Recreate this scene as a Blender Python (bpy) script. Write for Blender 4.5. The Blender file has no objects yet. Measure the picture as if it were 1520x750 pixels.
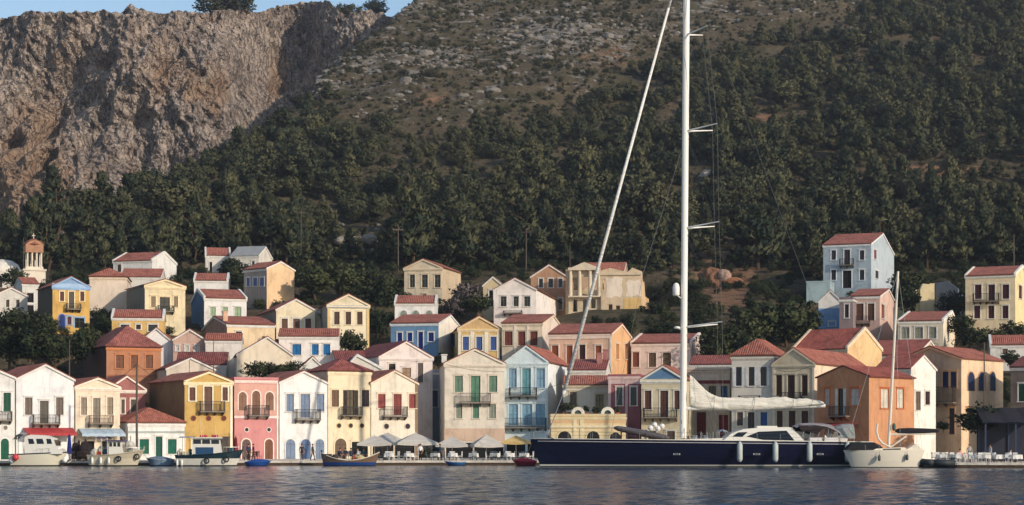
import bpy, math, random
import numpy as np
from mathutils import Vector, Matrix
random.seed(7); RNG = np.random.default_rng(11)
SC = bpy.context.scene; COL = SC.collection
# ------------------------------------------------------------------ camera model: pixel of the 1520x750 photo + depth -> world
F, CX, HY, H = 2815.0, 760.0, 650.0, 2.8
def P(px, py, Y): return Vector(((px-CX)/F*Y, Y, H+(HY-py)/F*Y))
def X(px, Y): return (px-CX)/F*Y
def Zp(py, Y): return H+(HY-py)/F*Y
def R(d): return math.radians(d)
cam = bpy.data.objects.new('camera', bpy.data.cameras.new('camera')); COL.objects.link(cam)
cam.location = (0, 0, H); cam.rotation_euler = (R(90), 0, 0)
cam.data.sensor_width = 36; cam.data.lens = 36*F/1520; cam.data.shift_y = (HY-375)/1520
cam.data.clip_start = 1; cam.data.clip_end = 20000; SC.camera = cam
# ------------------------------------------------------------------ light
SUN_AZ, SUN_EL = 49, 20.5
sd = Vector((math.sin(R(SUN_AZ))*math.cos(R(SUN_EL)), -math.cos(R(SUN_AZ))*math.cos(R(SUN_EL)), math.sin(R(SUN_EL))))
sun = bpy.data.objects.new('sun', bpy.data.lights.new('sun', 'SUN')); COL.objects.link(sun)
sun.data.energy = 3.4; sun.data.angle = R(0.5); sun.data.color = (1.0, 0.87, 0.72)
sun.rotation_euler = sd.to_track_quat('Z', 'Y').to_euler(); sun.location = sd*100
w = bpy.data.worlds.new('World'); SC.world = w; w.use_nodes = True
nt = w.node_tree; bg = nt.nodes['Background']
sky = nt.nodes.new('ShaderNodeTexSky'); sky.sky_type = 'NISHITA'; sky.sun_disc = False
sky.sun_elevation = R(SUN_EL); sky.sun_rotation = math.atan2(sd.x, sd.y); sky.air_density = 1.0; sky.dust_density = 0.6; sky.ozone_density = 1.5
nt.links.new(sky.outputs[0], bg.inputs[0]); bg.inputs[1].default_value = 0.145
vs = SC.view_settings; vs.view_transform = 'Standard'; vs.look = 'None'; vs.gamma = 1; vs.exposure = 0.10; vs.use_curve_mapping = False
SC.cycles.max_bounces = 5; SC.cycles.diffuse_bounces = 2; SC.cycles.glossy_bounces = 3; SC.cycles.transmission_bounces = 3; SC.cycles.caustics_reflective = False; SC.cycles.caustics_refractive = False
# ------------------------------------------------------------------ noise (numpy gradient noise)
_perm = np.random.default_rng(3).permutation(256); _perm = np.concatenate([_perm, _perm, _perm])
_grad = np.random.default_rng(4).normal(size=(256, 3)); _grad /= np.linalg.norm(_grad, axis=1)[:, None]
def noise3(x, y, z):
    x, y, z = np.broadcast_arrays(np.asarray(x, float), np.asarray(y, float), np.asarray(z, float))
    xi = np.floor(x).astype(int); yi = np.floor(y).astype(int); zi = np.floor(z).astype(int)
    xf = x-xi; yf = y-yi; zf = z-zi
    f = lambda t: t*t*t*(t*(t*6-15)+10)
    u, v, ww = f(xf), f(yf), f(zf)
    def g(i, j, k):
        h = _perm[_perm[_perm[(xi+i) & 255]+((yi+j) & 255)]+((zi+k) & 255)]
        gr = _grad[h]
        return gr[..., 0]*(xf-i)+gr[..., 1]*(yf-j)+gr[..., 2]*(zf-k)
    l = lambda a, b, t: a+(b-a)*t
    return 1.4*l(l(l(g(0,0,0), g(1,0,0), u), l(g(0,1,0), g(1,1,0), u), v), l(l(g(0,0,1), g(1,0,1), u), l(g(0,1,1), g(1,1,1), u), v), ww)
def fbm(x, y, z=0.0, o=4, ridge=False):
    s = 0; a = 1.0; n = 0
    for i in range(o):
        v = noise3(x*2**i+17.3*i, y*2**i-9.1*i, np.asarray(z)*2**i+3.7*i)
        if ridge: v = 1-2*np.abs(v)
        s = s+a*v; n += a; a *= 0.5
    return s/n
def sstep(a, b, x):
    t = np.clip((np.asarray(x, float)-a)/(b-a), 0, 1); return t*t*(3-2*t)
# ------------------------------------------------------------------ materials
def lin(c): 
    c = c/255.0
    return c/12.92 if c <= 0.04045 else ((c+0.055)/1.055)**2.4
def rgb(t): return (lin(t[0]), lin(t[1]), lin(t[2]), 1)
_M = {}
class NT:
    def __init__(s, name):
        s.m = bpy.data.materials.new(name); s.m.use_nodes = True; s.t = s.m.node_tree
        s.b = s.t.nodes['Principled BSDF']; s.b.inputs['Roughness'].default_value = 0.85
        s.b.inputs['Specular IOR Level'].default_value = 0.25
    def n(s, ty, **k):
        nd = s.t.nodes.new(ty)
        for a, v in k.items():
            if a.startswith('_'): nd.inputs[a[1:].replace('_', ' ')].default_value = v
            else: setattr(nd, a, v)
        return nd
    def l(s, a, b): s.t.links.new(a, b)
    def noise(s, vec, scale, detail=3, rough=0.6):
        nd = s.n('ShaderNodeTexNoise'); nd.inputs['Scale'].default_value = scale; nd.inputs['Detail'].default_value = detail; nd.inputs['Roughness'].default_value = rough
        if vec is not None: s.l(vec, nd.inputs['Vector'])
        return nd.outputs['Fac']
    def mapping(s, vec, sc):
        mp = s.n('ShaderNodeMapping'); mp.inputs['Scale'].default_value = sc; s.l(vec, mp.inputs['Vector']); return mp.outputs[0]
    def ramp(s, fac, stops):
        r = s.n('ShaderNodeValToRGB'); e = r.color_ramp.elements
        while len(e) < len(stops): e.new(0.5)
        for i, (p, c) in enumerate(stops):
            e[i].position = p; e[i].color = c if len(c) == 4 else (*c, 1)
        s.l(fac, r.inputs[0]); return r.outputs[0]
    def mix(s, fac, a, b, mode='MIX'):
        m = s.n('ShaderNodeMix'); m.data_type = 'RGBA'; m.blend_type = mode
        for v, i in ((fac, 0), (a, 6), (b, 7)):
            if hasattr(v, 'is_linked'): s.l(v, m.inputs[i])
            else: m.inputs[i].default_value = v
        return m.outputs[2]
    def math(s, op, a, b=0.0):
        m = s.n('ShaderNodeMath'); m.operation = op
        for v, i in ((a, 0), (b, 1)):
            if hasattr(v, 'is_linked'): s.l(v, m.inputs[i])
            else: m.inputs[i].default_value = v
        return m.outputs[0]
    def bump(s, h, st, dist=0.05):
        b = s.n('ShaderNodeBump'); b.inputs['Strength'].default_value = st; b.inputs['Distance'].default_value = dist
        s.l(h, b.inputs['Height']); s.l(b.outputs[0], s.b.inputs['Normal'])
def sc(c, f): return tuple(min(1, x*f) for x in c[:3])+(1,)
def stucco(col):
    k = ('stucco', col); yv = 0.3*col[0]+0.59*col[1]+0.11*col[2]; sv = max(col)-min(col); ds = 0.11+0.2*min(1, sv/120); col = tuple(v+(yv-v)*ds for v in col)
    if k in _M: return _M[k]
    n = NT('stucco'); g = n.n('ShaderNodeNewGeometry').outputs['Position']
    c = rgb(col)
    a = n.ramp(n.noise(g, 0.55, 5, 0.65), [(0.3, sc(c, 0.74)), (0.5, c), (0.72, sc(c, 1.05))])
    st = n.noise(n.mapping(g, (1.6, 1.6, 0.22)), 1.3, 4, 0.7)
    dirt = n.ramp(st, [(0.52, (0, 0, 0)), (0.72, (1, 1, 1))])
    grey = tuple(x*0.55+0.02 for x in c[:3])+(1,)
    out = n.mix(n.math('MULTIPLY', dirt, 0.55), a, grey)
    pz = n.noise(g, 0.9, 2, 0.5)
    out = n.mix(n.math('MULTIPLY', n.ramp(pz, [(0.62, (0, 0, 0)), (0.66, (1, 1, 1))]), 0.14), out, sc(c, 0.6))
    n.l(out, n.b.inputs['Base Color']); n.bump(n.noise(g, 9, 3), 0.25, 0.03)
    n.b.inputs['Roughness'].default_value = 0.92
    _M[k] = n.m; return n.m
def paint(col, rough=0.55):
    k = ('paint', col, rough)
    if k in _M: return _M[k]
    n = NT('paint'); g = n.n('ShaderNodeNewGeometry').outputs['Position']; c = rgb(col)
    a = n.ramp(n.noise(g, 2.3, 4, 0.7), [(0.3, sc(c, 0.78)), (0.55, c), (0.8, sc(c, 1.12))])
    n.l(a, n.b.inputs['Base Color']); n.b.inputs['Roughness'].default_value = rough
    _M[k] = n.m; return n.m
def louvre(col):
    yv = sum(col)/3; col = tuple(v+(yv-v)*0.24 for v in col); k = ('louvre', col)
    if k in _M: return _M[k]
    n = NT('louvre_paint'); g = n.n('ShaderNodeNewGeometry').outputs['Position']; c = rgb(col)
    a = n.ramp(n.noise(g, 1.7, 4, 0.7), [(0.3, sc(c, 0.72)), (0.55, c), (0.8, sc(c, 1.15))])
    wv = n.n('ShaderNodeTexWave'); wv.wave_type = 'BANDS'; wv.bands_direction = 'Z'; wv.inputs['Scale'].default_value = 2.6; n.l(g, wv.inputs[0])
    n.l(a, n.b.inputs['Base Color']); n.bump(wv.outputs['Fac'], 0.8, 0.05); n.b.inputs['Roughness'].default_value = 0.6
    _M[k] = n.m; return n.m
def tile(col=(152, 84, 66)):
    col = tuple(min(255, v*1.27) for v in col)
    yv = sum(col)/3; col = tuple(v+(yv-v)*0.22 for v in col)
    k = ('tile', col)
    if k in _M: return _M[k]
    n = NT('roof_tile'); c = rgb(col)
    uv = n.n('ShaderNodeUVMap').outputs[0]; g = n.n('ShaderNodeNewGeometry').outputs['Position']
    wv = n.n('ShaderNodeTexWave'); wv.wave_type = 'BANDS'; wv.bands_direction = 'X'; wv.inputs['Scale'].default_value = 1.25; n.l(uv, wv.inputs[0])
    br = n.n('ShaderNodeTexBrick'); br.inputs['Scale'].default_value = 1.0; br.inputs['Brick Width'].default_value = 0.25; br.inputs['Row Height'].default_value = 0.38
    br.inputs['Mortar Size'].default_value = 0.012; br.offset = 0.0
    br.inputs['Color1'].default_value = sc(c, 0.72); br.inputs['Color2'].default_value = sc(c, 1.18); br.inputs['Mortar'].default_value = sc(c, 0.45); n.l(uv, br.inputs[0])
    big = n.ramp(n.noise(g, 0.5, 5, 0.7), [(0.32, (0.62, 0.58, 0.55)), (0.5, (1, 1, 1)), (0.7, (1.12, 1.05, 1.0))])
    o = n.mix(1.0, br.outputs['Color'], big, 'MULTIPLY')
    lich = n.ramp(n.noise(g, 1.6, 4, 0.75), [(0.60, (0, 0, 0)), (0.74, (1, 1, 1))])
    o = n.mix(n.math('MULTIPLY', lich, 0.35), o, rgb((120, 105, 88)))
    n.l(o, n.b.inputs['Base Color']); n.bump(wv.outputs['Fac'], 0.6, 0.1); n.b.inputs['Roughness'].default_value = 0.9
    _M[k] = n.m; return n.m
def stone(col, scale=1.0):
    k = ('stone', col, scale)
    if k in _M: return _M[k]
    n = NT('stone'); g = n.n('ShaderNodeNewGeometry').outputs['Position']; c = rgb(col)
    vo = n.n('ShaderNodeTexVoronoi'); vo.inputs['Scale'].default_value = 2.2*scale; n.l(g, vo.inputs[0])
    a = n.ramp(n.noise(g, 1.1*scale, 6, 0.75), [(0.25, sc(c, 0.5)), (0.48, c), (0.75, sc(c, 1.2))])
    b = n.mix(0.35, a, n.ramp(vo.outputs['Color'], [(0.0, sc(c, 0.6)), (1.0, sc(c, 1.25))]))
    n.l(b, n.b.inputs['Base Color']); n.bump(vo.outputs['Distance'], 0.5, 0.1); n.b.inputs['Roughness'].default_value = 0.95
    _M[k] = n.m; return n.m
def plain(name, col, rough=0.5, metal=0.0, spec=0.4):
    k = (name, col, rough, metal)
    if k in _M: return _M[k]
    n = NT(name); c = rgb(col); g = n.n('ShaderNodeNewGeometry').outputs['Position']
    n.l(n.ramp(n.noise(g, 3.0, 3), [(0.3, sc(c, 1.0 if 'gelcoat' in name or 'mast' in name else 0.88)), (0.7, sc(c, 1.0 if 'gelcoat' in name else 1.03))]), n.b.inputs['Base Color'])
    n.b.inputs['Roughness'].default_value = rough; n.b.inputs['Metallic'].default_value = metal; n.b.inputs['Specular IOR Level'].default_value = spec
    _M[k] = n.m; return n.m
GLASS = plain('dark_glass', (22, 24, 28), 0.08, 0, 0.5)
IRON = plain('iron', (38, 36, 36), 0.6)
WOOD = paint((110, 78, 54))
# ------------------------------------------------------------------ mesh builder
class MB:
    def __init__(s): s.v = []; s.f = []; s.mi = []; s.uv = []; s.m = []; s.cm = 0; s.smooth = False
    def mat(s, m):
        if m not in s.m: s.m.append(m)
        s.cm = s.m.index(m); return s
    def face(s, pts, uv=None):
        i = len(s.v); s.v += [tuple(p) for p in pts]; s.f.append(tuple(range(i, i+len(pts)))); s.mi.append(s.cm)
        s.uv.append(uv if uv else [(0, 0)]*len(pts))
    def hexa(s, c):   # 8 corners: bottom 4 ccw, top 4 ccw
        i = len(s.v); s.v += [tuple(p) for p in c]
        for q in ((0,3,2,1), (4,5,6,7), (0,1,5,4), (1,2,6,5), (2,3,7,6), (3,0,4,7)):
            s.f.append(tuple(i+k for k in q)); s.mi.append(s.cm); s.uv.append([(0, 0)]*4)
    def box(s, x0, x1, y0, y1, z0, z1):
        s.hexa([(x0,y0,z0), (x1,y0,z0), (x1,y1,z0), (x0,y1,z0), (x0,y0,z1), (x1,y0,z1), (x1,y1,z1), (x0,y1,z1)])
    def tube(s, p, q, r0, r1=None, n=6, cap=True):
        p = Vector(p); q = Vector(q); r1 = r0 if r1 is None else r1; d = q-p
        if d.length < 1e-6: return
        d.normalize(); a = d.orthogonal().normalized(); b = d.cross(a); i = len(s.v)
        for c, r in ((p, r0), (q, r1)):
            for k in range(n):
                t = 2*math.pi*k/n; s.v.append(tuple(c+a*(r*math.cos(t))+b*(r*math.sin(t))))
        for k in range(n):
            s.f.append((i+k, i+(k+1) % n, i+n+(k+1) % n, i+n+k)); s.mi.append(s.cm); s.uv.append([(0, 0)]*4)
        if cap:
            s.f.append(tuple(i+k for k in range(n))[::-1]); s.mi.append(s.cm); s.uv.append([(0, 0)]*n)
            s.f.append(tuple(i+n+k for k in range(n))); s.mi.append(s.cm); s.uv.append([(0, 0)]*n)
    def path(s, pts, r, n=5):
        for a, b in zip(pts[:-1], pts[1:]): s.tube(a, b, r, r, n)
    def lathe(s, prof, n=12, c=(0, 0, 0)):
        i = len(s.v)
        for r, z in prof:
            for k in range(n):
                t = 2*math.pi*k/n; s.v.append((c[0]+r*math.cos(t), c[1]+r*math.sin(t), c[2]+z))
        for j in range(len(prof)-1):
            for k in range(n):
                s.f.append((i+j*n+k, i+j*n+(k+1) % n, i+(j+1)*n+(k+1) % n, i+(j+1)*n+k)); s.mi.append(s.cm); s.uv.append([(0, 0)]*4)
        for j, rv in ((0, True), (len(prof)-1, False)):
            if prof[j][0] > 1e-4:
                q = tuple(i+j*n+k for k in range(n)); s.f.append(q[::-1] if rv else q); s.mi.append(s.cm); s.uv.append([(0, 0)]*n)
    def prism(s, pts, off):   # polygon pts extruded by vector off
        pts = [Vector(p) for p in pts]; off = Vector(off); n = len(pts); i = len(s.v)
        s.v += [tuple(p) for p in pts]+[tuple(p+off) for p in pts]
        fs = [tuple(i+k for k in range(n))[::-1], tuple(i+n+k for k in range(n))]+[(i+k, i+(k+1) % n, i+n+(k+1) % n, i+n+k) for k in range(n)]
        for f in fs: s.f.append(f); s.mi.append(s.cm); s.uv.append([(0, 0)]*len(f))
    def grid(s, rows, closed=False):   # rows of points -> quads
        i = len(s.v); m = len(rows[0])
        for r in rows: s.v += [tuple(p) for p in r]
        for a in range(len(rows)-1):
            for b in range(m if closed else m-1):
                c = (b+1) % m
                s.f.append((i+a*m+b, i+a*m+c, i+(a+1)*m+c, i+(a+1)*m+b)); s.mi.append(s.cm); s.uv.append([(0, 0)]*4)
    def build(s, name, parent=None, smooth=None, loc=None):
        me = bpy.data.meshes.new(name); me.from_pydata(s.v, [], s.f)
        for m in s.m: me.materials.append(m)
        me.polygons.foreach_set('material_index', s.mi)
        ul = me.uv_layers.new(name='UVMap'); ul.data.foreach_set('uv', [c for f in s.uv for p in f for c in p])
        if smooth or s.smooth: me.polygons.foreach_set('use_smooth', [True]*len(me.polygons))
        me.update()
        o = bpy.data.objects.new(name, me); COL.objects.link(o)
        if parent: o.parent = parent
        if loc is not None: o.location = loc
        return o
def tag(o, label=None, cat=None, group=None, kind=None):
    if label: o['label'] = label
    if cat: o['category'] = cat
    if group: o['group'] = group
    if kind: o['kind'] = kind
    return o
def empty(name, loc=(0, 0, 0), rz=0.0, label=None, cat=None, group=None):
    o = bpy.data.objects.new(name, None); COL.objects.link(o); o.location = loc; o.rotation_euler = (0, 0, rz)
    o.empty_display_size = 0.3
    return tag(o, label, cat, group)
KIDS = {}
def dup(root, loc, rz=0.0, label=None, s=None, top=True):
    r = root.copy(); COL.objects.link(r); r.location = loc; r.rotation_euler = (0, 0, rz)
    if s: r.scale = (s, s, s)
    if label: r['label'] = label
    for c in root.children:
        cc = c.copy(); COL.objects.link(cc); cc.parent = r
        for g in c.children:
            gg = g.copy(); COL.objects.link(gg); gg.parent = cc
    return r
# ------------------------------------------------------------------ houses
WHITE=(226,222,214); OFFW=(214,206,192); CREAM=(226,208,170); BEIGE=(206,188,158); YEL=(214,164,72); YEL2=(222,176,70)
COLS = dict(white=WHITE, offw=OFFW, cream=CREAM, beige=BEIGE)
def C(c): return COLS[c] if isinstance(c, str) else c
BASES = []; RECTS = []; HOUSES = []
def panel(mb, O, U, N, w, z0, z1, holes, depth=0.22):
    us = sorted({0.0, w, *[min(max(h[k], 0), w) for h in holes for k in (0, 1)]}); zs = sorted({z0, z1, *[min(max(h[k], z0), z1) for h in holes for k in (2, 3)]})
    pt = lambda u, z, n=0.0: O+U*u+Vector((0, 0, z))+N*n
    for a, b in zip(us[:-1], us[1:]):
        for c, d in zip(zs[:-1], zs[1:]):
            um, zm = (a+b)/2, (c+d)/2
            if any(h[0] < um < h[1] and h[2] < zm < h[3] for h in holes): continue
            mb.face([pt(a, c), pt(b, c), pt(b, d), pt(a, d)])
    for a, b, c, d in holes:
        for q in (((a, c), (a, d)), ((b, c), (b, d)), ((a, c), (b, c)), ((a, d), (b, d))):
            mb.face([pt(*q[0]), pt(*q[1]), pt(*q[1], -depth), pt(*q[0], -depth)])
def obox(mb, O, U, N, u0, u1, z0, z1, n0, n1):
    pt = lambda u, z, n: O+U*u+Vector((0, 0, z))+N*n
    mb.hexa([pt(u0, z0, n0), pt(u1, z0, n0), pt(u1, z0, n1), pt(u0, z0, n1), pt(u0, z1, n0), pt(u1, z1, n0), pt(u1, z1, n1), pt(u0, z1, n1)])
def disc_pts(u, z, r, n=14): return [(u+r*math.cos(2*math.pi*k/n), z+r*math.sin(2*math.pi*k/n)) for k in range(n)]
def arch_pts(a, b, c, d, n=8):
    r = (b-a)/2; zc = max(c+0.1, d-r)
    return [(a, c)]+[((a+b)/2-r*math.cos(math.pi*k/n), zc+(d-zc)*math.sin(math.pi*k/n)) for k in range(n+1)]+[(b, c)]
def poly3(O, U, N, pts, n): return [O+U*u+Vector((0, 0, z))+N*n for u, z in pts]
def ring(mb, O, U, N, inner, outer, n0, n1):
    m = len(inner); A = poly3(O, U, N, inner, n1); B = poly3(O, U, N, outer, n1); B0 = poly3(O, U, N, outer, n0); A0 = poly3(O, U, N, inner, n0)
    for k in range(m):
        j = (k+1) % m
        mb.face([A[k], A[j], B[j], B[k]]); mb.face([B[k], B[j], B0[j], B0[k]]); mb.face([A[j], A[k], A0[k], A0[j]])
def leafpair(mb, O, U, N, a, b, c, d, col, n0):
    mb.mat(louvre(col)); g = 0.015; m = (a+b)/2
    for u0, u1 in ((a+g, m-g), (m+g, b-g)):
        obox(mb, O, U, N, u0, u1, c+0.02, d-0.02, n0-0.05, n0)
    mb.mat(paint(tuple(int(x*0.9) for x in col)))
    for u0, u1 in ((a+g, m-g), (m+g, b-g)):
        e = 0.06
        obox(mb, O, U, N, u0, u0+e, c+0.02, d-0.02, n0-0.01, n0+0.025); obox(mb, O, U, N, u1-e, u1, c+0.02, d-0.02, n0-0.01, n0+0.025)
        for zz in (c+0.02, (c+d)/2-e/2, d-0.02-e): obox(mb, O, U, N, u0+e, u1-e, zz, zz+e, n0-0.01, n0+0.025)
def opening(par, O, U, N, style, a, b, c, d, col, fcol, detail=True):
    """one window or door in the wall plane O,U,N; a..b c..d in wall coordinates"""
    nm = 'door' if style[0] in 'dD' or style == 'ad' else ('shopfront' if style == 's' else 'window')
    mb = MB(); fr = MB(); fm = paint(fcol, 0.7); fr.mat(fm); fw = 0.13
    if style in ('w', 'd'):
        leafpair(mb, O, U, N, a, b, c, d, col, -0.09)
    elif style in ('o', 's', 'O'):
        mb.mat(GLASS if style != 's' else plain('interior_shade', (20, 18, 17), 0.9)); dn = -0.19  # near-black sheet paints the shade inside the opening
        mb.face(poly3(O, U, N, [(a, c), (b, c), (b, d), (a, d)], dn))
        mb.mat(paint(col)); e = 0.05; m = (a+b)/2
        bars = [(a, a+e, c, d), (b-e, b, c, d), (m-e/2, m+e/2, c, d), (a+e, b-e, d-e, d), (a+e, b-e, c, c+e), (a+e, m-e/2, c+(d-c)*0.66, c+(d-c)*0.66+e), (m+e/2, b-e, c+(d-c)*0.66, c+(d-c)*0.66+e)]
        for q in bars: obox(mb, O, U, N, *q, dn+0.003, dn+0.06)
        if style == 'O':   # open shutters folded back on the wall
            mb.mat(louvre(fcol)); hw = (b-a)*0.46
            for u0, u1 in ((a-hw-0.02, a-0.02), (b+0.02, b+hw+0.02)): obox(mb, O, U, N, u0, u1, c+0.02, d-0.02, 0.02, 0.07)
    elif style in ('a', 'ad'):
        pts = arch_pts(a, b, c, d); mb.mat(louvre(col)); mb.prism(poly3(O, U, N, pts, 0.012), N*0.03)
        mb.mat(paint(tuple(int(x*0.75) for x in col))); obox(mb, O, U, N, (a+b)/2-0.03, (a+b)/2+0.03, c, d-0.03, 0.03, 0.055)
        zc = d-(b-a)/2
        obox(mb, O, U, N, a+0.04, b-0.04, zc-0.04, zc+0.03, 0.03, 0.052)
    elif style == 'r':
        u, z, r = (a+b)/2, (c+d)/2, (b-a)/2
        mb.mat(paint(col)); mb.prism(poly3(O, U, N, disc_pts(u, z, r), 0.012), N*0.02)
        ring(fr, O, U, N, disc_pts(u, z, r), disc_pts(u, z, r*1.32), 0, 0.06)
        o = mb.build(nm, par); fr.build('frame', o); return
    o = mb.build(nm, par)
    if style in ('a', 'ad'):
        q = arch_pts(a, b, c, d); q2 = arch_pts(a-fw, b+fw, c, d+fw); ring(fr, O, U, N, q, q2, 0, 0.07)
    elif style != 'O':
        obox(fr, O, U, N, a-fw, a, c, d, -0.01, 0.05); obox(fr, O, U, N, b, b+fw, c, d, -0.01, 0.05); obox(fr, O, U, N, a-fw, b+fw, d, d+fw, -0.01, 0.055)
        obox(fr, O, U, N, a-fw-0.06, b+fw+0.06, d+fw, d+fw+0.07, -0.01, 0.13)
    if style not in ('d', 'ad', 's', 'a'): obox(fr, O, U, N, a-fw-0.05, b+fw+0.05, c-0.09, c-0.002, -0.01, 0.12)
    if fr.f: fr.build('frame', o)
def balcony(par, O, U, N, a, b, c, d, rail=(38, 36, 36), slab=(128, 118, 106), proj=0.85):
    mb = MB(); mb.mat(stone(slab)); obox(mb, O, U, N, a, b, c, c+0.13, -0.02, proj)
    mb.mat(paint((86, 66, 52)))
    n = max(2, int((b-a)/0.9)+1)
    for k in range(n):
        u = a+0.12+(b-a-0.24)*k/(n-1)
        q = [(0.0, c), (proj*0.85, c), (proj*0.85, c-0.1), (0.0, c-0.38)]
        mb.prism([O+U*(u-0.06)+N*nn+Vector((0, 0, zz)) for nn, zz in q], U*0.12)
    bal = mb.build('balcony', par)
    rb = MB(); rb.mat(plain('railing_paint', rail, 0.6)); pt = lambda u, n_, z: O+U*u+N*n_+Vector((0, 0, z))
    e = 0.06; top = d
    for z in (top, c+0.22):
        rb.path([pt(a+e, 0, z), pt(a+e, proj-e, z), pt(b-e, proj-e, z), pt(b-e, 0, z)], 0.036, 4)
    m = int((b-a)/0.16)
    for k in range(m+1):
        u = a+e+(b-a-2*e)*k/m; rb.tube(pt(u, proj-e, c+0.13), pt(u, proj-e, top), 0.02, None, 4, False)
    for u in (a+e, b-e):
        rb.tube(pt(u, proj-e, c+0.13), pt(u, proj-e, top+0.06), 0.045, None, 4)
        for k in range(1, 5): rb.tube(pt(u, (proj-e)*k/5, c+0.13), pt(u, (proj-e)*k/5, top), 0.02, None, 4, False)
    rb.build('railing', bal)
def awning(par, O, U, N, a, b, c, d, col, proj=1.6, stripe=None):
    mb = MB(); mb.mat(paint(col, 0.8)); pt = lambda u, n_, z: O+U*u+N*n_+Vector((0, 0, z))
    m = 16; v = min(0.3, (d-c)*0.4); zl = c+v
    rows = []
    for (nn, z) in ((0.02, d), (proj*0.5, d+(zl-d)*0.46), (proj, zl), (proj+0.02, c)):
        rows.append([pt(a+(b-a)*k/m, nn, z+(0.03*math.sin(k*2.2) if nn > 0.1 else 0)) for k in range(m+1)])
    mb.grid(rows)
    mb.mat(IRON)
    for u in (a+0.03, b-0.03): mb.tube(pt(u, 0, c+0.2), pt(u, proj, zl), 0.025, None, 4)
    mb.build('awning', par)

def house(label, A, B, Y, b, base, eave, top, kind='gf', R_=None, L_=None, d=8.5, wall='white', roof=(152,84,66), trim='white', ped=False,
          wins=(), rwins=(), lwins=(), balc=(), rbalc=(), bands=(), pil=(), awn=(), lower=None, parap=False, chim=(), name='house', ext=3.0, cat='house',
          pedcol=None, apx=None, rstucco=None, eavebar=True, sidewall=None, toppar=None):
    br = R(b); U = Vector((math.cos(br), math.sin(br), 0)); Vd = Vector((-math.sin(br), math.cos(br), 0))
    xA, YA = X(A, Y), Y; tB = (B-CX)/F; cb, sb = math.cos(br), math.sin(br)
    wd = (tB*YA-xA)/(cb-tB*sb); z0 = Zp(base, YA); h = Zp(eave, YA)-z0
    xR, YR = xA+wd*cb, YA+wd*sb
    if R_ is not None:
        t = (R_-CX)/F; d = (xR-t*YR)/(sb+t*cb)
    if L_ is not None:
        t = (L_-CX)/F; d = (xA-t*YA)/(sb+t*cb)
    if not (2 < d < 30): print('DEPTH?', label, d)
    d = min(max(d, 2.5), 26)
    def fu(px):
        t = (px-CX)/F; return (t*YA-xA)/(cb-t*sb)
    def fz(px, py): 
        u = fu(px); return Zp(py, YA+u*sb)-z0
    def rv(px):
        t = (px-CX)/F; return (xR-t*YR)/(sb+t*cb)
    def rz(px, py): return Zp(py, YR+rv(px)*cb)-z0
    def lv(px):
        t = (px-CX)/F; return (xA-t*YA)/(sb+t*cb)
    def lz(px, py): return Zp(py, YA+lv(px)*cb)-z0
    root = empty(name, (xA, YA, z0), br, label, cat)
    # local frame: x along the front, y into the house, z up
    Ux, Uy = Vector((1, 0, 0)), Vector((0, 1, 0)); Nf = Vector((0, -1, 0)); Nr = Vector((1, 0, 0)); Nl = Vector((-1, 0, 0))
    Of = Vector((0, 0, 0)); Or = Vector((wd, 0, 0)); Ol = Vector((0, 0, 0))
    um = wd/2 if apx is None else fu(apx)
    if kind == 'gf': hr = fz(A if apx is None else apx, top)-h if apx is not None else Zp(top, YA+um*sb)-z0-h
    elif kind == 'ef': 
        # ridge height: measured at the middle of the ridge
        xm, Ym = xA+um*cb-d/2*sb, YA+um*sb+d/2*cb; hr = Zp(top, Ym)-z0-h
    elif kind == 'hip':
        Ym = YA+um*sb+d/2*cb; hr = Zp(top, Ym)-z0-h
    else: hr = 0
    hr = max(hr, 0.3) if kind != 'flat' else 0
    wm = stucco(C(wall)); tm = paint(C(trim), 0.8)
    fo, ro, lo = [], [], []
    for q in wins:
        st = q[0]
        if st == 'r':
            u = fu(q[1]); z = fz(q[1], q[2]); r = q[3]/F*YA; fo.append((st, u-r, u+r, z-r, z+r, q[4], q[5] if len(q) > 5 else C(trim)))
        else: fo.append((st, fu(q[1]), fu(q[2]), max(fz(q[1], q[4]), 0.02), min(fz(q[1], q[3]), h+hr*0.4), q[5], q[6] if len(q) > 6 else C(trim)))
    for q in rwins:
        a_, b_ = sorted((rv(q[1]), rv(q[2]))); ro.append((q[0], a_, b_, max(rz(q[1], q[4]), 0.02), rz(q[1], q[3]), q[5], q[6] if len(q) > 6 else C(trim)))
    for q in lwins:
        a_, b_ = sorted((lv(q[1]), lv(q[2]))); lo.append((q[0], a_, b_, max(lz(q[1], q[4]), 0.02), lz(q[1], q[3]), q[5], q[6] if len(q) > 6 else C(trim)))
    cut = lambda L: [(o[1], o[2], o[3], o[4]) for o in L if o[0] in ('w', 'd', 'o', 's', 'O') and o[4] < h-0.03]
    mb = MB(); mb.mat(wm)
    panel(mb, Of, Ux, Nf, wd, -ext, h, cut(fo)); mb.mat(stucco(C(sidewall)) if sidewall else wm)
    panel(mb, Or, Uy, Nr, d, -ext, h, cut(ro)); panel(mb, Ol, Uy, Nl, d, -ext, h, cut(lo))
    mb.mat(wm); mb.face([(0, d, -ext), (wd, d, -ext), (wd, d, h), (0, d, h)])
    if kind == 'gf':
        mb.mat(stucco(pedcol) if pedcol else wm)
        mb.face([(0, 0, h), (wd, 0, h), (um, 0, h+hr)]); mb.face([(0, d, h), (wd, d, h), (um, d, h+hr)])
    elif kind == 'ef':
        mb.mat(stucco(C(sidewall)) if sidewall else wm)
        mb.face([(0, 0, h), (0, d, h), (0, d/2, h+hr)]); mb.face([(wd, 0, h), (wd, d, h), (wd, d/2, h+hr)])
    mb.mat(wm); mb.face([(0.01, 0.01, h-0.05), (wd-0.01, 0.01, h-0.05), (wd-0.01, d-0.01, h-0.05), (0.01, d-0.01, h-0.05)])
    mb.build('wall', root)
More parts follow.
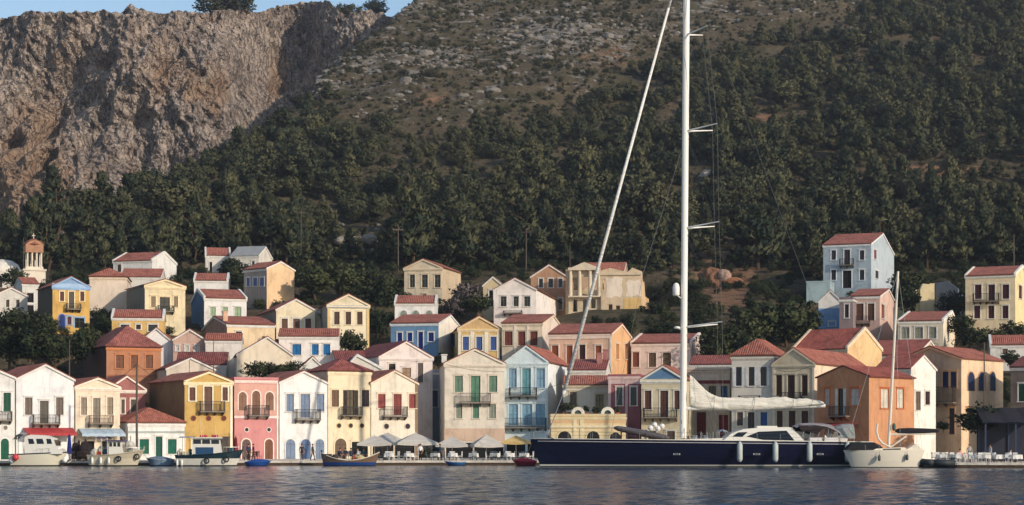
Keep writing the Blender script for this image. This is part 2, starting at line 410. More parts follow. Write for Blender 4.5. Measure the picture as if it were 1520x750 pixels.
    # roof
    rb = MB(); rb.mat(tile(roof) if rstucco is None else stucco(rstucco)); th = 0.13; oh = 0.22
    def slab(e0, e1, r0, r1):   # eave edge e0-e1, ridge edge r0-r1
        e0, e1, r0, r1 = map(Vector, (e0, e1, r0, r1)); up = Vector((0, 0, th)); L = (e1-e0).length; S = ((r0+r1)/2-(e0+e1)/2).length
        lr = (r1-r0).length; o = (L-lr)/2
        rb.face([e0+up, e1+up, r1+up, r0+up], [(0, 0), (L, 0), (L-o, S), (o, S)]); rb.face([e0, e1, r1, r0])
        rb.face([e0, e1, e1+up, e0+up]); rb.face([e0, r0, r0+up, e0+up]); rb.face([e1, r1, r1+up, e1+up])
    if kind == 'gf':
        sl = hr/um if um > 0.1 else 0.4; sr = hr/(wd-um)
        y0, y1 = -0.1, d+0.1; g = 0.02
        slab((-oh, y1, h-oh*sl+g), (-oh, y0, h-oh*sl+g), (um, y1, h+hr+g), (um, y0, h+hr+g))
        slab((wd+oh, y0, h-oh*sr+g), (wd+oh, y1, h-oh*sr+g), (um, y0, h+hr+g), (um, y1, h+hr+g))
    elif kind == 'ef':
        s_ = hr/(d/2); g = 0.02; x0, x1 = (-0.1, wd+0.1) if not parap else (0.14, wd-0.14)
        slab((x0, -oh, h-oh*s_+g), (x1, -oh, h-oh*s_+g), (x0, d/2, h+hr+g), (x1, d/2, h+hr+g))
        slab((x1, d+oh, h-oh*s_+g), (x0, d+oh, h-oh*s_+g), (x1, d/2, h+hr+g), (x0, d/2, h+hr+g))
    elif kind == 'hip':
        ins = min(wd, d)/2*0.98; g = 0.03; z_ = h+g
        if wd >= d: r0, r1 = (ins, d/2, z_+hr), (wd-ins, d/2, z_+hr)
        else: r0, r1 = (wd/2, ins, z_+hr), (wd/2, d-ins, z_+hr)
        c = [(-oh, -oh, z_), (wd+oh, -oh, z_), (wd+oh, d+oh, z_), (-oh, d+oh, z_)]
        if wd >= d: slab(c[0], c[1], r0, r1); slab(c[1], c[2], r1, r1); slab(c[2], c[3], r1, r0); slab(c[3], c[0], r0, r0)
        else: slab(c[0], c[1], r0, r0); slab(c[1], c[2], r0, r1); slab(c[2], c[3], r1, r1); slab(c[3], c[0], r1, r0)
    if kind != 'flat': ro_o = rb.build('roof', root)
    else:
        pb = MB(); pb.mat(wm); obox(pb, Of, Ux, Nf, -0.05, wd+0.05, h, h+0.25, -0.25, 0.05); pb.box(wd-0.2, wd+0.05, 0.25, d, h, h+0.25); pb.box(-0.05, 0.2, 0.25, d, h, h+0.25)
        ro_o = pb.build('parapet', root)
    # cornice / trims
    tb = MB(); tb.mat(tm)
    if kind == 'gf' and (ped or eavebar):
        for (p, q) in (((-0.12, h), (um, h+hr)), ((wd+0.12, h), (um, h+hr))):
            p0 = Vector((p[0], 0, p[1]-0.05)); q0 = Vector((q[0], 0, q[1]-0.0)); hh = 0.2
            tb.prism([p0+Vector((0, 0.02, -hh)), q0+Vector((0, 0.02, -hh)), q0+Vector((0, 0.02, 0.015)), p0+Vector((0, 0.02, 0.015))], (0, -0.19 if p[0] < 0 else -0.187, 0))
    if ped: obox(tb, Of, Ux, Nf, -0.14, wd+0.14, h-0.36, h-0.14, -0.02, 0.15); obox(tb, Of, Ux, Nf, -0.1, wd+0.1, h-0.5, h-0.36, -0.02, 0.08)
    if kind in ('ef', 'hip', 'flat') and eavebar:
        obox(tb, Of, Ux, Nf, -0.1, wd+0.1, h-0.3, h-0.11, -0.02, 0.12); obox(tb, Of, Ux, Nf, -0.06, wd+0.06, h-0.42, h-0.3, -0.02, 0.06)
        if kind != 'ef': obox(tb, Or, Uy, Nr, -0.05, d, h-0.3, h-0.11, -0.02, 0.117)
    if kind == 'ef':
        for xx, sx in ((wd, 1), (0, -1)):   # raking trim on both gable ends, raised as a parapet where asked
            up = 0.26 if parap else 0.02
            for yb in (-0.15, d+0.15):
                p0 = Vector((xx, yb, h-0.04)); q0 = Vector((xx, d/2, h+hr)); x_in = -0.2*sx if parap else -0.02*sx
                tb.prism([p0+Vector((x_in, 0, -0.2)), q0+Vector((x_in, 0, -0.2)), q0+Vector((x_in, 0, up)), p0+Vector((x_in, 0, up))], (0.3*sx if parap else 0.14*sx, 0, 0))
    if tb.f: tb.build('cornice', root)
    for q in bands:   # (y0,y1,col,proud)
        bb = MB(); bb.mat(stucco(C(q[2]))); xx = q[4:] if len(q) > 4 else None
        u0, u1 = (fu(xx[0]), fu(xx[1])) if xx else (-0.04, wd+0.04)
        obox(bb, Of, Ux, Nf, u0, u1, Zp(q[1], YA)-z0, Zp(q[0], YA)-z0, -0.02, q[3]); bb.build('wall_band', root)
    for q in pil:
        bb = MB(); bb.mat(stucco(C(q[2]))); u0, u1 = fu(q[0]), fu(q[1]); obox(bb, Of, Ux, Nf, u0, u1, 0, h-0.12, -0.02, 0.075); bb.build('pilaster', root)
    for L, O_, U_, N_ in ((fo, Of, Ux, Nf), (ro, Or, Uy, Nr), (lo, Ol, Uy, Nl)):
        for o in L: opening(root, O_, U_, N_, *o)
    for q in balc: balcony(root, Of, Ux, Nf, fu(q[0]), fu(q[1]), fz(q[0], q[3])-0.02, fz(q[0], q[2]), **(q[4] if len(q) > 4 else {}))
    for q in rbalc: a_, b_ = sorted((rv(q[0]), rv(q[1]))); balcony(root, Or, Uy, Nr, a_, b_, rz(q[0], q[3]), rz(q[0], q[2]))
    for q in awn: awning(root, Of, Ux, Nf, fu(q[0]), fu(q[1]), fz(q[0], q[3]), fz(q[0], q[2]), q[4], *(q[5:]))
    for q in chim:
        cbm = MB(); cbm.mat(stucco(C(q[3]) if len(q) > 3 else C(wall))); u, v, hh = q[0]*wd, q[1]*d, q[2]
        zr = h+hr*0.3
        cbm.box(u-0.3, u+0.3, v-0.3, v+0.3, zr-0.3, h+hr+hh); cbm.box(u-0.38, u+0.38, v-0.38, v+0.38, h+hr+hh, h+hr+hh+0.12); cbm.build('chimney', ro_o)
    cxy = Vector((xA, YA, 0))+U*(wd/2)+Vd*(d/2)
    for fx in (0.1, 0.5, 0.9):
        for fy in (0.0, 0.5, 1.0):
            p = Vector((xA, YA, 0))+U*(wd*fx)+Vd*(d*fy); BASES.append((p.x, p.y, z0-0.1-(0.6 if fy == 0 else 0)))
    RECTS.append((min(A, L_ or A), max(B, R_ or B), top, base, YA+min(0, wd*sb), cxy.x, cxy.y, max(wd, d)*0.62))
    HOUSES.append(root)
    return root, dict(O=Vector((xA, YA, z0)), U=U, V=Vd, w=wd, d=d, h=h, hr=hr)
# ------------------------------------------------------------------ the houses (pixels of the photo on each facade, depth, rotation)
GRN=(38,96,70); BRN=(104,78,62); TAUPE=(128,112,98); DKB=(70,52,44); BLU=(34,92,160); SKYB=(140,182,206); GRB=(128,148,178); MAR=(92,40,38); RED=(150,62,54); SGR=(112,148,122); ORB=(150,90,54); NAVY=(36,52,98); DK=(46,42,40)
def W(st, y0, y1, col, *xs, f=None): return [(st, a, b, y0, y1, col)+((f,) if f else ()) for a, b in xs]
YL = lambda px: 196+(px+30)*22/660
# --- left quay, front row
house('white quay house with green shutters, cut off by the left edge of the photo', -34, 22, YL(-34), 28, 683, 559, 548, d=9, ped=False, wall='white',
      wins=W('w', 583, 611, GRN, (5, 16), (-14, -3))+[('r', 8, 635, 3.2, (120, 104, 92)), ('ad', 1, 13, 651, 682, (24, 104, 76))], balc=[(-16, 16, 611, 625)])
house('tall white quay house with taupe shutters and a red awning', 24, 110, YL(24), 28, 683, 562, 541, d=12, wall=(232, 230, 226),
      wins=W('w', 590, 616, TAUPE, (37, 48), (83, 94))+W('d', 595, 629, (112, 104, 92), (59, 72))+[('s', 40, 54, 655, 683, DK), ('s', 62, 90, 655, 683, DK)],
      balc=[(47, 87, 616, 630)], awn=[(34, 108, 635, 647, (178, 66, 66))])
house('narrow cream quay house with a pale blue awning and wooden balcony', 112, 178, YL(112), 28, 683, 573, 561, d=10, wall=(236, 212, 178), ped=True, trim=(244, 226, 206),
      wins=W('w', 590, 616, (168, 148, 122), (120, 129), (159, 168))+W('d', 591, 629, (150, 140, 120), (138, 149))+[('s', 128, 140, 655, 683, DK), ('s', 150, 172, 655, 683, DK)],
      balc=[(130, 166, 617, 630, dict(rail=(112, 84, 66)))], awn=[(116, 180, 636, 648, (176, 192, 204))])
house('small dusky rose house with white trimmed pediment behind the low shop', 160, 216, 211, 26, 683, 577, 558, d=8, wall=(172, 98, 92), ped=True, trim=(236, 222, 208), pedcol=(178, 104, 96),
      wins=W('w', 593, 614, (110, 96, 86), (180, 185), (194, 203)))
house('low white shop with red hipped roof and green shutters', 190, 274, YL(190)-1, 26, 683, 628, 607, 'hip', d=8, wall=(232, 228, 220), 
      wins=W('w', 652, 674, (22, 112, 86), (207, 221), (249, 262))+W('d', 648, 683, (30, 96, 80), (231, 241)), bands=[(640, 643, (170, 178, 172), 0.05)])
house('mustard yellow quay house with three round windows', 274, 345, YL(274)-1, 28, 683, 565, 552, d=13, wall=(212, 160, 66), ped=True, trim=(240, 222, 178), sidewall=(150, 112, 66), L_=222,  # brown side wall: its shade is put into the colour
      wins=W('w', 575, 595, (118, 78, 60), (281, 290), (330, 338), f=(244, 232, 206))+[('d', 303, 315, 574, 611, (124, 88, 70), (244, 232, 206)), ('r', 287, 621, 3.3, (84, 36, 28), (150, 84, 44)), ('r', 309.5, 621, 3.3, (84, 36, 28), (150, 84, 44)), ('r', 332, 621, 3.3, (84, 36, 28), (150, 84, 44)), ('s', 285, 300, 655, 683, DK), ('s', 312, 336, 655, 683, DK)],
      balc=[(294, 331, 596, 612)], pil=[(341.5, 345, (240, 226, 196))])
house('pink quay house with arched brown shutters and a small pediment', 348, 413, YL(348), 26, 683, 563, 551, 'flat', d=9, wall=(222, 132, 128), trim=(244, 220, 206),
      wins=[('a', 354, 366, 582, 609, (158, 112, 84)), ('ad', 374, 386, 580, 618, (150, 102, 76)), ('a', 394, 406, 582, 609, (158, 112, 84)), ('r', 366, 638, 3.0, (52, 40, 40), (244, 226, 214)), ('r', 399, 638, 3.0, (52, 40, 40), (244, 226, 214)), ('ad', 359, 372, 652, 683, (120, 92, 84)), ('ad', 393, 405, 652, 683, (142, 88, 60))],
      balc=[(366, 397, 602, 618)], bands=[(570, 616, (228, 160, 138), 0.02), (617, 621, (244, 216, 204), 0.08)], pil=[(410.5, 413, (244, 226, 206))], name='house')
house('white quay house with grey blue shutters and a blue arched doorway', 415, 486, YL(415), 26, 683, 567, 551, d=10, wall=(234, 230, 224),
      wins=W('w', 585, 611, GRB, (425, 436), (470, 481))+W('d', 585, 620, GRB, (446, 460))+[('a', 424, 438, 652, 681, GRB), ('ad', 446, 461, 652, 683, (96, 124, 170)), ('a', 468, 481, 652, 681, GRB)], balc=[(437, 473, 608, 624)])
house('pale yellow quay house with a red hipped roof and brown shutters', 487, 551, YL(487), 26, 683, 551, 535, 'hip', d=7, wall=(238, 216, 172), trim=(238, 220, 186), roof=(142, 72, 62),
      wins=W('w', 579, 604, (134, 98, 72), (492, 503))+[('O', 515, 526, 579, 618, DK, (70, 54, 48)), ('w', 537, 548, 579, 604, (58, 46, 50)), ('r', 503, 632, 3.4, (50, 38, 28), (226, 200, 150)), ('r', 520.5, 632, 3.4, (50, 38, 28), (226, 200, 150)), ('r', 537, 632, 3.4, (50, 38, 28), (226, 200, 150)), ('ad', 497, 514, 651, 683, (126, 98, 74)), ('s', 522, 546, 656, 683, DK)],
      balc=[(505, 535, 604, 618)])
house('cream gabled quay house with dusty red shutters', 551, 620, YL(551), 24, 683, 568, 550, d=8, wall=(236, 220, 194), eavebar=True, trim=(232, 214, 188),
      wins=W('w', 585, 606, (168, 76, 70), (561, 572), (607, 617))+W('d', 585, 616, (160, 72, 66), (584, 596))+[('r', 573.5, 633, 4.0, (36, 30, 30), (216, 204, 184)), ('r', 605, 633, 4.0, (36, 30, 30), (216, 204, 184)), ('s', 553, 584, 656, 683, DK), ('s', 586, 615.5, 656, 683, DK)],
      balc=[(567, 602, 604, 619)], pil=[(616.5, 620, (150, 118, 84))])
house('broad cream house with pale green shutters facing the umbrellas', 660, 749, 221, 5, 683, 539, 518, d=9, wall=(226, 212, 190), ped=True, trim=(226, 212, 192), L_=652,
      wins=W('w', 558, 582, SGR, (675, 687), (726, 738))+W('d', 558, 597, (96, 148, 116), (699, 713))+W('w', 600, 621, (150, 160, 138), (677, 686), (726, 736))+W('w', 600, 621, (92, 148, 118), (702, 711))+[('s', 662, 702, 657.5, 683, DK), ('s', 704, 747, 657.5, 683, DK)],
      balc=[(683, 728, 584, 599)], bands=[(636, 657, (214, 178, 148), 0.05)], chim=[(0.02, 0.3, -0.6, 'white')])
house('pale blue house with sky blue shutters on both upper floors', 749, 813, 222.5, -11, 683, 537, 513, d=9, wall=(214, 228, 228), ped=True, trim=(222, 234, 234), R_=846, sidewall=(232, 234, 230), 
      wins=W('w', 547, 576, SKYB, (755, 767), (796, 809))+W('d', 547, 588, (110, 176, 184), (775, 788))+W('w', 600, 631, (138, 188, 214), (755, 769), (775, 790), (795, 809))+[('s', 752, 780, 655, 683, DK), ('s', 783, 808, 655, 683, DK)],
      balc=[(757, 798, 576, 589), (748, 812, 621, 636)], bands=[(592, 596, (232, 238, 236), 0.06)])
# --- centre and right quay
house('low cream arcade building with round ornaments on its parapet', 818, 929, 203, 0, 683, 618, 618, 'flat', d=9, wall=(224, 196, 138), trim=(216, 200, 160), sidewall=(170, 150, 120),
      wins=[('a', 828, 848, 640, 680, (34, 30, 28), (226, 208, 162)), ('a', 871, 890, 640, 680, (34, 30, 28), (226, 208, 162)), ('a', 905, 922, 642, 680, (44, 40, 36), (226, 208, 162))], bands=[(619, 628, (228, 172, 108), 0.03), (632, 635, (226, 208, 166), 0.14)], pil=[(851, 856, (230, 210, 160)), (861, 866, (230, 210, 160))], name='arcade_building', cat='building')
house('beige two storey wall house with red lean roof behind the arcade', 836, 903, 219, -4, 683, 571, 559, 'ef', d=6, wall=(214, 202, 178), trim=(206, 190, 160), wins=W('w', 582, 604, (124, 108, 88), (846, 856))+W('o', 586, 611, DK, (884, 896)))
house('low cottage with a red tiled roof and pink chimney below the peach house', 843, 899, 226, -8, 683, 549, 535, 'ef', d=7, wall=(220, 210, 194), chim=[(0.93, 0.5, 1.2, (190, 118, 110)), (0.8, 0.3, 0.7, (190, 118, 110))], roof=(134, 70, 62))
house('narrow wine pink house with white window surrounds', 903, 950, 214, -12, 683, 559, 556, 'flat', d=8, wall=(176, 92, 98), trim=(222, 190, 180), wins=W('w', 575, 602, (104, 110, 100), (915, 924), (936, 945), f=(236, 222, 212))+W('d', 640, 683, MAR, (914, 926)), pil=[(903, 907, (224, 190, 182)), (928, 932, (214, 178, 172))], bands=[(558, 570, (222, 184, 178), 0.05)])
house('cream house with a sky blue pediment beside the yacht mast', 952, 1016, 207, -14, 683, 563, 543, d=8, wall=(206, 190, 152), ped=True, trim=(222, 218, 206), pedcol=(84, 128, 172),
      wins=W('w', 580, 608, (110, 70, 58), (957, 967), (1001, 1009))+W('d', 580, 622, (104, 66, 56), (980, 992))+W('w', 640, 672, BRN, (962, 974), (990, 1002)), balc=[(956, 1006, 606, 621)])
house('small cream house with red painted bands behind the furled sail', 1018, 1083, 214, -14, 683, 549, 545, 'flat', d=7, wall=(208, 190, 166), trim=(198, 182, 158), bands=[(550, 554, (140, 44, 44), 0.04), (565, 570, (140, 44, 44), 0.04)],
      wins=[('o', 1052, 1063, 573, 592, DK), ('w', 1070, 1080, 573, 591, (44, 100, 152)), ('w', 1030, 1041, 573, 592, MAR), ('d', 1067, 1081, 616, 650, (140, 40, 44)), ('d', 1034, 1048, 612, 650, (120, 40, 40))])
house('pale grey house with open white shutters and dark blue windows', 1086, 1149, 207, -20, 683, 529, 506, 'hip', d=9, wall=(206, 198, 184), trim=(214, 204, 188), 
      wins=W('O', 545, 573, NAVY, (1092, 1101), (1111, 1120), (1129, 1138), f=(226, 224, 220))+[('w', 1129, 1139, 612, 632, (52, 96, 160)), ('w', 1094, 1103, 612, 632, (96, 84, 76)), ('d', 1110, 1120, 612, 650, (80, 74, 70))], balc=[(1098, 1130, 588, 596)])
house('beige pedimented house with brown shutters right of the furled sail', 1147, 1209, 205, -29, 683, 540, 517, d=9, wall=(204, 186, 154), ped=True, trim=(206, 192, 166), R_=1288, sidewall=(236, 208, 172), pil=[(1147, 1150.5, (216, 202, 176)), (1206, 1209, (216, 202, 176))],  # paler side wall carries the sunlight in its colour
      wins=W('w', 557, 588, (82, 54, 42), (1152, 1161), (1190, 1199))+W('d', 557, 592, (78, 52, 42), (1169, 1180))+W('w', 610, 640, (92, 62, 50), (1153, 1162), (1171, 1181), (1190, 1200)), balc=[(1160, 1192, 583, 594)])
house('burnt orange corner house with white shutters above the sailboat', 1213, 1290, 197, -43, 683, 561, 544, d=9, wall=(206, 124, 72), R_=1357, eavebar=False, trim=(196, 110, 64), sidewall=(222, 140, 82), roof=(146, 70, 56),  # front toned as shaded, side wall as sunlit orange
      wins=W('w', 577, 602, (214, 206, 194), (1224, 1231), (1263, 1275))+[('O', 1244, 1252, 577, 618, DK, (224, 216, 206))], rwins=W('w', 577, 606, (226, 214, 190), (1307, 1319), (1331, 1341)), balc=[(1236, 1262, 604, 619)], awn=[(1222, 1276, 628, 636, (150, 60, 56))])
house('white house squeezed between the burnt orange and the blue shuttered corner houses', 1300, 1352, 206, -43, 683, 548, 528, 'ef', d=9, R_=1389, wall='white', sidewall=(238, 230, 216), rwins=W('w', 581, 609, (120, 100, 82), (1359, 1366))+W('w', 581, 601, (70, 48, 44), (1373, 1380)), roof=(150, 76, 62))
house('peach corner house with dark blue shutters and a hanging balcony', 1334, 1427, 212, -41, 683, 535, 515, d=9, R_=1489, wall=(196, 160, 124), sidewall=(238, 198, 150), eavebar=True, trim=(206, 160, 120),  # shaded front and sunlit side are two tones of one wall
      wins=W('w', 552, 576, NAVY, (1399, 1408), (1411, 1420))+[('d', 1409, 1417, 606, 645, (60, 56, 66))], rwins=W('a', 552, 580, (38, 60, 104), (1436, 1446), (1452, 1462), (1469, 1477))+W('w', 606, 621, (96, 88, 84), (1434, 1442)), balc=[(1390, 1420, 575, 599)])
house('dark stone storehouse at the right edge of the quay', 1500, 1560, 205, -34, 683, 545, 530, 'ef', d=8, wall=(120, 104, 92), trim=(214, 208, 200), roof=(120, 62, 56), wins=W('w', 570, 596, GRN, (1512, 1521)))
# --- second row and up the slope, left to right
house('small white gabled cottage on the slope at the far left', -8, 41, 262, 20, 472, 438, 427, d=8, wall='offw', lwins=(), wins=W('w', 445, 456, (90, 74, 64), (9, 14), (24, 29)))
house('two storey white house with dark arched loggia below the bell tower', 33, 57, 282, 24, 466, 421, 413, 'ef', d=7, wall=(214, 208, 196), wins=W('s', 435, 449, DK, (40, 50))+W('s', 453, 464, DK, (40, 50)))
house('bright yellow house with a sky blue pediment and arched blue door', 78, 133, 254, 27, 489, 424, 411, d=10, L_=56, wall=(226, 166, 62), sidewall=(96, 84, 68), ped=True, trim=(150, 182, 216), pedcol=(126, 164, 206),  # side wall yellow darkened to stand for shade
      wins=W('w', 433, 447, (112, 64, 58), (89, 95), (119, 125), f=(236, 220, 180))+[('d', 102, 110, 433, 458, (104, 92, 82), (236, 220, 180)), ('ad', 88, 96, 467, 489, (40, 60, 130), (96, 120, 190)), ('w', 100, 106, 470, 482, (100, 52, 60)), ('s', 111, 125, 472, 487, (60, 66, 50))], bands=[(420.5, 427, (160, 190, 222), 0.08)], balc=[(97, 119, 451, 460)])
house('plain windowless pink beige house with red hipped roof beside the bright yellow house', 133, 188, 268, 8, 462, 411, 401, 'hip', d=9, wall=(226, 204, 178), trim=(222, 200, 176))
house('white house with long red roof and gable on the upper left slope', 168, 226, 312, -18, 412, 388, 376, 'ef', d=9, wall='white', R_=262, wins=W('w', 393, 404, BRN, (174, 180)), parap=True)
house('low white house with red roof in front of the upper left gable', 180, 238, 297, 4, 428, 411, 400, 'ef', d=8, wall='offw')
house('cream house with a dark balcony door and pale shutters left of centre slope', 215, 275, 259, 26, 490, 423, 415, d=9, L_=188, wall=(230, 208, 160), ped=True, trim=(236, 216, 176), sidewall=(150, 138, 116),  # left wall is the cream with shade painted in
      wins=W('w', 440, 456, (158, 136, 104), (224, 231), (258, 264))+[('o', 237, 252, 441, 463, DK)], balc=[(233, 257, 454, 463)])
house('low ochre yellow house with a red roof and white window frames', 166, 243, 244, 8, 500, 471, 461, 'ef', d=6, wall=(222, 172, 78), parap=True, wins=W('o', 482, 492, (70, 76, 70), (179, 192), (220, 234), f=(226, 224, 216))+W('w', 482, 489, DKB, (202, 209)))
house('large terracotta orange house with shade-toned side wall and hipped roof', 158, 239, 232, 25, 600, 515, 487, 'hip', d=11, L_=124, wall=(196, 120, 76), sidewall=(112, 78, 66), trim=(204, 130, 86), wins=W('w', 527, 547, (138, 88, 62), (172, 184), (194, 205), (216, 227)), bands=[(556, 559, (176, 100, 66), 0.08)], roof=(138, 76, 66))  # side wall is terracotta darkened by painted shade
house('plain bright white gable rising behind the terracotta house', 207, 257, 243, 5, 560, 508, 487, d=8, wall=(234, 230, 224))
house('dull pink gabled house with three tiny white windows', 257, 306, 242, 8, 560, 504, 489, d=8, wall=(204, 164, 144), wins=W('w', 513, 521, (232, 226, 216), (261, 266), (275, 280), (289, 295)))
house('off white house with a low weathered pediment between red roofs', 247, 319, 228, 20, 600, 547, 531, d=8, wall=(218, 200, 178), roof=(128, 72, 62))
house('small white house with flat red roof above the weathered pediment', 305, 358, 241, 6, 560, 505, 496, 'ef', d=6, wall=(232, 222, 208))
house('white house with a blue side wall and pale green windows', 303, 366, 266, 20, 474, 442, 431, 'ef', d=8, L_=284, wall='white', sidewall=(86, 128, 170), parap=True, wins=W('w', 456, 470, (168, 196, 150), (312, 320), (330, 338), (348, 358)))
house('long peach house with a gable wall browned by painted shade', 337, 408, 250, 22, 505, 481, 471, 'ef', d=9, L_=300, wall=(236, 200, 150), sidewall=(170, 136, 114), chim=[(0.04, 0.15, 0.3, (222, 170, 130))], wins=W('w', 492, 499, DKB, (350, 359)))  # gable wall's brown is shade put into the peach
house('low white house with a small red roof above the blue sided house', 288, 338, 286, 6, 432, 416, 407, 'ef', d=7, wall='white', parap=True)
house('white house with red roof half of the upper left pair', 305, 342, 320, 10, 408, 379, 369, 'ef', d=8, wall='offw', wins=W('s', 389, 405, DK, (311, 315), (330, 334)), parap=True)
house('white house with a grey metal roof, right of the upper left pair', 343, 384, 317, -14, 406, 380, 367, 'ef', d=8, R_=404, wall='offw', rstucco=(150, 152, 152), wins=W('w', 388, 396, DKB, (374, 378)))
house('peach house with grey shaded front and blue windows on the slope', 362, 396, 288, -43, 458, 401, 390, 'ef', d=9, R_=437, wall=(176, 160, 146), sidewall=(240, 190, 132), wins=W('w', 413, 425, (112, 130, 196), (366, 371), (376, 382), (386, 392)))  # front greyed as shade, gable kept in its sunlit peach
house('cream gabled house with three narrow brown windows', 410, 468, 256, 18, 492, 459, 444, d=9, L_=382, wall=(232, 212, 172), sidewall=(140, 128, 112), wins=W('w', 473, 490, (116, 82, 60), (418, 427), (435, 445), (453, 462)))  # grey left wall paints shade over the cream
house('small cream annex right of the three windowed gable', 469, 482, 259, 10, 490, 461, 458, 'flat', d=5, wall=(232, 210, 166), wins=W('o', 466, 473, DK, (471, 476)))
house('long white house with bright blue shutters and red roof', 414, 502, 236, 4, 560, 499, 489, 'ef', d=8, wall=(236, 230, 220), wins=W('w', 511, 527, (24, 120, 190), (434, 447), (463, 473), (480, 490)))
house('big cream gable with red tiled roof down its left side', 352, 434, 229, 10, 600, 526, 500, d=10, wall=(236, 216, 184), apx=397)
house('cream house with a blue frieze and three brown windows', 486, 548, 253, 14, 520, 452, 437, d=9, L_=466, wall=(234, 216, 176), ped=True, trim=(232, 216, 186), sidewall=(160, 156, 148), wins=W('w', 463, 482, (96, 70, 56), (496, 504), (513, 521), (530, 538)), bands=[(453, 457, (112, 142, 170), 0.1)], pil=[(486, 490, (232, 190, 110)), (544, 548, (232, 190, 110))])  # left wall greyed in colour to read as shaded
house('small house with a white painted roof amid dark red roofs', 513, 566, 228, 8, 600, 546, 527, d=9, wall='offw', rstucco=(206, 204, 200), apx=530)
house('tall pinkish white pedimented house behind the quay with tan shutters', 563, 642, 229, 22, 665, 529, 507, d=13, wall=(228, 212, 202), ped=True, trim=(230, 216, 206), roof=(124, 62, 58), wins=[('o', 577, 587, 540, 551, DK), ('w', 597, 610, 546, 560, (176, 140, 106)), ('w', 620, 628, 539, 568, (110, 96, 88))])
house('sky blue house with deep blue shutters on the middle slope', 580, 651, 253, -12, 530, 480, 468, 'ef', d=9, R_=685, wall=(96, 142, 186), sidewall=(238, 228, 206), trim=(216, 224, 226), wins=W('w', 494, 507, (30, 54, 138), (590, 597), (605, 612), (636, 644), f=(226, 226, 222))+[('d', 621, 628, 493, 518, (30, 50, 140), (226, 226, 222))])
house('low white house with red roof above the sky blue house', 586, 647, 270, 0, 478, 450, 440, 'ef', d=7, wall=(232, 228, 220), parap=True, wins=W('a', 461, 470, (150, 164, 150), (594, 604), (612, 622), (632, 642)))
house('tall weathered cream house with dark open windows on the upper slope', 600, 656, 294, -14, 450, 398, 385, d=9, R_=684, wall=(222, 200, 166), sidewall=(206, 178, 140), ped=True, trim=(228, 208, 176), wins=W('o', 408, 427, (120, 112, 100), (608, 616), (626, 635), (645, 654))+W('w', 437, 447, ORB, (627, 633)))
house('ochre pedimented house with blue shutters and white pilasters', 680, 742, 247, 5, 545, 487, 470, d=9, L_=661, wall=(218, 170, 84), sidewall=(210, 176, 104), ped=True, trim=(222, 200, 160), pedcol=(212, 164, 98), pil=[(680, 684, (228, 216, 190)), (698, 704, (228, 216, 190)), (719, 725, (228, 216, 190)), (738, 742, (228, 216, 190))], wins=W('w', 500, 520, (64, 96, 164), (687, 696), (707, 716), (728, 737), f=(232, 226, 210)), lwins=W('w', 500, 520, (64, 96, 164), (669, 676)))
house('beige house with red brown shutters and a flat red roof', 745, 805, 247, -12, 545, 480, 468, 'ef', d=8, R_=836, wall=(226, 204, 172), sidewall=(232, 208, 186), trim=(226, 208, 180), wins=W('w', 492, 513, (138, 70, 58), (749, 761), (769, 780), (787, 798)), pil=[(763, 767, (238, 222, 196)), (782, 785, (238, 222, 196))])
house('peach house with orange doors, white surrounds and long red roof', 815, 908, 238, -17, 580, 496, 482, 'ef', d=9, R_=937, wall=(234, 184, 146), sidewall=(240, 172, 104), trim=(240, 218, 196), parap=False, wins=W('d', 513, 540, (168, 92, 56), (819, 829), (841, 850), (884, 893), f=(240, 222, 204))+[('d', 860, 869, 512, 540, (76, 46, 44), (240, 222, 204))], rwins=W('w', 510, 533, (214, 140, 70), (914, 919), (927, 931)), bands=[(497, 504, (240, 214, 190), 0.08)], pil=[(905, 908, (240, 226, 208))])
house('white gabled house with three square windows on the middle slope', 733, 796, 272, -9, 472, 430, 413, d=9, R_=828, wall=(240, 228, 216), wins=W('o', 440, 455, (110, 96, 84), (743, 752), (762, 770), (778, 787)), balc=[(748, 776, 462, 466)])
house('brown ochre gabled house with small dark windows behind the white gable', 788, 842, 294, -8, 475, 411, 393, d=9, wall=(192, 140, 98), wins=W('o', 414, 427, DK, (800, 806), (814, 821), (829, 835))+W('o', 443, 460, DK, (829, 835)))
house('small beige cottage with weathered roof left of the white gable', 717, 746, 285, -6, 472, 424, 411, d=7, wall=(206, 180, 132), roof=(150, 128, 110), wins=W('s', 431, 455, DK, (726, 732)))
house('pale pink house with planted windows right of the yacht mast', 937, 1026, 243, -16, 580, 510, 497, 'ef', d=8, R_=1050, wall=(232, 204, 188), sidewall=(242, 214, 198), parap=True, trim=(240, 222, 210), wins=W('w', 523, 545, (150, 84, 58), (939, 949))+W('w', 524, 545, (120, 96, 70), (963, 974), (984, 996)))
house('tall ice blue house with red roof standing alone on the right slope', 1222, 1293, 300, -22, 432, 364, 348, 'ef', d=9, R_=1327, wall=(160, 176, 186), sidewall=(180, 192, 198), trim=(238, 238, 236), wins=W('w', 372, 386, (66, 66, 76), (1234, 1241), (1276, 1283))+W('d', 371, 395, (70, 60, 66), (1253, 1262))+W('w', 401, 416, (56, 58, 70), (1234, 1241), (1276, 1283))+W('s', 402, 428, DK, (1251, 1264)), rwins=[('w', 1297, 1301, 370, 384, (150, 60, 60)), ('w', 1299, 1304, 401, 413, (60, 56, 64))], balc=[(1247, 1268, 385, 395)])  # front colour holds shade, gable colour the lit tone
house('low teal walled terrace house left of the tall ice blue house', 1197, 1232, 293, -15, 446, 420, 419, 'flat', d=7, wall=(160, 182, 184), eavebar=False)
house('small white house with a pale blue lower wall on the right slope', 1215, 1250, 275, -12, 490, 448, 431, d=8, wall=(230, 222, 210), bands=[(458, 489, (118, 160, 204), 0.03)], wins=W('w', 478, 484, (70, 100, 160), (1230, 1240)))
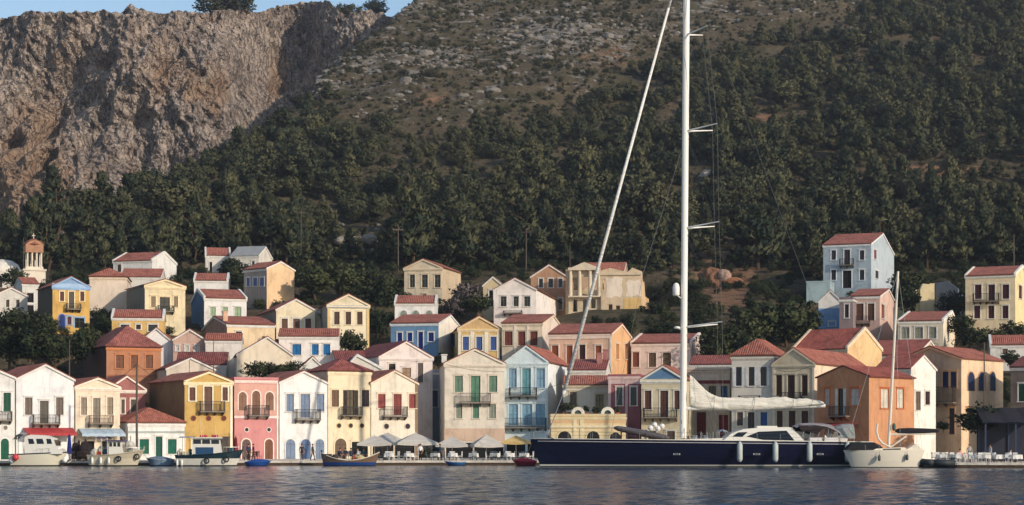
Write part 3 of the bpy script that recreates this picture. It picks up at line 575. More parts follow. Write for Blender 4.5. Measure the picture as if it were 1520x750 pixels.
house('dusky pink house with brown doors and an iron balcony on the right slope', 1262, 1306, 260, -18, 500, 440, 430, 'ef', d=8, R_=1331, wall=(196, 158, 144), sidewall=(222, 182, 160), wins=W('d', 451, 476, (110, 74, 54), (1271, 1282), (1288, 1298)), rwins=W('w', 451, 472, (150, 84, 62), (1308, 1313)), balc=[(1268, 1292, 470, 481)])
house('grey lean house standing for the shaded left side of the dusky pink house', 1246, 1266, 257, -18, 500, 444, 440, 'flat', d=7, wall=(140, 122, 122), wins=W('w', 452, 472, (60, 52, 52), (1254, 1260)))  # stands for the pink house's shaded left side, shade in the grey
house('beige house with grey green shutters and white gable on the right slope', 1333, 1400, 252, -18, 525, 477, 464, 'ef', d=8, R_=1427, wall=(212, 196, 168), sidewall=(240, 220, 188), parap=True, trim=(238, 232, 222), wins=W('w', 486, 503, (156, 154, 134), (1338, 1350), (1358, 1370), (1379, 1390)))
house('two storey pale yellow house with maroon shutters at the right edge', 1433, 1507, 266, -25, 495, 410, 397, 'ef', d=9, R_=1528, wall=(232, 206, 158), sidewall=(244, 214, 140), parap=True, trim=(240, 232, 216), wins=W('w', 423, 444, (88, 40, 46), (1447, 1457), (1488, 1498))+W('d', 423, 448, (84, 38, 44), (1467, 1477))+W('w', 454, 473, (88, 40, 46), (1446, 1455), (1467, 1476), (1488, 1497)), rwins=W('w', 423, 443, (96, 44, 46), (1512, 1517)), balc=[(1445, 1484, 437, 449)])  # duller front and brighter side put the light into the wall colours
house('low white house with red roof at the right edge below the yellow house', 1470, 1530, 243, -12, 545, 512, 499, 'ef', d=7, wall=(226, 220, 208), parap=True, wins=W('w', 518, 526, (124, 96, 70), (1488, 1496)))
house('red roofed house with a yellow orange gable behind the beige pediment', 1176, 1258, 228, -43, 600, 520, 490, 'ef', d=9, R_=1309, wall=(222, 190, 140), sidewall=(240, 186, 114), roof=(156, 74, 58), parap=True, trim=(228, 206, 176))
house('long low house with a red roof behind the orange corner house', 1284, 1360, 230, -26, 600, 528, 506, 'ef', d=9, wall=(214, 180, 146), R_=1400, roof=(148, 74, 60))
house('house with a weathered red roof glimpsed left of the furled sail', 1024, 1086, 229, -14, 600, 541, 529, 'ef', d=6, wall=(206, 184, 160), roof=(140, 72, 62))

house('low house with a long dark red roof above the weathered pediment', 262, 336, 236, 5, 600, 541, 524, 'ef', d=7, wall='offw', roof=(128, 66, 60))
house('tiny white gable peeking up right of the bushes behind the quay gables', 446, 482, 226.5, 10, 600, 547, 530, d=7, wall='white')
house('narrow house with painted bluish shade deep in the alley left of the broad cream house', 637, 662, 236, 0, 660, 552, 548, 'flat', d=6, wall=(150, 160, 176), wins=W('w', 580, 604, (70, 104, 150), (640, 650)))  # bluish wall colour stands for the shade in the alley
house('small cream house with a red roof behind the pink and white quay houses', 372, 424, 232, 12, 600, 553, 540, 'ef', d=6, wall=CREAM, roof=(130, 68, 60))
house('low red roofed house wedged behind the pale yellow quay house', 500, 545, 232, 12, 600, 540, 522, 'ef', d=8, wall='offw', roof=(124, 62, 58))

def round_ornament(px, py, Y, label):
    m = MB(); m.mat(stucco((226, 216, 196))); p = P(px, py, Y); r = 0.72
    ring(m, Vector((0, 0, 0)), Vector((1, 0, 0)), Vector((0, -1, 0)), disc_pts(0, 0, 0.36, 18), disc_pts(0, 0, r, 18), -0.2, 0.1)
    m.mat(paint((60, 74, 70))); m.prism(poly3(Vector((0, 0, 0)), Vector((1, 0, 0)), Vector((0, -1, 0)), disc_pts(0, 0, 0.36, 18), -0.02), Vector((0, 0.1, 0)))
    m.mat(stucco((226, 216, 196))); m.box(-0.85, 0.85, -0.15, 0.3, -0.62, -0.42)
    o = m.build('ornament', None, loc=p); return tag(o, label, 'ornament', 'round parapet ornaments')
round_ornament(858, 614, 203.2, 'round white ornament on the arcade parapet beside the potted plants')
round_ornament(902, 614, 203.2, 'round white ornament on the arcade parapet below the wine pink house')

# --- church, bell tower, ruins
def church():
    Y = 300; p = P(-2, 430, Y); r = empty('church', (p.x, Y, p.z), R(18), 'white church with a low dome and pink drum at the far left', 'church')
    m = MB(); m.mat(stucco(OFFW)); m.box(-4, 3.2, -3, 6, -3, 2.6); m.build('wall', r)
    m = MB(); m.mat(stucco((222, 214, 200))); m.lathe([(3.0, 2.6), (2.9, 3.3), (2.5, 4.1), (1.6, 4.7), (0.0, 4.95)], 20, (0.6, 1.5, 0)); m.build('dome', r, smooth=True)
    m = MB(); m.mat(stucco((214, 168, 150))); m.lathe([(1.7, 2.6), (1.7, 6.0), (1.9, 6.1), (1.9, 6.35)], 14, (-2.3, 2.0, 0)); m.mat(tile()); m.lathe([(2.0, 6.35), (0.05, 7.6)], 14, (-2.3, 2.0, 0)); m.build('drum', r)
    m = MB(); m.mat(paint(DK)); m.prism(poly3(Vector((0, -3, 0)), Vector((1, 0, 0)), Vector((0, -1, 0)), arch_pts(-0.6, 0.4, 0.1, 2.0), 0.01), Vector((0, -0.03, 0))); m.build('door', r)
    BASES.append((p.x, Y, p.z)); RECTS.append((-30, 26, 385, 430, Y, p.x, Y, 6))
church()
def bell_tower():
    Y = 298; p = P(50, 425, Y); r = empty('bell_tower', (p.x, Y, p.z), R(20), 'stone bell tower with open arches and an ochre cap', 'bell tower')
    s = stucco((226, 210, 186)); m = MB(); m.mat(s); m.box(-1.65, 1.65, -1.65, 1.65, -3, 2.3); m.box(-1.8, 1.8, -1.8, 1.8, 2.3, 2.55); m.box(-1.35, 1.35, -1.35, 1.35, 2.55, 2.95); m.build('wall', r)
    for x in (-1.05, -0.35, 0.35, 1.05):
        for y in (-1.05, 1.05):
            m = MB(); m.mat(s); m.lathe([(0.2, 2.95), (0.15, 3.1), (0.14, 5.0), (0.22, 5.2)], 8, (x, y, 0)); m.build('column', r)
    m = MB(); m.mat(stucco((196, 132, 92)))
    for y in (-1.35, 1.05):
        pts = [(-1.35, 5.2), (-1.35, 6.4), (-0.7, 6.9), (0, 7.1), (0.7, 6.9), (1.35, 6.4), (1.35, 5.2)]
        for a, b in ((-1.05, -0.35), (-0.35, 0.35), (0.35, 1.05)): pass
        m.prism([(u, y, z) for u, z in pts], (0, 0.3, 0))
    m.box(-1.35, -1.05, -1.05, 1.05, 5.2, 6.4); m.box(1.05, 1.35, -1.05, 1.05, 5.2, 6.4); m.build('arch_storey', r)
    m = MB(); m.mat(tile((176, 104, 76))); m.lathe([(1.75, 6.45), (1.2, 7.0), (0.5, 7.35), (0.02, 7.5)], 8, (0, 0, 0)); m.build('cap', r)
    m = MB(); m.mat(s); m.box(-0.05, 0.05, -0.05, 0.05, 7.45, 8.3); m.box(-0.25, 0.25, -0.045, 0.045, 7.9, 8.02); m.build('cross', r)
    m = MB(); m.mat(plain('bronze', (120, 96, 60), 0.4, 0.8)); m.lathe([(0.45, 4.1), (0.34, 4.5), (0.22, 4.85), (0.02, 4.95)], 10); m.build('bell', r)
    BASES.append((p.x, Y, p.z)); RECTS.append((32, 68, 358, 425, Y, p.x, Y, 3))
bell_tower()
def ragged(mb, O, U, N, w, z0, prof, holes, th=0.5):
    """broken wall: columns of varying top height with window holes"""
    us = sorted({0, w, *[u for u, _ in prof], *[h[k] for h in holes for k in (0, 1)]})
    for a, b in zip(us[:-1], us[1:]):
        ta = np.interp(a, *zip(*prof)); tb_ = np.interp(b, *zip(*prof)); um = (a+b)/2
        cuts = sorted([(h[2], h[3]) for h in holes if h[0] < um < h[1]]); z = z0; segs = []
        for c, d in cuts: segs.append((z, c, z, c)); z = d
        segs.append((z, ta, z, tb_))
        for (za, zb, zc, zd) in segs:
            if min(zb, zd)-za < 0.02: continue
            pt = lambda u, zz, n: O+U*u+N*n+Vector((0, 0, zz))
            mb.hexa([pt(a, za, 0), pt(b, zc, 0), pt(b, zc, -th), pt(a, za, -th), pt(a, zb, 0), pt(b, zd, 0), pt(b, zd, -th), pt(a, zb, -th)])
def ruin(label, A, B, Y, b, base, prof, holes, col, extra=None, name='ruined_house', side=None):
    br = R(b); xA = X(A, Y); z0 = Zp(base, Y); s = Y/F
    r = empty(name, (xA, Y, z0), br, label, 'ruin'); U = Vector((1, 0, 0)); N = Vector((0, -1, 0)); wd = (B-A)*s/math.cos(br)
    cv = lambda px: (px-A)*s/math.cos(br); cz = lambda py: (base-py)*s
    m = MB(); m.mat(stucco(col)); ragged(m, Vector((0, 0, 0)), U, N, wd, -3, [(cv(x), cz(y)) for x, y in prof], [(cv(h[0]), cv(h[1]), cz(h[3]), cz(h[2])) for h in holes])
    m.mat(stone(col)); t0 = cz(prof[0][1]); t1 = cz(prof[-1][1]); dd = side or 6
    ragged(m, Vector((0, 0.5, 0)), Vector((0, 1, 0)), Vector((-1, 0, 0)), dd, -3, [(0, t0), (dd*0.4, t0*0.8), (dd*0.7, t0*0.9), (dd, t0*0.5)], [], -0.5)
    ragged(m, Vector((wd, 0.5, 0)), Vector((0, 1, 0)), Vector((1, 0, 0)), dd, -3, [(0, t1), (dd*0.3, t1*0.75), (dd*0.6, t1*0.85), (dd, t1*0.5)], [])
    ragged(m, Vector((0.5, dd, 0)), U, N, wd-1.0, -3, [(0, t0*0.6), (wd*0.5, max(t0, t1)*0.8), (wd, t1*0.55)], [])
    m.build('wall', r)
    if extra: extra(r, cv, cz, U, N)
    for fx in (0, 0.5, 1):
        for fy in (0, 3, 6): BASES.append((xA+fx*wd*math.cos(br)-fy*math.sin(br), Y+fx*wd*math.sin(br)+fy*math.cos(br), z0-0.3))
    RECTS.append((A, B, min(p[1] for p in prof), base, Y, xA+wd/2, Y+3, max(wd, 6)*0.6))
    return r
def neo_extra(r, cv, cz, U, N):
    m = MB(); m.mat(stucco((216, 198, 168)))
    for x in (847, 860.5, 876, 889):
        m.lathe([(0.32, cz(440)), (0.27, cz(438)), (0.24, cz(404)), (0.36, cz(402))], 10, (cv(x), -0.45, 0))
    m.build('column', r)
    m = MB(); m.mat(stucco((214, 196, 166))); m.box(cv(844), cv(891), -0.85, 0.0, cz(402), cz(398)); m.prism([(cv(848), -0.7, cz(398)), (cv(888), -0.7, cz(398)), (cv(868), -0.7, cz(390))], (0, 0.65, 0)); m.build('pediment', r)
    m = MB(); m.mat(stucco((214, 196, 166))); m.box(cv(844), cv(891), -0.9, -0.003, cz(442), cz(440)); m.build('ledge', r)
ruin('ruined neoclassical stone house with columns and empty dark windows', 844, 891, 290, -6, 482, [(844, 400), (891, 400)], [(850, 858, 412, 431), (864, 873, 411, 439), (880, 888, 412, 431), (850, 857, 445, 463), (865, 871, 445, 463), (877, 884, 444, 458)], (208, 186, 150), neo_extra, side=8)
def wall2_extra(r, cv, cz, U, N):
    m = MB(); m.mat(stucco((238, 184, 92))); m.box(cv(926), cv(951), -0.04, 0.0, cz(468), cz(443)); m.build('plaster_panel', r)
    for pp in ([(899, 441), (907, 443), (913, 440), (921, 442), (924, 431), (922, 424), (924, 413), (914, 411), (906, 414), (899, 412), (901, 426)], [(928, 440), (936, 442), (944, 439), (951, 441), (951, 424), (949, 416), (941, 418), (933, 415), (929, 421), (931, 431)]): m = MB(); m.mat(stucco((240, 218, 192))); m.prism([(cv(a), -0.03, cz(b)) for a, b in pp], (0, 0.03, 0)); m.build('plaster_panel', r)
    m = MB(); m.mat(stucco((222, 196, 156))); m.box(cv(891), cv(952), -0.2, 0.0, cz(409), cz(405)); m.build('cornice', r)
house('old ochre house with a red roof rising behind the ruined columns', 858, 926, 304, -8, 470, 402, 391, 'ef', d=8, wall=(206, 162, 122), roof=(166, 92, 70), wins=W('o', 406, 414, DK, (896, 902), (912, 918)))
ruin('broken pale plaster wall with a yellow lower panel beside the ruined columns', 892, 952, 289, -10, 486, [(892, 402), (905, 398), (922, 402), (930, 406), (938, 398), (952, 404)], [(894, 898, 414, 430), (914, 918, 426, 436), (936, 941, 432, 441), (903, 909, 452, 466), (914, 920, 454, 466)], (220, 190, 148), wall2_extra, side=5)
ruin('low broken boundary wall running down the bare red earth', 1072, 1104, 310, 4, 452, [(1072, 434), (1082, 439), (1092, 444), (1104, 447)], [], (196, 180, 158), side=1.5, name='ruined_wall')
ruin('ruined tower stump with one cream and one blue grey wall', 1366, 1388, 280, 10, 475, [(1366, 430), (1370, 421), (1382, 422), (1388, 420)], [], (222, 196, 140), side=8)
ruin('blue grey windowless ruined wall behind the right slope houses', 1389, 1418, 283, -30, 475, [(1389, 420), (1404, 418), (1418, 430)], [], (96, 104, 116), side=3, name='ruined_wall')
# ------------------------------------------------------------------ terrain
PY_ = np.array([180, 206, 216, 225, 235, 245, 255, 270, 295, 318, 345, 400, 480, 560, 620, 700, 800.])
PZ_ = np.array([.44, .44, .60, 3.6, 8.6, 13.0, 16.3, 19.8, 25.4, 30.0, 35.8, 51, 80, 116, 146, 182, 222.])
RIDGE_PX = np.array([-600, 0, 100, 200, 300, 380, 430, 480, 540, 590, 625, 680.])
RIDGE_PY = np.array([400, 366, 332, 288, 240, 204, 160, 112, 54, 18, -16, -80.])
_Yt = np.linspace(330, 800, 941); _zt = np.interp(_Yt, PY_, PZ_); _pyt = HY-(_zt-H)/_Yt*F
def ridge_depth(px): 
    ry = np.interp(px, RIDGE_PX, RIDGE_PY); return np.interp(-ry, -_pyt, _Yt)
BA = np.array(BASES)
def ground_z(x, Y, rough=True):
    x = np.asarray(x, float); Y = np.asarray(Y, float); px = CX+F*x/Y
    z = np.interp(Y, PY_, PZ_)
    Yr = ridge_depth(px); zr = np.interp(Yr, PY_, PZ_)
    z2 = zr-0.25*(Y-Yr)
    k = 3.0; z = np.where(px < 690, -k*np.logaddexp(-z/k, -z2/k), z)
    hill = sstep(335, 400, Y)
    z = z+hill*(fbm(x/55, Y/55, 1.3, 4)*6.0*(1-0.5*sstep(0, 60, np.abs(Yr-Y) < 30)))
    if rough: 
        z = z+sstep(216, 240, Y)*fbm(x/9, Y/9, 5.1, 4)*(0.5+hill*0.9)
    if len(BA):
        sel = (Y > 203) & (Y < 335)
        if sel.any():
            xs, ys = x[sel], Y[sel]; num = np.zeros_like(xs); den = np.zeros_like(xs)
            for bx, by, bz in BA:
                wgt = np.exp(-((xs-bx)**2+(ys-by)**2)/(2*2.6**2)); num += wgt*bz; den += wgt
            zz = z[sel]; f = den/(den+0.12); zz = zz*(1-f)+f*np.where(den > 1e-9, num/np.maximum(den, 1e-9), zz); z = z.copy(); z[sel] = zz
    return z
def gz(x, Y): return float(ground_z(np.array([x]), np.array([Y]))[0])
def img_y(x, Y, z): return HY-(z-H)/Y*F
def grid_mesh(name, XX, YY, ZZ, mat, attrs=None, smooth=True):
    nr, nc = XX.shape; me = bpy.data.meshes.new(name)
    co = np.stack([XX, YY, ZZ], -1).reshape(-1, 3).astype(np.float32)
    i = (np.arange(nr-1)[:, None]*nc+np.arange(nc-1)[None]).ravel(); q = np.stack([i, i+1, i+nc+1, i+nc], 1).astype(np.int32)
    return raw_mesh(me, name, co, q, mat, attrs, smooth)
def raw_mesh(me, name, co, q, mat, attrs=None, smooth=False, link=True, mi=None):
    nf, k = q.shape
    me.vertices.add(len(co)); me.vertices.foreach_set('co', co.astype(np.float32).ravel())
    me.loops.add(nf*k); me.loops.foreach_set('vertex_index', q.astype(np.int32).ravel())
    me.polygons.add(nf); me.polygons.foreach_set('loop_start', (np.arange(nf)*k).astype(np.int32))
    try: me.polygons.foreach_set('loop_total', np.full(nf, k, np.int32))
    except Exception: pass
    for m in (mat if isinstance(mat, list) else [mat]): me.materials.append(m)
    if mi is not None: me.polygons.foreach_set('material_index', mi.astype(np.int32))
    me.polygons.foreach_set('use_smooth', np.full(nf, smooth))
    for nm, v in (attrs or {}).items():
        if v.ndim == 2 and v.shape[1] == 3:
            a = me.attributes.new(nm, 'FLOAT_VECTOR', 'POINT'); a.data.foreach_set('vector', v.astype(np.float32).ravel()); continue
        a = me.attributes.new(nm, 'FLOAT', 'POINT'); a.data.foreach_set('value', v.astype(np.float32).ravel())
    me.update(calc_edges=True); me.validate()
    if not link: return me
    o = bpy.data.objects.new(name, me); COL.objects.link(o); return o
def attr(n, name): a = n.n('ShaderNodeAttribute'); a.attribute_name = name; return a.outputs['Fac']
# hillside material: dry earth, olive scrub, pale limestone
n = NT('hillside_soil'); g = n.n('ShaderNodeNewGeometry').outputs['Position']
soil = n.ramp(n.noise(g, 0.09, 8, 0.7), [(0.3, (0.060, 0.060, 0.030)), (0.45, (0.112, 0.094, 0.056)), (0.58, (0.155, 0.118, 0.078)), (0.75, (0.078, 0.076, 0.038))])
fine = n.ramp(n.noise(g, 0.8, 6, 0.75), [(0.35, (0.55, 0.55, 0.55)), (0.65, (1.25, 1.25, 1.2))])
soil = n.mix(1.0, soil, fine, 'MULTIPLY')
rk = n.noise(n.mapping(g, (0.16, 0.3, 0.5)), 1.0, 8, 0.72); rk = n.math('ADD', rk, n.math('MULTIPLY', n.math('SUBTRACT', attr(n, 'rock'), 0.5), 0.28))
rkm = n.ramp(rk, [(0.56, (0, 0, 0)), (0.64, (1, 1, 1))])
rc = n.ramp(n.noise(g, 0.6, 6, 0.7), [(0.3, (0.13, 0.115, 0.10)), (0.6, (0.30, 0.275, 0.245)), (0.8, (0.38, 0.35, 0.31))])
o_ = n.mix(rkm, soil, rc)
ea = n.ramp(n.math('ADD', attr(n, 'earth'), n.math('MULTIPLY', n.math('SUBTRACT', n.noise(g, 0.25, 5, 0.7), 0.5), 0.9)), [(0.45, (0, 0, 0)), (0.62, (1, 1, 1))])
ec = n.ramp(n.noise(g, 0.4, 5), [(0.3, (0.17, 0.095, 0.055)), (0.7, (0.36, 0.21, 0.125))])
o_ = n.mix(ea, o_, ec)
n.l(o_, n.b.inputs['Base Color']); n.bump(n.noise(g, 0.7, 6, 0.75), 0.9, 1.2); n.b.inputs['Roughness'].default_value = 1; n.b.inputs['Specular IOR Level'].default_value = 0.05
MSOIL = n.m
def scrub_line(px): return np.interp(px, [-500, 350, 440, 520, 600, 700, 860, 950, 1040, 1150, 1250, 1300, 2200], [-60, -60, 150, 185, 205, 205, 170, 105, 72, 66, 34, -20, -60])
tpx = np.linspace(-560, 2080, 520)
Yd = np.concatenate([np.linspace(214, 335, 110), np.linspace(336, 700, 230), np.linspace(705, 800, 12)])
PX, YD = np.meshgrid(tpx, Yd); XX = (PX-CX)/F*YD
ZZ = ground_z(XX, YD); IY = img_y(XX, YD, ZZ)
scrubm = sstep(0, 40, scrub_line(PX)-IY)*sstep(330, 350, YD)
crag = fbm(XX/22, YD/22, ZZ/12+2.0, 5, ridge=True); 
def bump2(px, py, cx, cy, rx, ry): return np.exp(-((px-cx)/rx)**2-((py-cy)/ry)**2)
outc = bump2(PX, IY, 645, 92, 60, 14)+bump2(PX, IY, 830, 60, 90, 30)+bump2(PX, IY, 600, 5, 30, 25)+0.8*bump2(PX, IY, 500, 95, 60, 30)+0.7*bump2(PX, IY, 1050, 10, 40, 18)+0.6*bump2(PX, IY, 540, 355, 50, 20)+0.7*bump2(PX, IY, 1052, 280, 16, 30)
ZZ = ZZ+scrubm*np.clip(crag-0.1, 0, 1)*2.0+np.clip(outc, 0, 1)*np.clip(fbm(XX/8, YD/8, ZZ/6, 4, ridge=True), 0, 1)*3.0
rockA = np.clip(0.12+0.40*scrubm+0.5*outc, 0, 1.0)
earthA = np.clip(1.3*bump2(PX, IY, 1080, 430, 36, 34)+1.1*bump2(PX, IY, 1072, 402, 46, 18)+0.75*bump2(PX, IY, 1390, 256, 150, 18)+0.6*bump2(PX, IY, 1135, 175, 44, 14)+0.55*bump2(PX, IY, 640, 150, 70, 30)+0.5*bump2(PX, IY, 900, 90, 110, 40)+.5*bump2(PX, IY, 700, 255, 80, 10), 0, 1)
ZZG = ZZ
def surf_z(x, Y):
    x = np.asarray(x, float); Y = np.asarray(Y, float); fx = np.clip((CX+F*x/Y-tpx[0])/(tpx[1]-tpx[0]), 0, len(tpx)-1.001); fy = np.clip(np.interp(Y, Yd, np.arange(len(Yd))), 0, len(Yd)-1.001)
    i, j = fx.astype(int), fy.astype(int); a, b = fx-i, fy-j
    return (ZZG[j, i]*(1-a)+ZZG[j, i+1]*a)*(1-b)+(ZZG[j+1, i]*(1-a)+ZZG[j+1, i+1]*a)*b
hill_o = grid_mesh('hillside', XX, YD, ZZ, MSOIL, dict(rock=rockA, earth=earthA)); tag(hill_o, 'steep scrub and pine covered hillside rising behind the town', 'hillside', kind='structure')

# ------------------------------------------------------------------ cliff on the left
n = NT('cliff_limestone'); g = n.n('ShaderNodeNewGeometry').outputs['Position']
base = n.ramp(n.noise(g, 0.10, 9, 0.75), [(0.28, (0.20, 0.16, 0.135)), (0.45, (0.42, 0.345, 0.29)), (0.58, (0.60, 0.51, 0.43)), (0.75, (0.36, 0.285, 0.235))])
fine = n.ramp(n.noise(n.mapping(g, (1, 1, 0.7)), 0.5, 9, 0.85), [(0.38, (0.34, 0.34, 0.36)), (0.5, (0.95, 0.93, 0.92)), (0.6, (1.5, 1.45, 1.4))])  # shaded pits and bright chips are put into the rock colour
base = n.mix(1.0, base, fine, 'MULTIPLY')
och = n.ramp(n.math('ADD', n.noise(n.mapping(g, (0.05, 0.05, 0.022)), 1.0, 5, 0.65), n.math('MULTIPLY', attr(n, 'ochre'), 0.30)), [(0.54, (0, 0, 0)), (0.74, (1, 1, 1))])
base = n.mix(n.math('MULTIPLY', och, 0.7), base, n.ramp(n.noise(g, 0.3, 6), [(0.3, (0.34, 0.20, 0.115)), (0.7, (0.54, 0.36, 0.22))]))
shr = n.ramp(n.math('ADD', n.noise(g, 0.17, 7, 0.7), n.math('MULTIPLY', attr(n, 'ledge'), 0.16)), [(0.60, (0, 0, 0)), (0.66, (1, 1, 1))])
base = n.mix(n.math('MULTIPLY', shr, 0.8), base, n.ramp(n.noise(g, 0.9, 5), [(0.3, (0.03, 0.035, 0.015)), (0.7, (0.075, 0.07, 0.03))]))
vo = n.n('ShaderNodeTexVoronoi'); vo.feature = 'DISTANCE_TO_EDGE'; vo.inputs['Scale'].default_value = 1.0
dn = n.n('ShaderNodeTexNoise'); dn.inputs['Scale'].default_value = 0.25; dn.inputs['Detail'].default_value = 6; n.l(g, dn.inputs['Vector'])
wv_ = n.n('ShaderNodeVectorMath'); wv_.operation = 'MULTIPLY_ADD'; n.l(dn.outputs['Color'], wv_.inputs[0]); wv_.inputs[1].default_value = (6, 6, 6); n.l(g, wv_.inputs[2])
n.l(n.mapping(wv_.outputs[0], (0.34, 0.34, 0.11)), vo.inputs['Vector'])
crk = n.ramp(vo.outputs['Distance'], [(0.0, (0.25, 0.24, 0.25)), (0.07, (1, 1, 1))])
base = n.mix(0.8, base, crk, 'MULTIPLY')
n.l(base, n.b.inputs['Base Color']); n.bump(n.math('ADD', n.noise(g, 0.45, 9, 0.8), n.math('MULTIPLY', n.math('MINIMUM', vo.outputs['Distance'], 0.15), 4.0)), 1.0, 2.2); n.b.inputs['Roughness'].default_value = 1; n.b.inputs['Specular IOR Level'].default_value = 0.05
MCLIFF = n.m
CT_PX = [-700, 0, 40, 75, 130, 170, 188, 200, 230, 270, 300, 340, 380, 410, 440, 470, 482, 500, 540, 570, 600, 640]
CT_PY = [60, 32, 29, 36, 32, 26, 18, 27, 29, 22, 20, 20, 18, 14, 13, 16, 26, 32, 32, 36, 38, 44]
cpx = np.linspace(-460, 640, 560); vv = np.concatenate([np.linspace(0, 1, 300), np.linspace(1.01, 3, 40)])
CPX, VV = np.meshgrid(cpx, vv)
top = np.interp(CPX, CT_PX, CT_PY); bot = 440+0*CPX
recess = 46*sstep(300, 425, CPX)-24*sstep(420, 520, CPX)+24*sstep(525, 610, CPX)                      # the gully where the cliff turns away
Y0 = 600+recess; face = np.clip(VV, 0, 1)
prof = face*55+10*np.sin(face*9+CPX/60)*0.6           # stepped face
YC = Y0+prof
zt = H+(HY-top)/F*(Y0+55); zb = H+(HY-bot)/F*Y0
ZC = zb+(zt-zb)*face
XC = (CPX-CX)/F*(640+0*Y0)
butt = fbm((XC-0.55*ZC)/25, (ZC+0.4*XC)/90, 3.3, 3)            # buttresses leaning to the left
YC = YC-16*butt*sstep(0, .2, face)*(1-0.6*sstep(.85, 1, face))-5*fbm(XC/11+ZC/30, ZC/22, 7.7, 5, ridge=True)-3.6*fbm(XC/4.0+ZC/14, ZC/5.0, 2.2, 4, ridge=True)-1.7*fbm(XC/2.0, ZC/2.2, 8.2, 4)-5.0*fbm((XC-0.25*ZC)/13, ZC/75, 11.0, 4, ridge=True)
IYC = img_y(XC, Y0, ZC)
for nx, ny_, rx_, ry_, dp in ((32, 195, 16, 14, 14), (75, 180, 12, 40, 12), (92, 235, 10, 26, 15), (165, 62, 14, 12, 9), (215, 160, 16, 16, 7), (128, 130, 18, 30, 8), (300, 82, 12, 10, 8), (258, 60, 6, 26, 8), (392, 108, 12, 12, 8), (338, 95, 5, 34, 7)): YC = YC+dp*np.exp(-((CPX-nx+0.45*(IYC-ny_))/rx_)**2-((IYC-ny_)/ry_)**2)
XC = XC+3*fbm(XC/14, ZC/14, 9.1, 4)
lipz = 2.6*fbm(XC/9, 0.3, 4.4, 5, ridge=True)
ZC = ZC+(lipz-1.0)*sstep(0.8, 1.0, face)+1.2*fbm(XC/5, YC/5, ZC/5, 4)*sstep(0, .1, face)
back = np.clip(VV-1, 0, 2); YC = YC+back*90; ZC = ZC-back*3+back*3*fbm(XC/20, YC/20, 1.1, 4)
ochre = 2.0*bump2(CPX, IYC, 296, 112, 16, 22)+1.8*bump2(CPX, IYC, 328, 118, 10, 36)+1.2*bump2(CPX, IYC, 118, 262, 22, 28)+0.9*bump2(CPX, IYC, 390, 80, 12, 50)+1.2*bump2(CPX, IYC, 150, 62, 14, 8)+0.6*bump2(CPX, IYC, 250, 100, 30, 40)+0.8*bump2(CPX, 0, 60, 0, 60, 1)*(1-sstep(.5, .75, face))
ledge = fbm(XC/16, ZC/6, 2.0, 3)
cl = grid_mesh('cliff', XC, YC, ZC, MCLIFF, dict(ochre=ochre, ledge=ledge), smooth=False); tag(cl, 'tall grey and ochre limestone cliff above the town', 'cliff', kind='structure')

# ------------------------------------------------------------------ water and quay
n = NT('sea_water'); g = n.n('ShaderNodeNewGeometry').outputs['Position']
n.b.inputs['Base Color'].default_value = (0.016, 0.038, 0.074, 1); n.b.inputs['Roughness'].default_value = 0.13; n.b.inputs['Specular IOR Level'].default_value = 0.5; n.b.inputs['IOR'].default_value = 1.33
b1 = n.n('ShaderNodeBump'); b1.inputs['Strength'].default_value = 1.0; b1.inputs['Distance'].default_value = 0.25
h1 = n.noise(n.mapping(g, (0.55, 1.0, 1.0)), 0.9, 5, 0.62); h2 = n.noise(n.mapping(g, (0.5, 1.0, 1.0)), 0.16, 3, 0.5)
n.l(n.math('ADD', n.math('MULTIPLY', h1, 0.55), n.math('MULTIPLY', h2, 0.8)), b1.inputs['Height']); n.l(b1.outputs[0], n.b.inputs['Normal'])
MWATER = n.m
m = MB(); m.mat(MWATER); 
wxs, wys = np.arange(-74, 74.1, 0.22), np.arange(52, 198.2, 0.22); WX, WY = np.meshgrid(wxs, wys)
WZ = 0.080*fbm(WX/1.3+0.15*WY, WY/0.8, 0.4, 2)+0.03*fbm(WX/5, WY/3, 3.1, 2)
gust = 0.8+0.55*np.clip(0.5+fbm(WX/30, WY/10, 6.6, 2), 0, 1); WZ = WZ*gust*(0.07+0.93*(1-sstep(156, 176, WY)))*1.15-0.02
edge = np.minimum(np.minimum(sstep(-74, -70, WX), 1-sstep(70, 74, WX)), sstep(52, 56, WY)); WZ = WZ*edge
me_w = bpy.data.meshes.new('water'); nr_, nc_ = WX.shape; i_ = (np.arange(nr_-1)[:, None]*nc_+np.arange(nc_-1)[None]).ravel(); q_ = np.stack([i_, i_+1, i_+nc_+1, i_+nc_], 1)
co_ = np.stack([WX, WY, WZ], -1).reshape(-1, 3); k_ = len(co_)
ext = np.array([(-2500, -300), (2500, -300), (2500, 198), (-2500, 198), (-74, 52), (74, 52), (74, 198), (-74, 198)], float); co_ = np.concatenate([co_, np.concatenate([ext, np.full((8, 1), -0.001)], 1)])
q_ = np.concatenate([q_, k_+np.array([(0, 1, 5, 4), (1, 2, 6, 5), (3, 0, 4, 7)])])
tag(raw_mesh(me_w, 'water', co_, q_, MWATER, None, True), 'dark blue rippled harbour water', 'water', kind='structure')
m = MB(); m.mat(stone((150, 136, 116), 0.5)); m.face([(-5000, -800, -6), (5000, -800, -6), (5000, 9000, -6), (-5000, 9000, -6)]); tag(m.build('seabed_ground'), 'flat ground under the sea and beyond the hill', 'ground', kind='structure')
QE = [(-400, 191), (0, 191.5), (350, 193), (640, 195), (790, 195), (1000, 194), (1240, 189), (1360, 183), (1420, 178.5), (1560, 176.5), (2100, 172)]
QP = [Vector((X(px, Y), Y, 0)) for px, Y in QE]
m = MB(); m.mat(stone((214, 204, 188), 0.8))
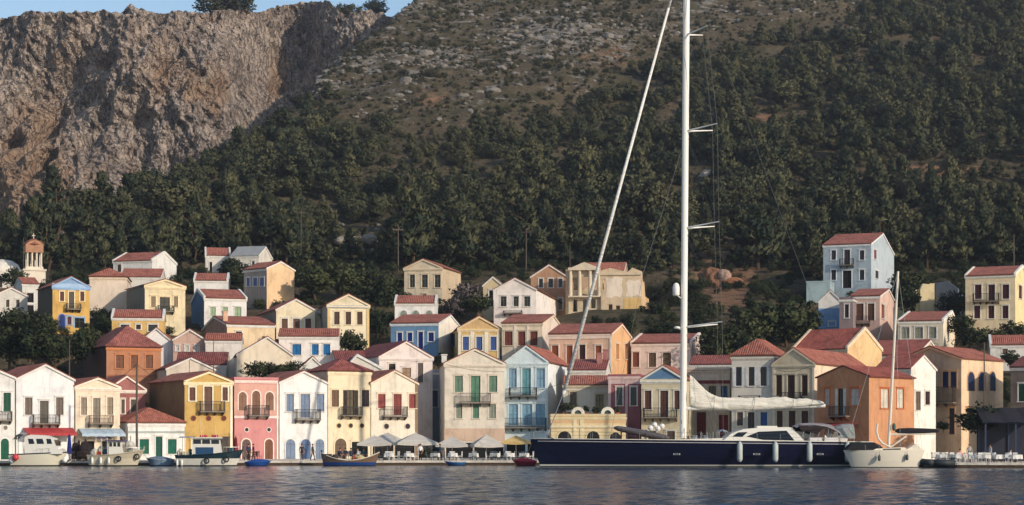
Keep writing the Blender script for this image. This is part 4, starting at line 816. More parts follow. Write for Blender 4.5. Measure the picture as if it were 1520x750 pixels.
for a, b in zip(QP[:-1], QP[1:]):
    d = (b-a).normalized(); nrm = Vector((d.y, -d.x, 0)); up = Vector((0, 0, 1))
    a2, b2 = Vector((a.x*1.0, 232, 0)), Vector((b.x*1.0, 232, 0))
    m.face([a+up*0.44, b+up*0.44, b2+up*0.44, a2+up*0.44])
    k = max(1, int((b-a).length/2.4))
    for i in range(k):   # kerb stones, each a little out of line
        p, q = a.lerp(b, i/k), a.lerp(b, (i+1)/k); e = random.uniform(-0.02, 0.03)
        p += d*0.012; q -= d*0.012
        m.hexa([p+nrm*(0.1+e)+up*0.24, q+nrm*(0.1+e)+up*0.24, q-nrm*0.6+up*0.24, p-nrm*0.6+up*0.24, p+nrm*(0.1+e)+up*(0.47+e*0.4), q+nrm*(0.1+e)+up*(0.47+e*0.4), q-nrm*0.6+up*(0.47+e*.4), p-nrm*0.6+up*(0.47+e*.4)])
m.mat(stone((84, 68, 52), 1.2))
for a, b in zip(QP[:-1], QP[1:]): m.face([a-Vector((0, 0, 2)), b-Vector((0, 0, 2)), b+Vector((0, 0, .3)), a+Vector((0, 0, .3))])
tag(m.build('quay'), 'pale stone quay along the waterfront', 'quay', kind='structure')

# ------------------------------------------------------------------ vegetation
def leafmat(name, c1, c2, c3):
    n = NT(name); gi = n.n('ShaderNodeNewGeometry'); oi = n.n('ShaderNodeObjectInfo').outputs['Random']
    t = n.math('ADD', n.math('MULTIPLY', attr(n, 'tint'), 0.75), n.math('MULTIPLY', n.noise(gi.outputs['Position'], 0.9, 3, 0.6), 0.3))
    t = n.math('ADD', t, n.math('MULTIPLY', n.math('SUBTRACT', oi, 0.5), 0.35))
    n.l(n.ramp(t, [(0.15, c1), (0.5, c2), (0.85, c3)]), n.b.inputs['Base Color']); n.b.inputs['Roughness'].default_value = 0.8; n.b.inputs['Specular IOR Level'].default_value = 0.1
    at = n.n('ShaderNodeAttribute'); at.attribute_name = 'nrm'; vt = n.n('ShaderNodeVectorTransform'); vt.vector_type = 'VECTOR'; vt.convert_from = 'OBJECT'; vt.convert_to = 'WORLD'; n.l(at.outputs['Vector'], vt.inputs[0])
    def vm(op, a, b=None):
        v = n.n('ShaderNodeVectorMath'); v.operation = op; n.l(a, v.inputs[0])
        if op == 'SCALE': v.inputs['Scale'].default_value = b
        elif b is not None: n.l(b, v.inputs[1])
        return v.outputs[0]
    nn = vm('NORMALIZE', vm('ADD', vm('SCALE', vm('NORMALIZE', vt.outputs[0]), 0.72), vm('SCALE', gi.outputs['Normal'], 0.28))); n.l(nn, n.b.inputs['Normal'])
    return n.m
MPINE = leafmat('pine_needles', (0.018, 0.030, 0.021), (0.054, 0.064, 0.033), (0.112, 0.108, 0.052))
MBROAD = leafmat('broad_leaves', (0.016, 0.028, 0.015), (0.040, 0.054, 0.024), (0.090, 0.098, 0.040))
MSCRUB = leafmat('scrub_leaves', (0.040, 0.046, 0.022), (0.078, 0.078, 0.036), (0.135, 0.120, 0.062))
MMAUVE = leafmat('mauve_twigs', (0.07, 0.055, 0.05), (0.125, 0.10, 0.095), (0.18, 0.15, 0.14))
MBARK = plain('bark', (86, 70, 56), 0.95, 0, 0.05)
def crown(rng, h, r, kind, nclump, per, leaf):
    """leaf triangles clustered on clumps; returns verts (3n,3) and per-vertex tint"""
    V = []; T = []; NN = []
    lean = rng.normal(0, 0.06, 2)
    for i in range(nclump):
        if kind == 'pine':       # loose cone with shelves
            t = rng.uniform(0.06, 1.0)**0.85; rad = r*(1.04-t)**0.85*rng.uniform(0.3, 1.05); a = rng.uniform(0, 2*math.pi); c = np.array([rad*math.cos(a)+lean[0]*h*t, rad*math.sin(a)+lean[1]*h*t, h*(0.14+0.84*t)]); cr = r*rng.uniform(0.22, 0.42)*(1.15-0.6*t)
            sq = (1, 1, 0.6)
        elif kind == 'cypress':
            t = rng.uniform(0, 1); rad = r*math.sin(math.pi*min(1, t*0.8+0.2))**0.8*rng.uniform(0.2, 0.8); a = rng.uniform(0, 2*math.pi); c = np.array([rad*math.cos(a), rad*math.sin(a), h*(0.05+0.93*t)]); cr = r*rng.uniform(0.3, 0.5); sq = (1, 1, 1.5)
        else:                    # rounded, uneven
            d = rng.normal(size=3); d /= np.linalg.norm(d); q = rng.uniform(0.45, 1.0); c = np.array([d[0]*r*q*(1+0.25*math.sin(i)), d[1]*r*q, h*0.55+d[2]*h*0.42*q]); cr = r*rng.uniform(0.22, 0.45); sq = (1, 1, 0.8)
        ti = rng.uniform(0.1, 0.9)
        d = rng.normal(size=(per, 3)); d /= np.linalg.norm(d, axis=1)[:, None]
        ctr = c+d*cr*rng.uniform(0.5, 1.0, (per, 1))*np.array(sq)
        nrm = d+rng.normal(0, 0.55, (per, 3)); nrm /= np.linalg.norm(nrm, axis=1)[:, None]
        el = 1.0 if kind == 'broad' else 1.7
        ax = d*0.8+np.array([0, 0, 0.7 if kind != 'broad' else 0.1])+rng.normal(0, 0.55, (per, 3)); ax /= np.linalg.norm(ax, axis=1)[:, None]+1e-9; bx = np.cross(nrm, ax); bx /= np.linalg.norm(bx, axis=1)[:, None]+1e-9
        s = leaf*rng.uniform(0.6, 1.3, (per, 1))
        tri = np.stack([ctr+ax*s*el, ctr-ax*s*0.6+bx*s*0.8/el**0.5, ctr-ax*s*0.6-bx*s*0.8/el**0.5], 1)
        sn = d*0.75+0.5*(ctr-np.array([0, 0, h*0.5]))/np.array([r, r, h*0.5])+np.array([0, 0, .12]); sn /= np.linalg.norm(sn, axis=1)[:, None]+1e-9; NN.append(np.repeat(sn, 3, 0))
        V.append(tri.reshape(-1, 3)); T.append(np.full(per*3, ti)+np.repeat(rng.uniform(-.07, .07, per), 3))
    V = np.concatenate(V); T = np.concatenate(T); V[:, 2] = np.maximum(V[:, 2], 0.05)
    return V, T, np.concatenate(NN)
def trunk_mb(rng, h, r, crown_r, nb=5):
    m = MB(); m.mat(MBARK); p = Vector((0, 0, -0.6)); k = 4
    for i in range(k):
        q = Vector((rng.normal(0, 0.12)*h/6, rng.normal(0, 0.12)*h/6, h*0.8*(i+1)/k)); m.tube(p, q, r*(1-i/k*0.75), r*(1-(i+1)/k*0.75), 6, False)
        if i >= 1:
            for j in range(2):
                a = rng.uniform(0, 6.28); e = q+Vector((math.cos(a), math.sin(a), 0.35))*crown_r*0.75; m.tube(q, e, r*0.4*(1-i/k*0.5), r*0.08, 4, False)
        p = q
    return m
PROTO = {}
def proto(kind, idx, h, r, ncl, per, leaf):
    rng = np.random.default_rng(hash((kind, idx)) % 99991 if False else (sum(map(ord, kind))*31+idx*7)); return crown(rng, h, r, kind, ncl, per, leaf)
NPR = 8
for k, (h, r, ncl, per, leaf) in dict(pine=(5.2, 2.2, 54, 30, 0.23), broad=(4.4, 2.4, 60, 32, 0.2), cypress=(7.5, 1.1, 40, 30, 0.2)).items():
    PROTO[k] = [proto(k, i, h*(0.85+0.1*(i % 4)), r*(0.85+0.1*(i % 3)), ncl, per, leaf) for i in range(NPR)]
def one_mesh_tree(kind, i):   # a hillside tree: crown and trunk in one mesh, two materials
    V, T, NV = PROTO[kind][i]; nf = len(V)//3; rng = np.random.default_rng(i)
    hh = V[:, 2].max()
    tm = trunk_mb(rng, hh, 0.16, hh*0.3); tv = np.array(tm.v); tf = []
    for f in tm.f: tf += [(f[0], f[1], f[2]), (f[0], f[2], f[3])] if len(f) == 4 else [f[:3]]
    tf = np.array(tf)+len(V)
    co = np.concatenate([V, tv]); q = np.concatenate([np.arange(nf*3).reshape(-1, 3), tf])
    mi = np.concatenate([np.zeros(nf), np.ones(len(tf))])
    me = bpy.data.meshes.new(kind); raw_mesh(me, kind, co, q, [MPINE if kind == 'pine' else MBROAD, MBARK], dict(tint=np.concatenate([T, np.zeros(len(tv))]), nrm=np.concatenate([NV, np.tile([0, 0, 1.], (len(tv), 1))])), False, False, mi); return me
TREE_ME = {k: [one_mesh_tree(k, i) for i in range(NPR)] for k in ('pine',)}
def crown_me(kind, i, mat): 
    V, T, NV = PROTO[kind][i]; me = bpy.data.meshes.new('crown'); return raw_mesh(me, 'crown', V, np.arange(len(V)).reshape(-1, 3), mat, dict(tint=T, nrm=NV), False, False)
CROWN_ME = {}
def big_tree(px, base, hpx, Y, label, kind='broad', mat=None, wide=1.0, name='tree', cat='tree', group=None):
    p = P(px, base, Y); s = Y/F*hpx; i = random.randrange(NPR); key = (kind, i, mat.name if mat else '')
    if key not in CROWN_ME:
        V = PROTO[kind][i][0]; hh = V[:, 2].max(); CROWN_ME[key] = (crown_me(kind, i, mat or (MBROAD if kind != 'pine' else MPINE)), hh, trunk_mb(np.random.default_rng(i), hh, 0.15, hh*0.35))
    me, hh, tmb = CROWN_ME[key]; f = s/hh
    r = empty(name, p, random.uniform(0, 6.28), label, cat, group); r.scale = (f*wide, f*wide, f)
    c = bpy.data.objects.new('crown', me); COL.objects.link(c); c.parent = r
    tmb.build('trunk', r); return r
# placed town trees (px, base, height px, depth, label)
BG = 'dark bushes between the houses'
town = [
 (14, 545, 62, 232, 'large dark broad tree behind the white quay houses at the far left', 1.2), (48, 540, 58, 229, 'dark broad tree left of the terracotta house yard', 1.1), (82, 545, 52, 234, 'dark tree below the bright yellow house', 1.1), (112, 540, 50, 237, 'dark tree between the bright yellow and the terracotta houses', 1.0), (25, 500, 45, 250, 'dark tree in front of the two storey loggia house', 1.2), (152, 500, 36, 252, 'green tree between the bright yellow and the plain pink beige house', 0.9), (130, 515, 36, 240, 'low tree left of the low ochre house', 1.1), (62, 500, 40, 246, 'dark tree covering the foot of the bright yellow house side wall', 1.0),
 (18, 430, 34, 290, 'bushy tree below the white church dome', 1.3), (350, 425, 40, 305, 'rounded tree between the upper white houses and the peach house', 1.1), (343, 412, 30, 310, 'small tree in front of the grey roofed white house', 1.1), (452, 446, 44, 304, 'dark tree right of the peach gable', 1.2), (468, 440, 46, 285, 'dark spreading tree above the blue friezed house', 1.3), (505, 440, 52, 290, 'olive green tree above the blue friezed house', 1.2), (560, 470, 60, 285, 'dark tree left of the weathered cream house', 1.2), (575, 445, 44, 296, 'dark tree beside the weathered cream house', 1.0), (537, 435, 46, 300, 'pale olive tree on the slope above the blue friezed house', 1.2),
 (522, 530, 42, 246, 'leafy tree in front of the blue friezed house', 1.0), (708, 470, 38, 268, 'green tree right of the low white house under the weathered house', 1.2), (655, 545, 22, 240, 'dark shrub below the sky blue house', 1.2), (560, 505, 50, 266, 'dark tree in the gap left of the sky blue house', 0.7),
 (888, 488, 24, 284, 'round dark shrub in front of the ruined columns', 1.1), (968, 490, 40, 275, 'dark tree right of the broken plaster wall', 1.3), (985, 510, 34, 262, 'dark tree above the pale pink house', 1.3), (1040, 505, 30, 258, 'dark tree right of the mast above the pale pink gable', 1.2), (1075, 535, 60, 240, 'dark tall tree right of the pale pink house', 1.1), (1100, 525, 62, 246, 'dense green tree left of the grove above the red roofs', 1.2), (1135, 515, 66, 250, 'largest round green tree of the grove above the red roofs', 1.3), (1168, 510, 66, 250, 'tall dense green tree above the pale grey house', 1.2), (1195, 505, 60, 252, 'dark green tree left of the small white and blue house', 1.0), (1120, 540, 50, 236, 'green tree directly behind the pale grey house roof', 1.0), (1060, 548, 44, 234, 'dark tree behind the red banded house', 1.0),
 (1345, 470, 48, 276, 'dark tree right of the dusky pink house', 1.0), (1352, 440, 44, 290, 'dark tree right of the tall ice blue house', 1.2), (1425, 500, 36, 256, 'bush at the left corner of the pale yellow house', 1.0), (1440, 520, 36, 250, 'dark bush below the pale yellow house', 1.3), (1470, 515, 32, 252, 'dark spreading bush in front of the pale yellow house', 1.4), (1505, 505, 30, 254, 'dark bush at the right edge below the pale yellow house', 1.2), (1500, 545, 26, 236, 'low bush beside the low white house at the right edge', 1.2), (1418, 470, 40, 278, 'dark tree behind the blue grey ruined wall', 1.0),
 (1464, 652, 58, 191.5, 'big green bush on the quay in front of the peach corner house', 1.35), (1400, 640, 16, 196, 'small green shrub at the foot of the peach corner house', 1.1), (1430, 560, 30, 236, 'dark tree behind the peach corner house roof', 1.0),
]
for px, by, hp, Y, lb, wd in town: big_tree(px, by, hp, Y, lb, 'broad', None, wd)
for px, by, hp, Y, lb, wd in [(385, 563, 28, 226, 'dark bush behind the pink quay house parapet', 1.4), (412, 563, 26, 226, 'bush with a reddish tint behind the white quay house gable', 1.3), (436, 560, 26, 227, 'bush right of the reddish one behind the white quay gable', 1.3)]: big_tree(px, by, hp, Y, lb, 'broad', None, wd, 'shrub', 'shrub')
big_tree(688, 470, 52, 286, 'bare mauve grey tree right of the weathered cream house', 'broad', MMAUVE, 0.9); big_tree(670, 480, 40, 282, 'low mauve grey shrub at the foot of the weathered cream house', 'broad', MMAUVE, 1.0, 'shrub', 'shrub')
for px, by, hp, lb in ((95, 410, 62, 'tall dark cypress right of the bell tower'), (112, 405, 50, 'shorter dark cypress second from the bell tower')): big_tree(px, by, hp, 325, lb, 'cypress', MPINE, 1.2, 'cypress')
# pines on top of the cliff
for px, by, hp, wd, lb in ((322, 24, 38, 1.35, 'left half of the dark pine clump on the cliff top'), (352, 22, 40, 1.35, 'broad dark pine on the cliff top against the sky'), (557, 26, 30, 0.9, 'lone dark pine in the saddle right of the cliff'), (500, 40, 34, 1.2, 'dark pine in the shaded gully at the right end of the cliff'), (525, 36, 30, 1.2, 'low dark pine in the saddle against the sky')): big_tree(px, by, hp, 668 if px < 480 else 722, lb, 'broad', MPINE, wd, 'pine_tree', 'tree')

# hillside trees: nearest 300 are things, the rest one mass
def density(px, py, x, Y):
    d = sstep(-25, 25, py-scrub_line(px)+40*fbm(x/30, Y/30, 6.0, 3))
    d = d*np.where(px < 450, 1.0, 1.0)
    sparse = bump2(px, py, 590, 230, 130, 45); d = d*(1-0.55*np.clip(sparse, 0, 1))
    for cx, cy, rx, ry, a in ((1390, 256, 140, 17, 1), (540, 352, 50, 22, 1), (1085, 422, 46, 48, 1.0), (1054, 280, 24, 34, 1), (1135, 175, 50, 20, .8), (650, 262, 75, 12, .9), (860, 235, 55, 12, .8), (1440, 300, 90, 12, .6), (1160, 78, 60, 16, .8), (1240, 128, 36, 12, .7), (1190, 330, 40, 12, .6), (760, 300, 60, 10, .5), (330, 290, 50, 10, .5)):
        d = d*(1-a*np.clip(1.3*bump2(px, py, cx, cy, rx, ry), 0, 1))
    return d*np.clip(0.68+1.5*fbm(x/15, Y/15, 2.0, 3), 0.05, 1)
gx, gy = np.meshgrid(np.arange(-190, 250, 3.9), np.arange(326, 690, 4.2)); gx = gx.ravel()+RNG.uniform(-1.7, 1.7, gx.size); gy = gy.ravel()+RNG.uniform(-1.8, 1.8, gy.size)
gpx = CX+F*gx/gy; k = (gpx > -150) & (gpx < 1680) & (gy < ridge_depth(gpx)+14); gx, gy, gpx = gx[k], gy[k], gpx[k]
gzz = surf_z(gx, gy); gpy = img_y(gx, gy, gzz)
k = (gpy > -45) & (RNG.uniform(size=gx.size) < density(gpx, gpy, gx, gy)); gx, gy, gzz, gpx, gpy = gx[k], gy[k], gzz[k], gpx[k], gpy[k]
RX = np.array(RECTS)
def near_house(x, y, mg=1.5): return (((RX[:, 5]-x)**2+(RX[:, 6]-y)**2) < (RX[:, 7]+mg)**2).any()
keep = np.array([not (yy < 345 and near_house(xx, yy)) for xx, yy in zip(gx, gy)]); gx, gy, gzz, gpx, gpy = gx[keep], gy[keep], gzz[keep], gpx[keep], gpy[keep]
def hides_house(px, py, hpx, Y):
    t = py-hpx; w_ = hpx*0.38
    for r in RX:
        if r[4] > Y and px+w_ > r[0] and px-w_ < r[1] and t < r[3]-0.25*(r[3]-r[2]) and py > r[2]: return True
    return False
size = np.clip(RNG.lognormal(-0.08, 0.34, gx.size), 0.4, 1.9)*1.12*(0.62+0.38*sstep(-10, 120, gpy-scrub_line(gpx)))
ok = np.array([not (Y < 345 and hides_house(p_, q_, 5.6*s_*F/Y, Y)) for p_, q_, s_, Y in zip(gpx, gpy, size, gy)])
gx, gy, gzz, gpx, gpy, size = [a[ok] for a in (gx, gy, gzz, gpx, gpy, size)]
order = np.argsort(gy); inview = [i for i in order if -10 < gpx[i] < 1530][:290]; ind = set(inview)
for i in inview:
    o = bpy.data.objects.new('pine_tree', TREE_ME['pine'][random.randrange(NPR)]); COL.objects.link(o); o.location = (gx[i], gy[i], gzz[i]-0.1); o.rotation_euler = (0, 0, random.uniform(0, 6.28)); s = size[i]*random.uniform(0.9, 1.1); o.scale = (s, s, s*random.uniform(0.85, 1.2))
    tag(o, 'dark green pine on the lower hillside just above the houses', 'pine', 'pines on the lower hillside above the houses')
print('pines', len(inview), 'forest', len(gx)-len(inview))
def mass(name, xs, ys, zs, ss, kinds, mat, label, cat, tintf):
    CO, TI, NO = [], [], []
    for x, y, z, s in zip(xs, ys, zs, ss):
        V, T, NV = PROTO[random.choice(kinds)][random.randrange(NPR)]
        if s < 0.55: V = V.reshape(-1, 3, 3)[::2].reshape(-1, 3); T = T.reshape(-1, 3)[::2].ravel(); NV = NV.reshape(-1, 3, 3)[::2].reshape(-1, 3)
        a = random.uniform(0, 6.28); c_, s_ = math.cos(a), math.sin(a); sx = s*random.uniform(.85, 1.2)
        R3 = np.array([[c_*sx, -s_*sx, 0], [s_*sx, c_*sx, 0], [0, 0, s]])
        CO.append((V@R3.T+np.array([x, y, z-0.1])).astype(np.float32)); TI.append((T*0.6+tintf()+0.35*float(fbm(np.array([x/34]), np.array([y/34]), 8.0, 2)[0])).astype(np.float32)); NO.append((NV@np.array([[c_, -s_, 0], [s_, c_, 0], [0, 0, 1]]).T).astype(np.float32))
    CO = np.concatenate(CO); TI = np.concatenate(TI); me = bpy.data.meshes.new(name)
    o = raw_mesh(me, name, CO, np.arange(len(CO)).reshape(-1, 3), mat, dict(tint=TI, nrm=np.concatenate(NO))); tag(o, label, cat, kind='stuff'); return o
rest = [i for i in range(len(gx)) if i not in ind]
mass('forest', gx[rest], gy[rest], gzz[rest], size[rest], ['pine', 'broad'], MPINE, 'pine forest covering the hillside', 'forest', lambda: random.choice((random.uniform(-0.15, 0.1), random.uniform(0, 0.3), random.uniform(0.2, 0.5))))
# scrub on the open slope, on the cliff and among the houses
sx, sy = RNG.uniform(-140, 250, 40000), RNG.uniform(340, 700, 40000); spx = CX+F*sx/sy; k = (spx > -100) & (spx < 1640) & (sy < ridge_depth(spx)+3); sx, sy, spx = sx[k], sy[k], spx[k]
sz = surf_z(sx, sy); spy = img_y(sx, sy, sz); k = (spy > -30) & (RNG.uniform(size=sx.size) < np.clip(0.7+1.3*fbm(sx/13, sy/13, 12.0, 3), 0.1, 1)*(0.6+0.4*(spy < scrub_line(spx)+40))); sx, sy, sz = sx[k], sy[k], sz[k]
vx, vy = RNG.uniform(-75, 85, 2600), RNG.uniform(222, 338, 2600); vpx = CX+F*vx/vy; vz = surf_z(vx, vy); vpy = img_y(vx, vy, vz)
k = np.array([(-40 < p_ < 1560) and not near_house(a, b, -1.0) and not hides_house(p_, q_, 1.7*F/b, b) for a, b, p_, q_ in zip(vx, vy, vpx, vpy)]); vx, vy, vz = vx[k], vy[k], vz[k]
ci = RNG.integers(0, VV.size, 420); cv_ = VV.ravel()[ci]; cx_, cy_, cz_, cp_ = XC.ravel()[ci], YC.ravel()[ci], ZC.ravel()[ci], CPX.ravel()[ci]; lg = ledge.ravel()[ci]
k = (lg > 0.05) & (cp_ > -60); cx_, cy_, cz_ = cx_[k], cy_[k], cz_[k]
mass('scrub', np.concatenate([sx, cx_]), np.concatenate([sy, cy_]), np.concatenate([sz, cz_]), np.clip(RNG.lognormal(-1.65, 0.4, sx.size+cx_.size), 0.08, 0.5), ['broad'], MSCRUB, 'low dry scrub dotted over the open hillside and cliff', 'scrub', lambda: random.uniform(-0.15, 0.4))
mass('undergrowth', vx, vy, vz, RNG.uniform(0.2, 0.48, vx.size), ['broad'], MBROAD, 'green undergrowth filling the gaps between the houses', 'undergrowth', lambda: random.uniform(-0.15, 0.35))
# rocks
def rocks(name, pts, label):
    ico = bpy.data.meshes.new('t'); import bmesh; bm = bmesh.new(); bmesh.ops.create_icosphere(bm, subdivisions=2, radius=1); bm.to_mesh(ico); bm.free()
    bv = np.array([v.co[:] for v in ico.vertices]); bf = np.array([p.vertices[:] for p in ico.polygons]); CO, FA = [], []; off = 0
    vars_ = [bv*(1+0.55*fbm(bv[:, 0]*1.3+j*7, bv[:, 1]*1.3, bv[:, 2]*1.3, 3))[:, None] for j in range(8)]
    for x, y, z, s in pts:
        v = vars_[random.randrange(8)]*np.array([s*random.uniform(.8, 1.6), s*random.uniform(.8, 1.4), s*random.uniform(.5, .9)]); a = random.uniform(0, 6.28); R3 = np.array([[math.cos(a), -math.sin(a), 0], [math.sin(a), math.cos(a), 0], [0, 0, 1]])
        CO.append(v@R3.T+np.array([x, y, z+s*0.1])); FA.append(bf+off); off += len(bv)
    bpy.data.meshes.remove(ico)
    o = raw_mesh(bpy.data.meshes.new(name), name, np.concatenate(CO), np.concatenate(FA), MROCK); return tag(o, label, 'rocks', kind='stuff')
n = NT('pale_rock'); g = n.n('ShaderNodeNewGeometry').outputs['Position']
n.l(n.ramp(n.noise(g, 0.7, 7, 0.75), [(0.3, (0.12, 0.105, 0.09)), (0.5, (0.27, 0.245, 0.215)), (0.75, (0.40, 0.37, 0.33))]), n.b.inputs['Base Color']); n.bump(n.noise(g, 1.5, 6, 0.8), 1.0, 0.6); n.b.inputs['Roughness'].default_value = 1; MROCK = n.m
pts = []
rx, ry = RNG.uniform(-110, 230, 60000), RNG.uniform(345, 690, 60000); rpx = CX+F*rx/ry; rz_ = surf_z(rx, ry); rpy = img_y(rx, ry, rz_)
rd = sstep(-5, 40, scrub_line(rpx)-rpy)*np.clip(0.06+1.3*fbm((rx+ry*.5)/8, (ry-rx*.5)/26, 9.9, 4), 0.03, 1)*0.8+0.55*np.clip(bump2(rpx, rpy, 650, 90, 55, 12)+bump2(rpx, rpy, 835, 55, 80, 26)+bump2(rpx, rpy, 470, 105, 60, 34)+bump2(rpx, rpy, 600, 5, 25, 20)+bump2(rpx, rpy, 1262, 45, 18, 12)+.7*bump2(rpx, rpy, 540, 352, 40, 16)+bump2(rpx, rpy, 1050, 285, 14, 28), 0, 1)
k = (RNG.uniform(size=rx.size) < rd) & (rpy > -30) & (ry < ridge_depth(rpx)+4)
for a, b, c in zip(rx[k], ry[k], rz_[k]): pts.append((a, b, c, min(2.4, random.lognormvariate(-0.95, 0.5))))
print('rocks', len(pts)); rocks('rocks', pts, 'pale limestone boulders scattered over the open hillside')

# boulders that stand out on the slope
import bmesh
def boulder(px, base, Y, r, col, label, hollow=False, sq=(1, .8, 1)):
    bm = bmesh.new(); bmesh.ops.create_icosphere(bm, subdivisions=4, radius=1); V = np.array([v.co[:] for v in bm.verts]); k = px*0.37
    dsp = 1+0.35*fbm(V[:, 0]*1.2+k, V[:, 1]*1.2, V[:, 2]*1.2, 4)+0.16*fbm(V[:, 0]*4+k, V[:, 1]*4, V[:, 2]*4, 3, ridge=True)
    if hollow: dsp = dsp-0.55*np.exp(-((V[:, 0]-.05)**2/.05+(V[:, 2]-.25)**2/.1))*(V[:, 1] < 0)
    V = V*dsp[:, None]*np.array(sq)*r; x_ = X(px, Y)
    for v, c in zip(bm.verts, V): v.co = c
    me = bpy.data.meshes.new('boulder'); bm.to_mesh(me); bm.free(); me.materials.append(stone(col, .7)); o = bpy.data.objects.new('boulder', me); COL.objects.link(o); o.location = (x_, Y, Zp(base, Y)+r*.45); tag(o, label, 'rock')
boulder(1060, 424, 323, 1.7, (128, 92, 70), 'ochre boulder with a dark hollow on the bare red earth', True, (1, .8, 1.25))
boulder(1075, 414, 322, 1.05, (172, 142, 126), 'pale pink boulder right of the hollowed one on the red earth')
boulder(1086, 422, 322, 1.1, (150, 104, 76), 'small rusty boulder at the right of the bare red earth', False, (1.6, .8, .6))
boulder(1050, 272, 432, 1.9, (206, 190, 172), 'pale rock outcrop on the slope right of the mast, upper of two'); boulder(1047, 296, 418, 1.8, (196, 156, 144), 'pinkish rock outcrop on the slope right of the mast, lower of two')
boulder(515, 364, 345, 1.4, (158, 146, 130), 'pale outcrop above the olive tree left of the weathered cream house', False, (1.5, .9, .75)); boulder(548, 360, 352, 1.2, (150, 138, 122), 'grey outcrop among scrub above the weathered cream house', False, (1.2, .9, .8))
# ------------------------------------------------------------------ boats
def hull_mb(L, B, zb, zs, zm, bands, tr=0.75, rake=0.8, trake=0.2, keel=-0.7, n=28, flare=0.5, full=0.42, deckmat=None, open_=0.0):
    """stern at x=0, bow at x=L, port/starboard symmetric; bands: list of (z_top or None, material)"""
    sheer = lambda s: (zs*(1-s)**2+2*zm*s*(1-s)+zb*s*s)
    def hb(s):
        if s < full: return B/2*(tr+(1-tr)*math.sin(s/full*math.pi/2))
        return B/2*max(0.0, 1-((s-full)/(1-full))**2.3)**0.85
    zab = [keel, -0.15]+[b[0] for b in bands if b[0] is not None]; fr = [0.0, 0.35, 0.7, 0.9, 1.0]
    rows_all = []
    for side in (1, -1):
        rows = []
        for i in range(n+1):
            s = i/n; zt = sheer(s); zl = zab+[zab[-1]+(zt-zab[-1])*f for f in fr[1:]]
            row = []
            for z in zl:
                q = min(1, max(0, (z-keel)/(zt-keel))); e = 0.22+flare*s**3; y = hb(s)*(q**e if q > 0 else 0)
                x = s*L-rake*(1-(z-0)/zt)*s**5+trake*(1-z/zt)*(1-s)**8
                row.append((x, side*y, z))
            rows.append(row)
        rows_all.append(rows)
    m = MB(); mats = [bands[0][1], bands[0][1]]+[b[1] for b in bands[1:]]+[bands[-1][1]]*4
    nz = len(rows_all[0][0])
    for rows in rows_all:
        for j in range(nz-1):
            m.mat(mats[min(j, len(mats)-1)]); m.grid([[r[j], r[j+1]] for r in rows])
    m.mat(bands[-1][1]); a, b = rows_all[0][0], rows_all[1][0]; m.grid([a, b])
    d = MB(); d.mat(deckmat or bands[-1][1]); dz = -open_
    P_ = [[(r0[-1][0], r0[-1][1]*0.985, r0[-1][2]+dz-0.01), (r0[-1][0], 0, r0[-1][2]+dz+0.04), (r1[-1][0], r1[-1][1]*0.985, r1[-1][2]+dz-0.01)] for r0, r1 in zip(*rows_all)]
    d.grid(P_)
    edge = [[Vector(r[-1]) for r in rows] for rows in rows_all]
    return m, d, edge, sheer, hb
def prof_prism(mb, pts, wf):
    A = [Vector((x, wf(x, z), z)) for x, z in pts]; B_ = [Vector((x, -wf(x, z), z)) for x, z in pts]; n = len(pts)
    mb.face(A); mb.face(B_[::-1])
    for k in range(n): j = (k+1) % n; mb.face([A[k], B_[k], B_[j], A[j]])
def side_plate(mb, pts, wf, off=0.02, sides=(1, -1)):
    for s in sides: mb.face([(x, s*(wf(x, z)+off), z) for x, z in pts])
class Boat:
    def __init__(s, name, label, cat, px_stern, px_bow, Y, rz=0.0, group=None):
        s.Y = Y; s.dir = 1 if px_bow > px_stern else -1; s.L = abs(px_bow-px_stern)*Y/F/math.cos(rz); s.x0 = X(px_stern, Y)
        s.root = empty(name, (s.x0, Y, 0), (0 if s.dir > 0 else math.pi)+rz, label, cat, group)
    def x(s, px, Y=None): return s.dir*(X(px, Y or s.Y)-s.x0)
    def z(s, py): return Zp(py, s.Y)
    def near(s): return -1 if s.dir > 0 else 1      # local y sign of the camera side
def fender(par, p, r, h, col=(214, 212, 202), name='fender'):
    m = MB(); m.mat(plain('fender', col, 0.5)); m.lathe([(0.03, h*0.5+0.1), (r*0.5, h*0.5), (r, h*0.36), (r, -h*0.36), (r*0.6, -h*0.48), (0.02, -h*0.5)], 10); m.mat(IRON); m.tube((0, 0, h*0.5), (0, 0, h*0.5+0.35), 0.015, None, 4)
    return m.build(name, par, smooth=True, loc=p)
GEL = plain('white_gelcoat', (224, 220, 208), 0.25); NAVYP = plain('navy_gelcoat', (20, 22, 46), 0.16, 0, 0.5); STRIPE = plain('grey_stripe', (176, 172, 176), 0.3); ANTIF = plain('antifouling', (28, 32, 34), 0.8)
TEAK = paint((150, 118, 84), 0.7); STEEL = plain('steel', (190, 190, 188), 0.25, 0.9); SAIL = None
def sailcloth(col):
    k = ('sailcloth', col)
    if k in _M: return _M[k]
    n = NT('sailcloth'); g = n.n('ShaderNodeNewGeometry').outputs['Position']; c = rgb(col)
    f = n.noise(n.mapping(g, (0.5, 2.0, 3.0)), 1.4, 5, 0.65)
    n.l(n.ramp(f, [(0.3, sc(c, 0.82)), (0.6, c)]), n.b.inputs['Base Color']); n.bump(f, 0.8, 0.25); n.b.inputs['Roughness'].default_value = 0.85
    _M[k] = n.m; return n.m
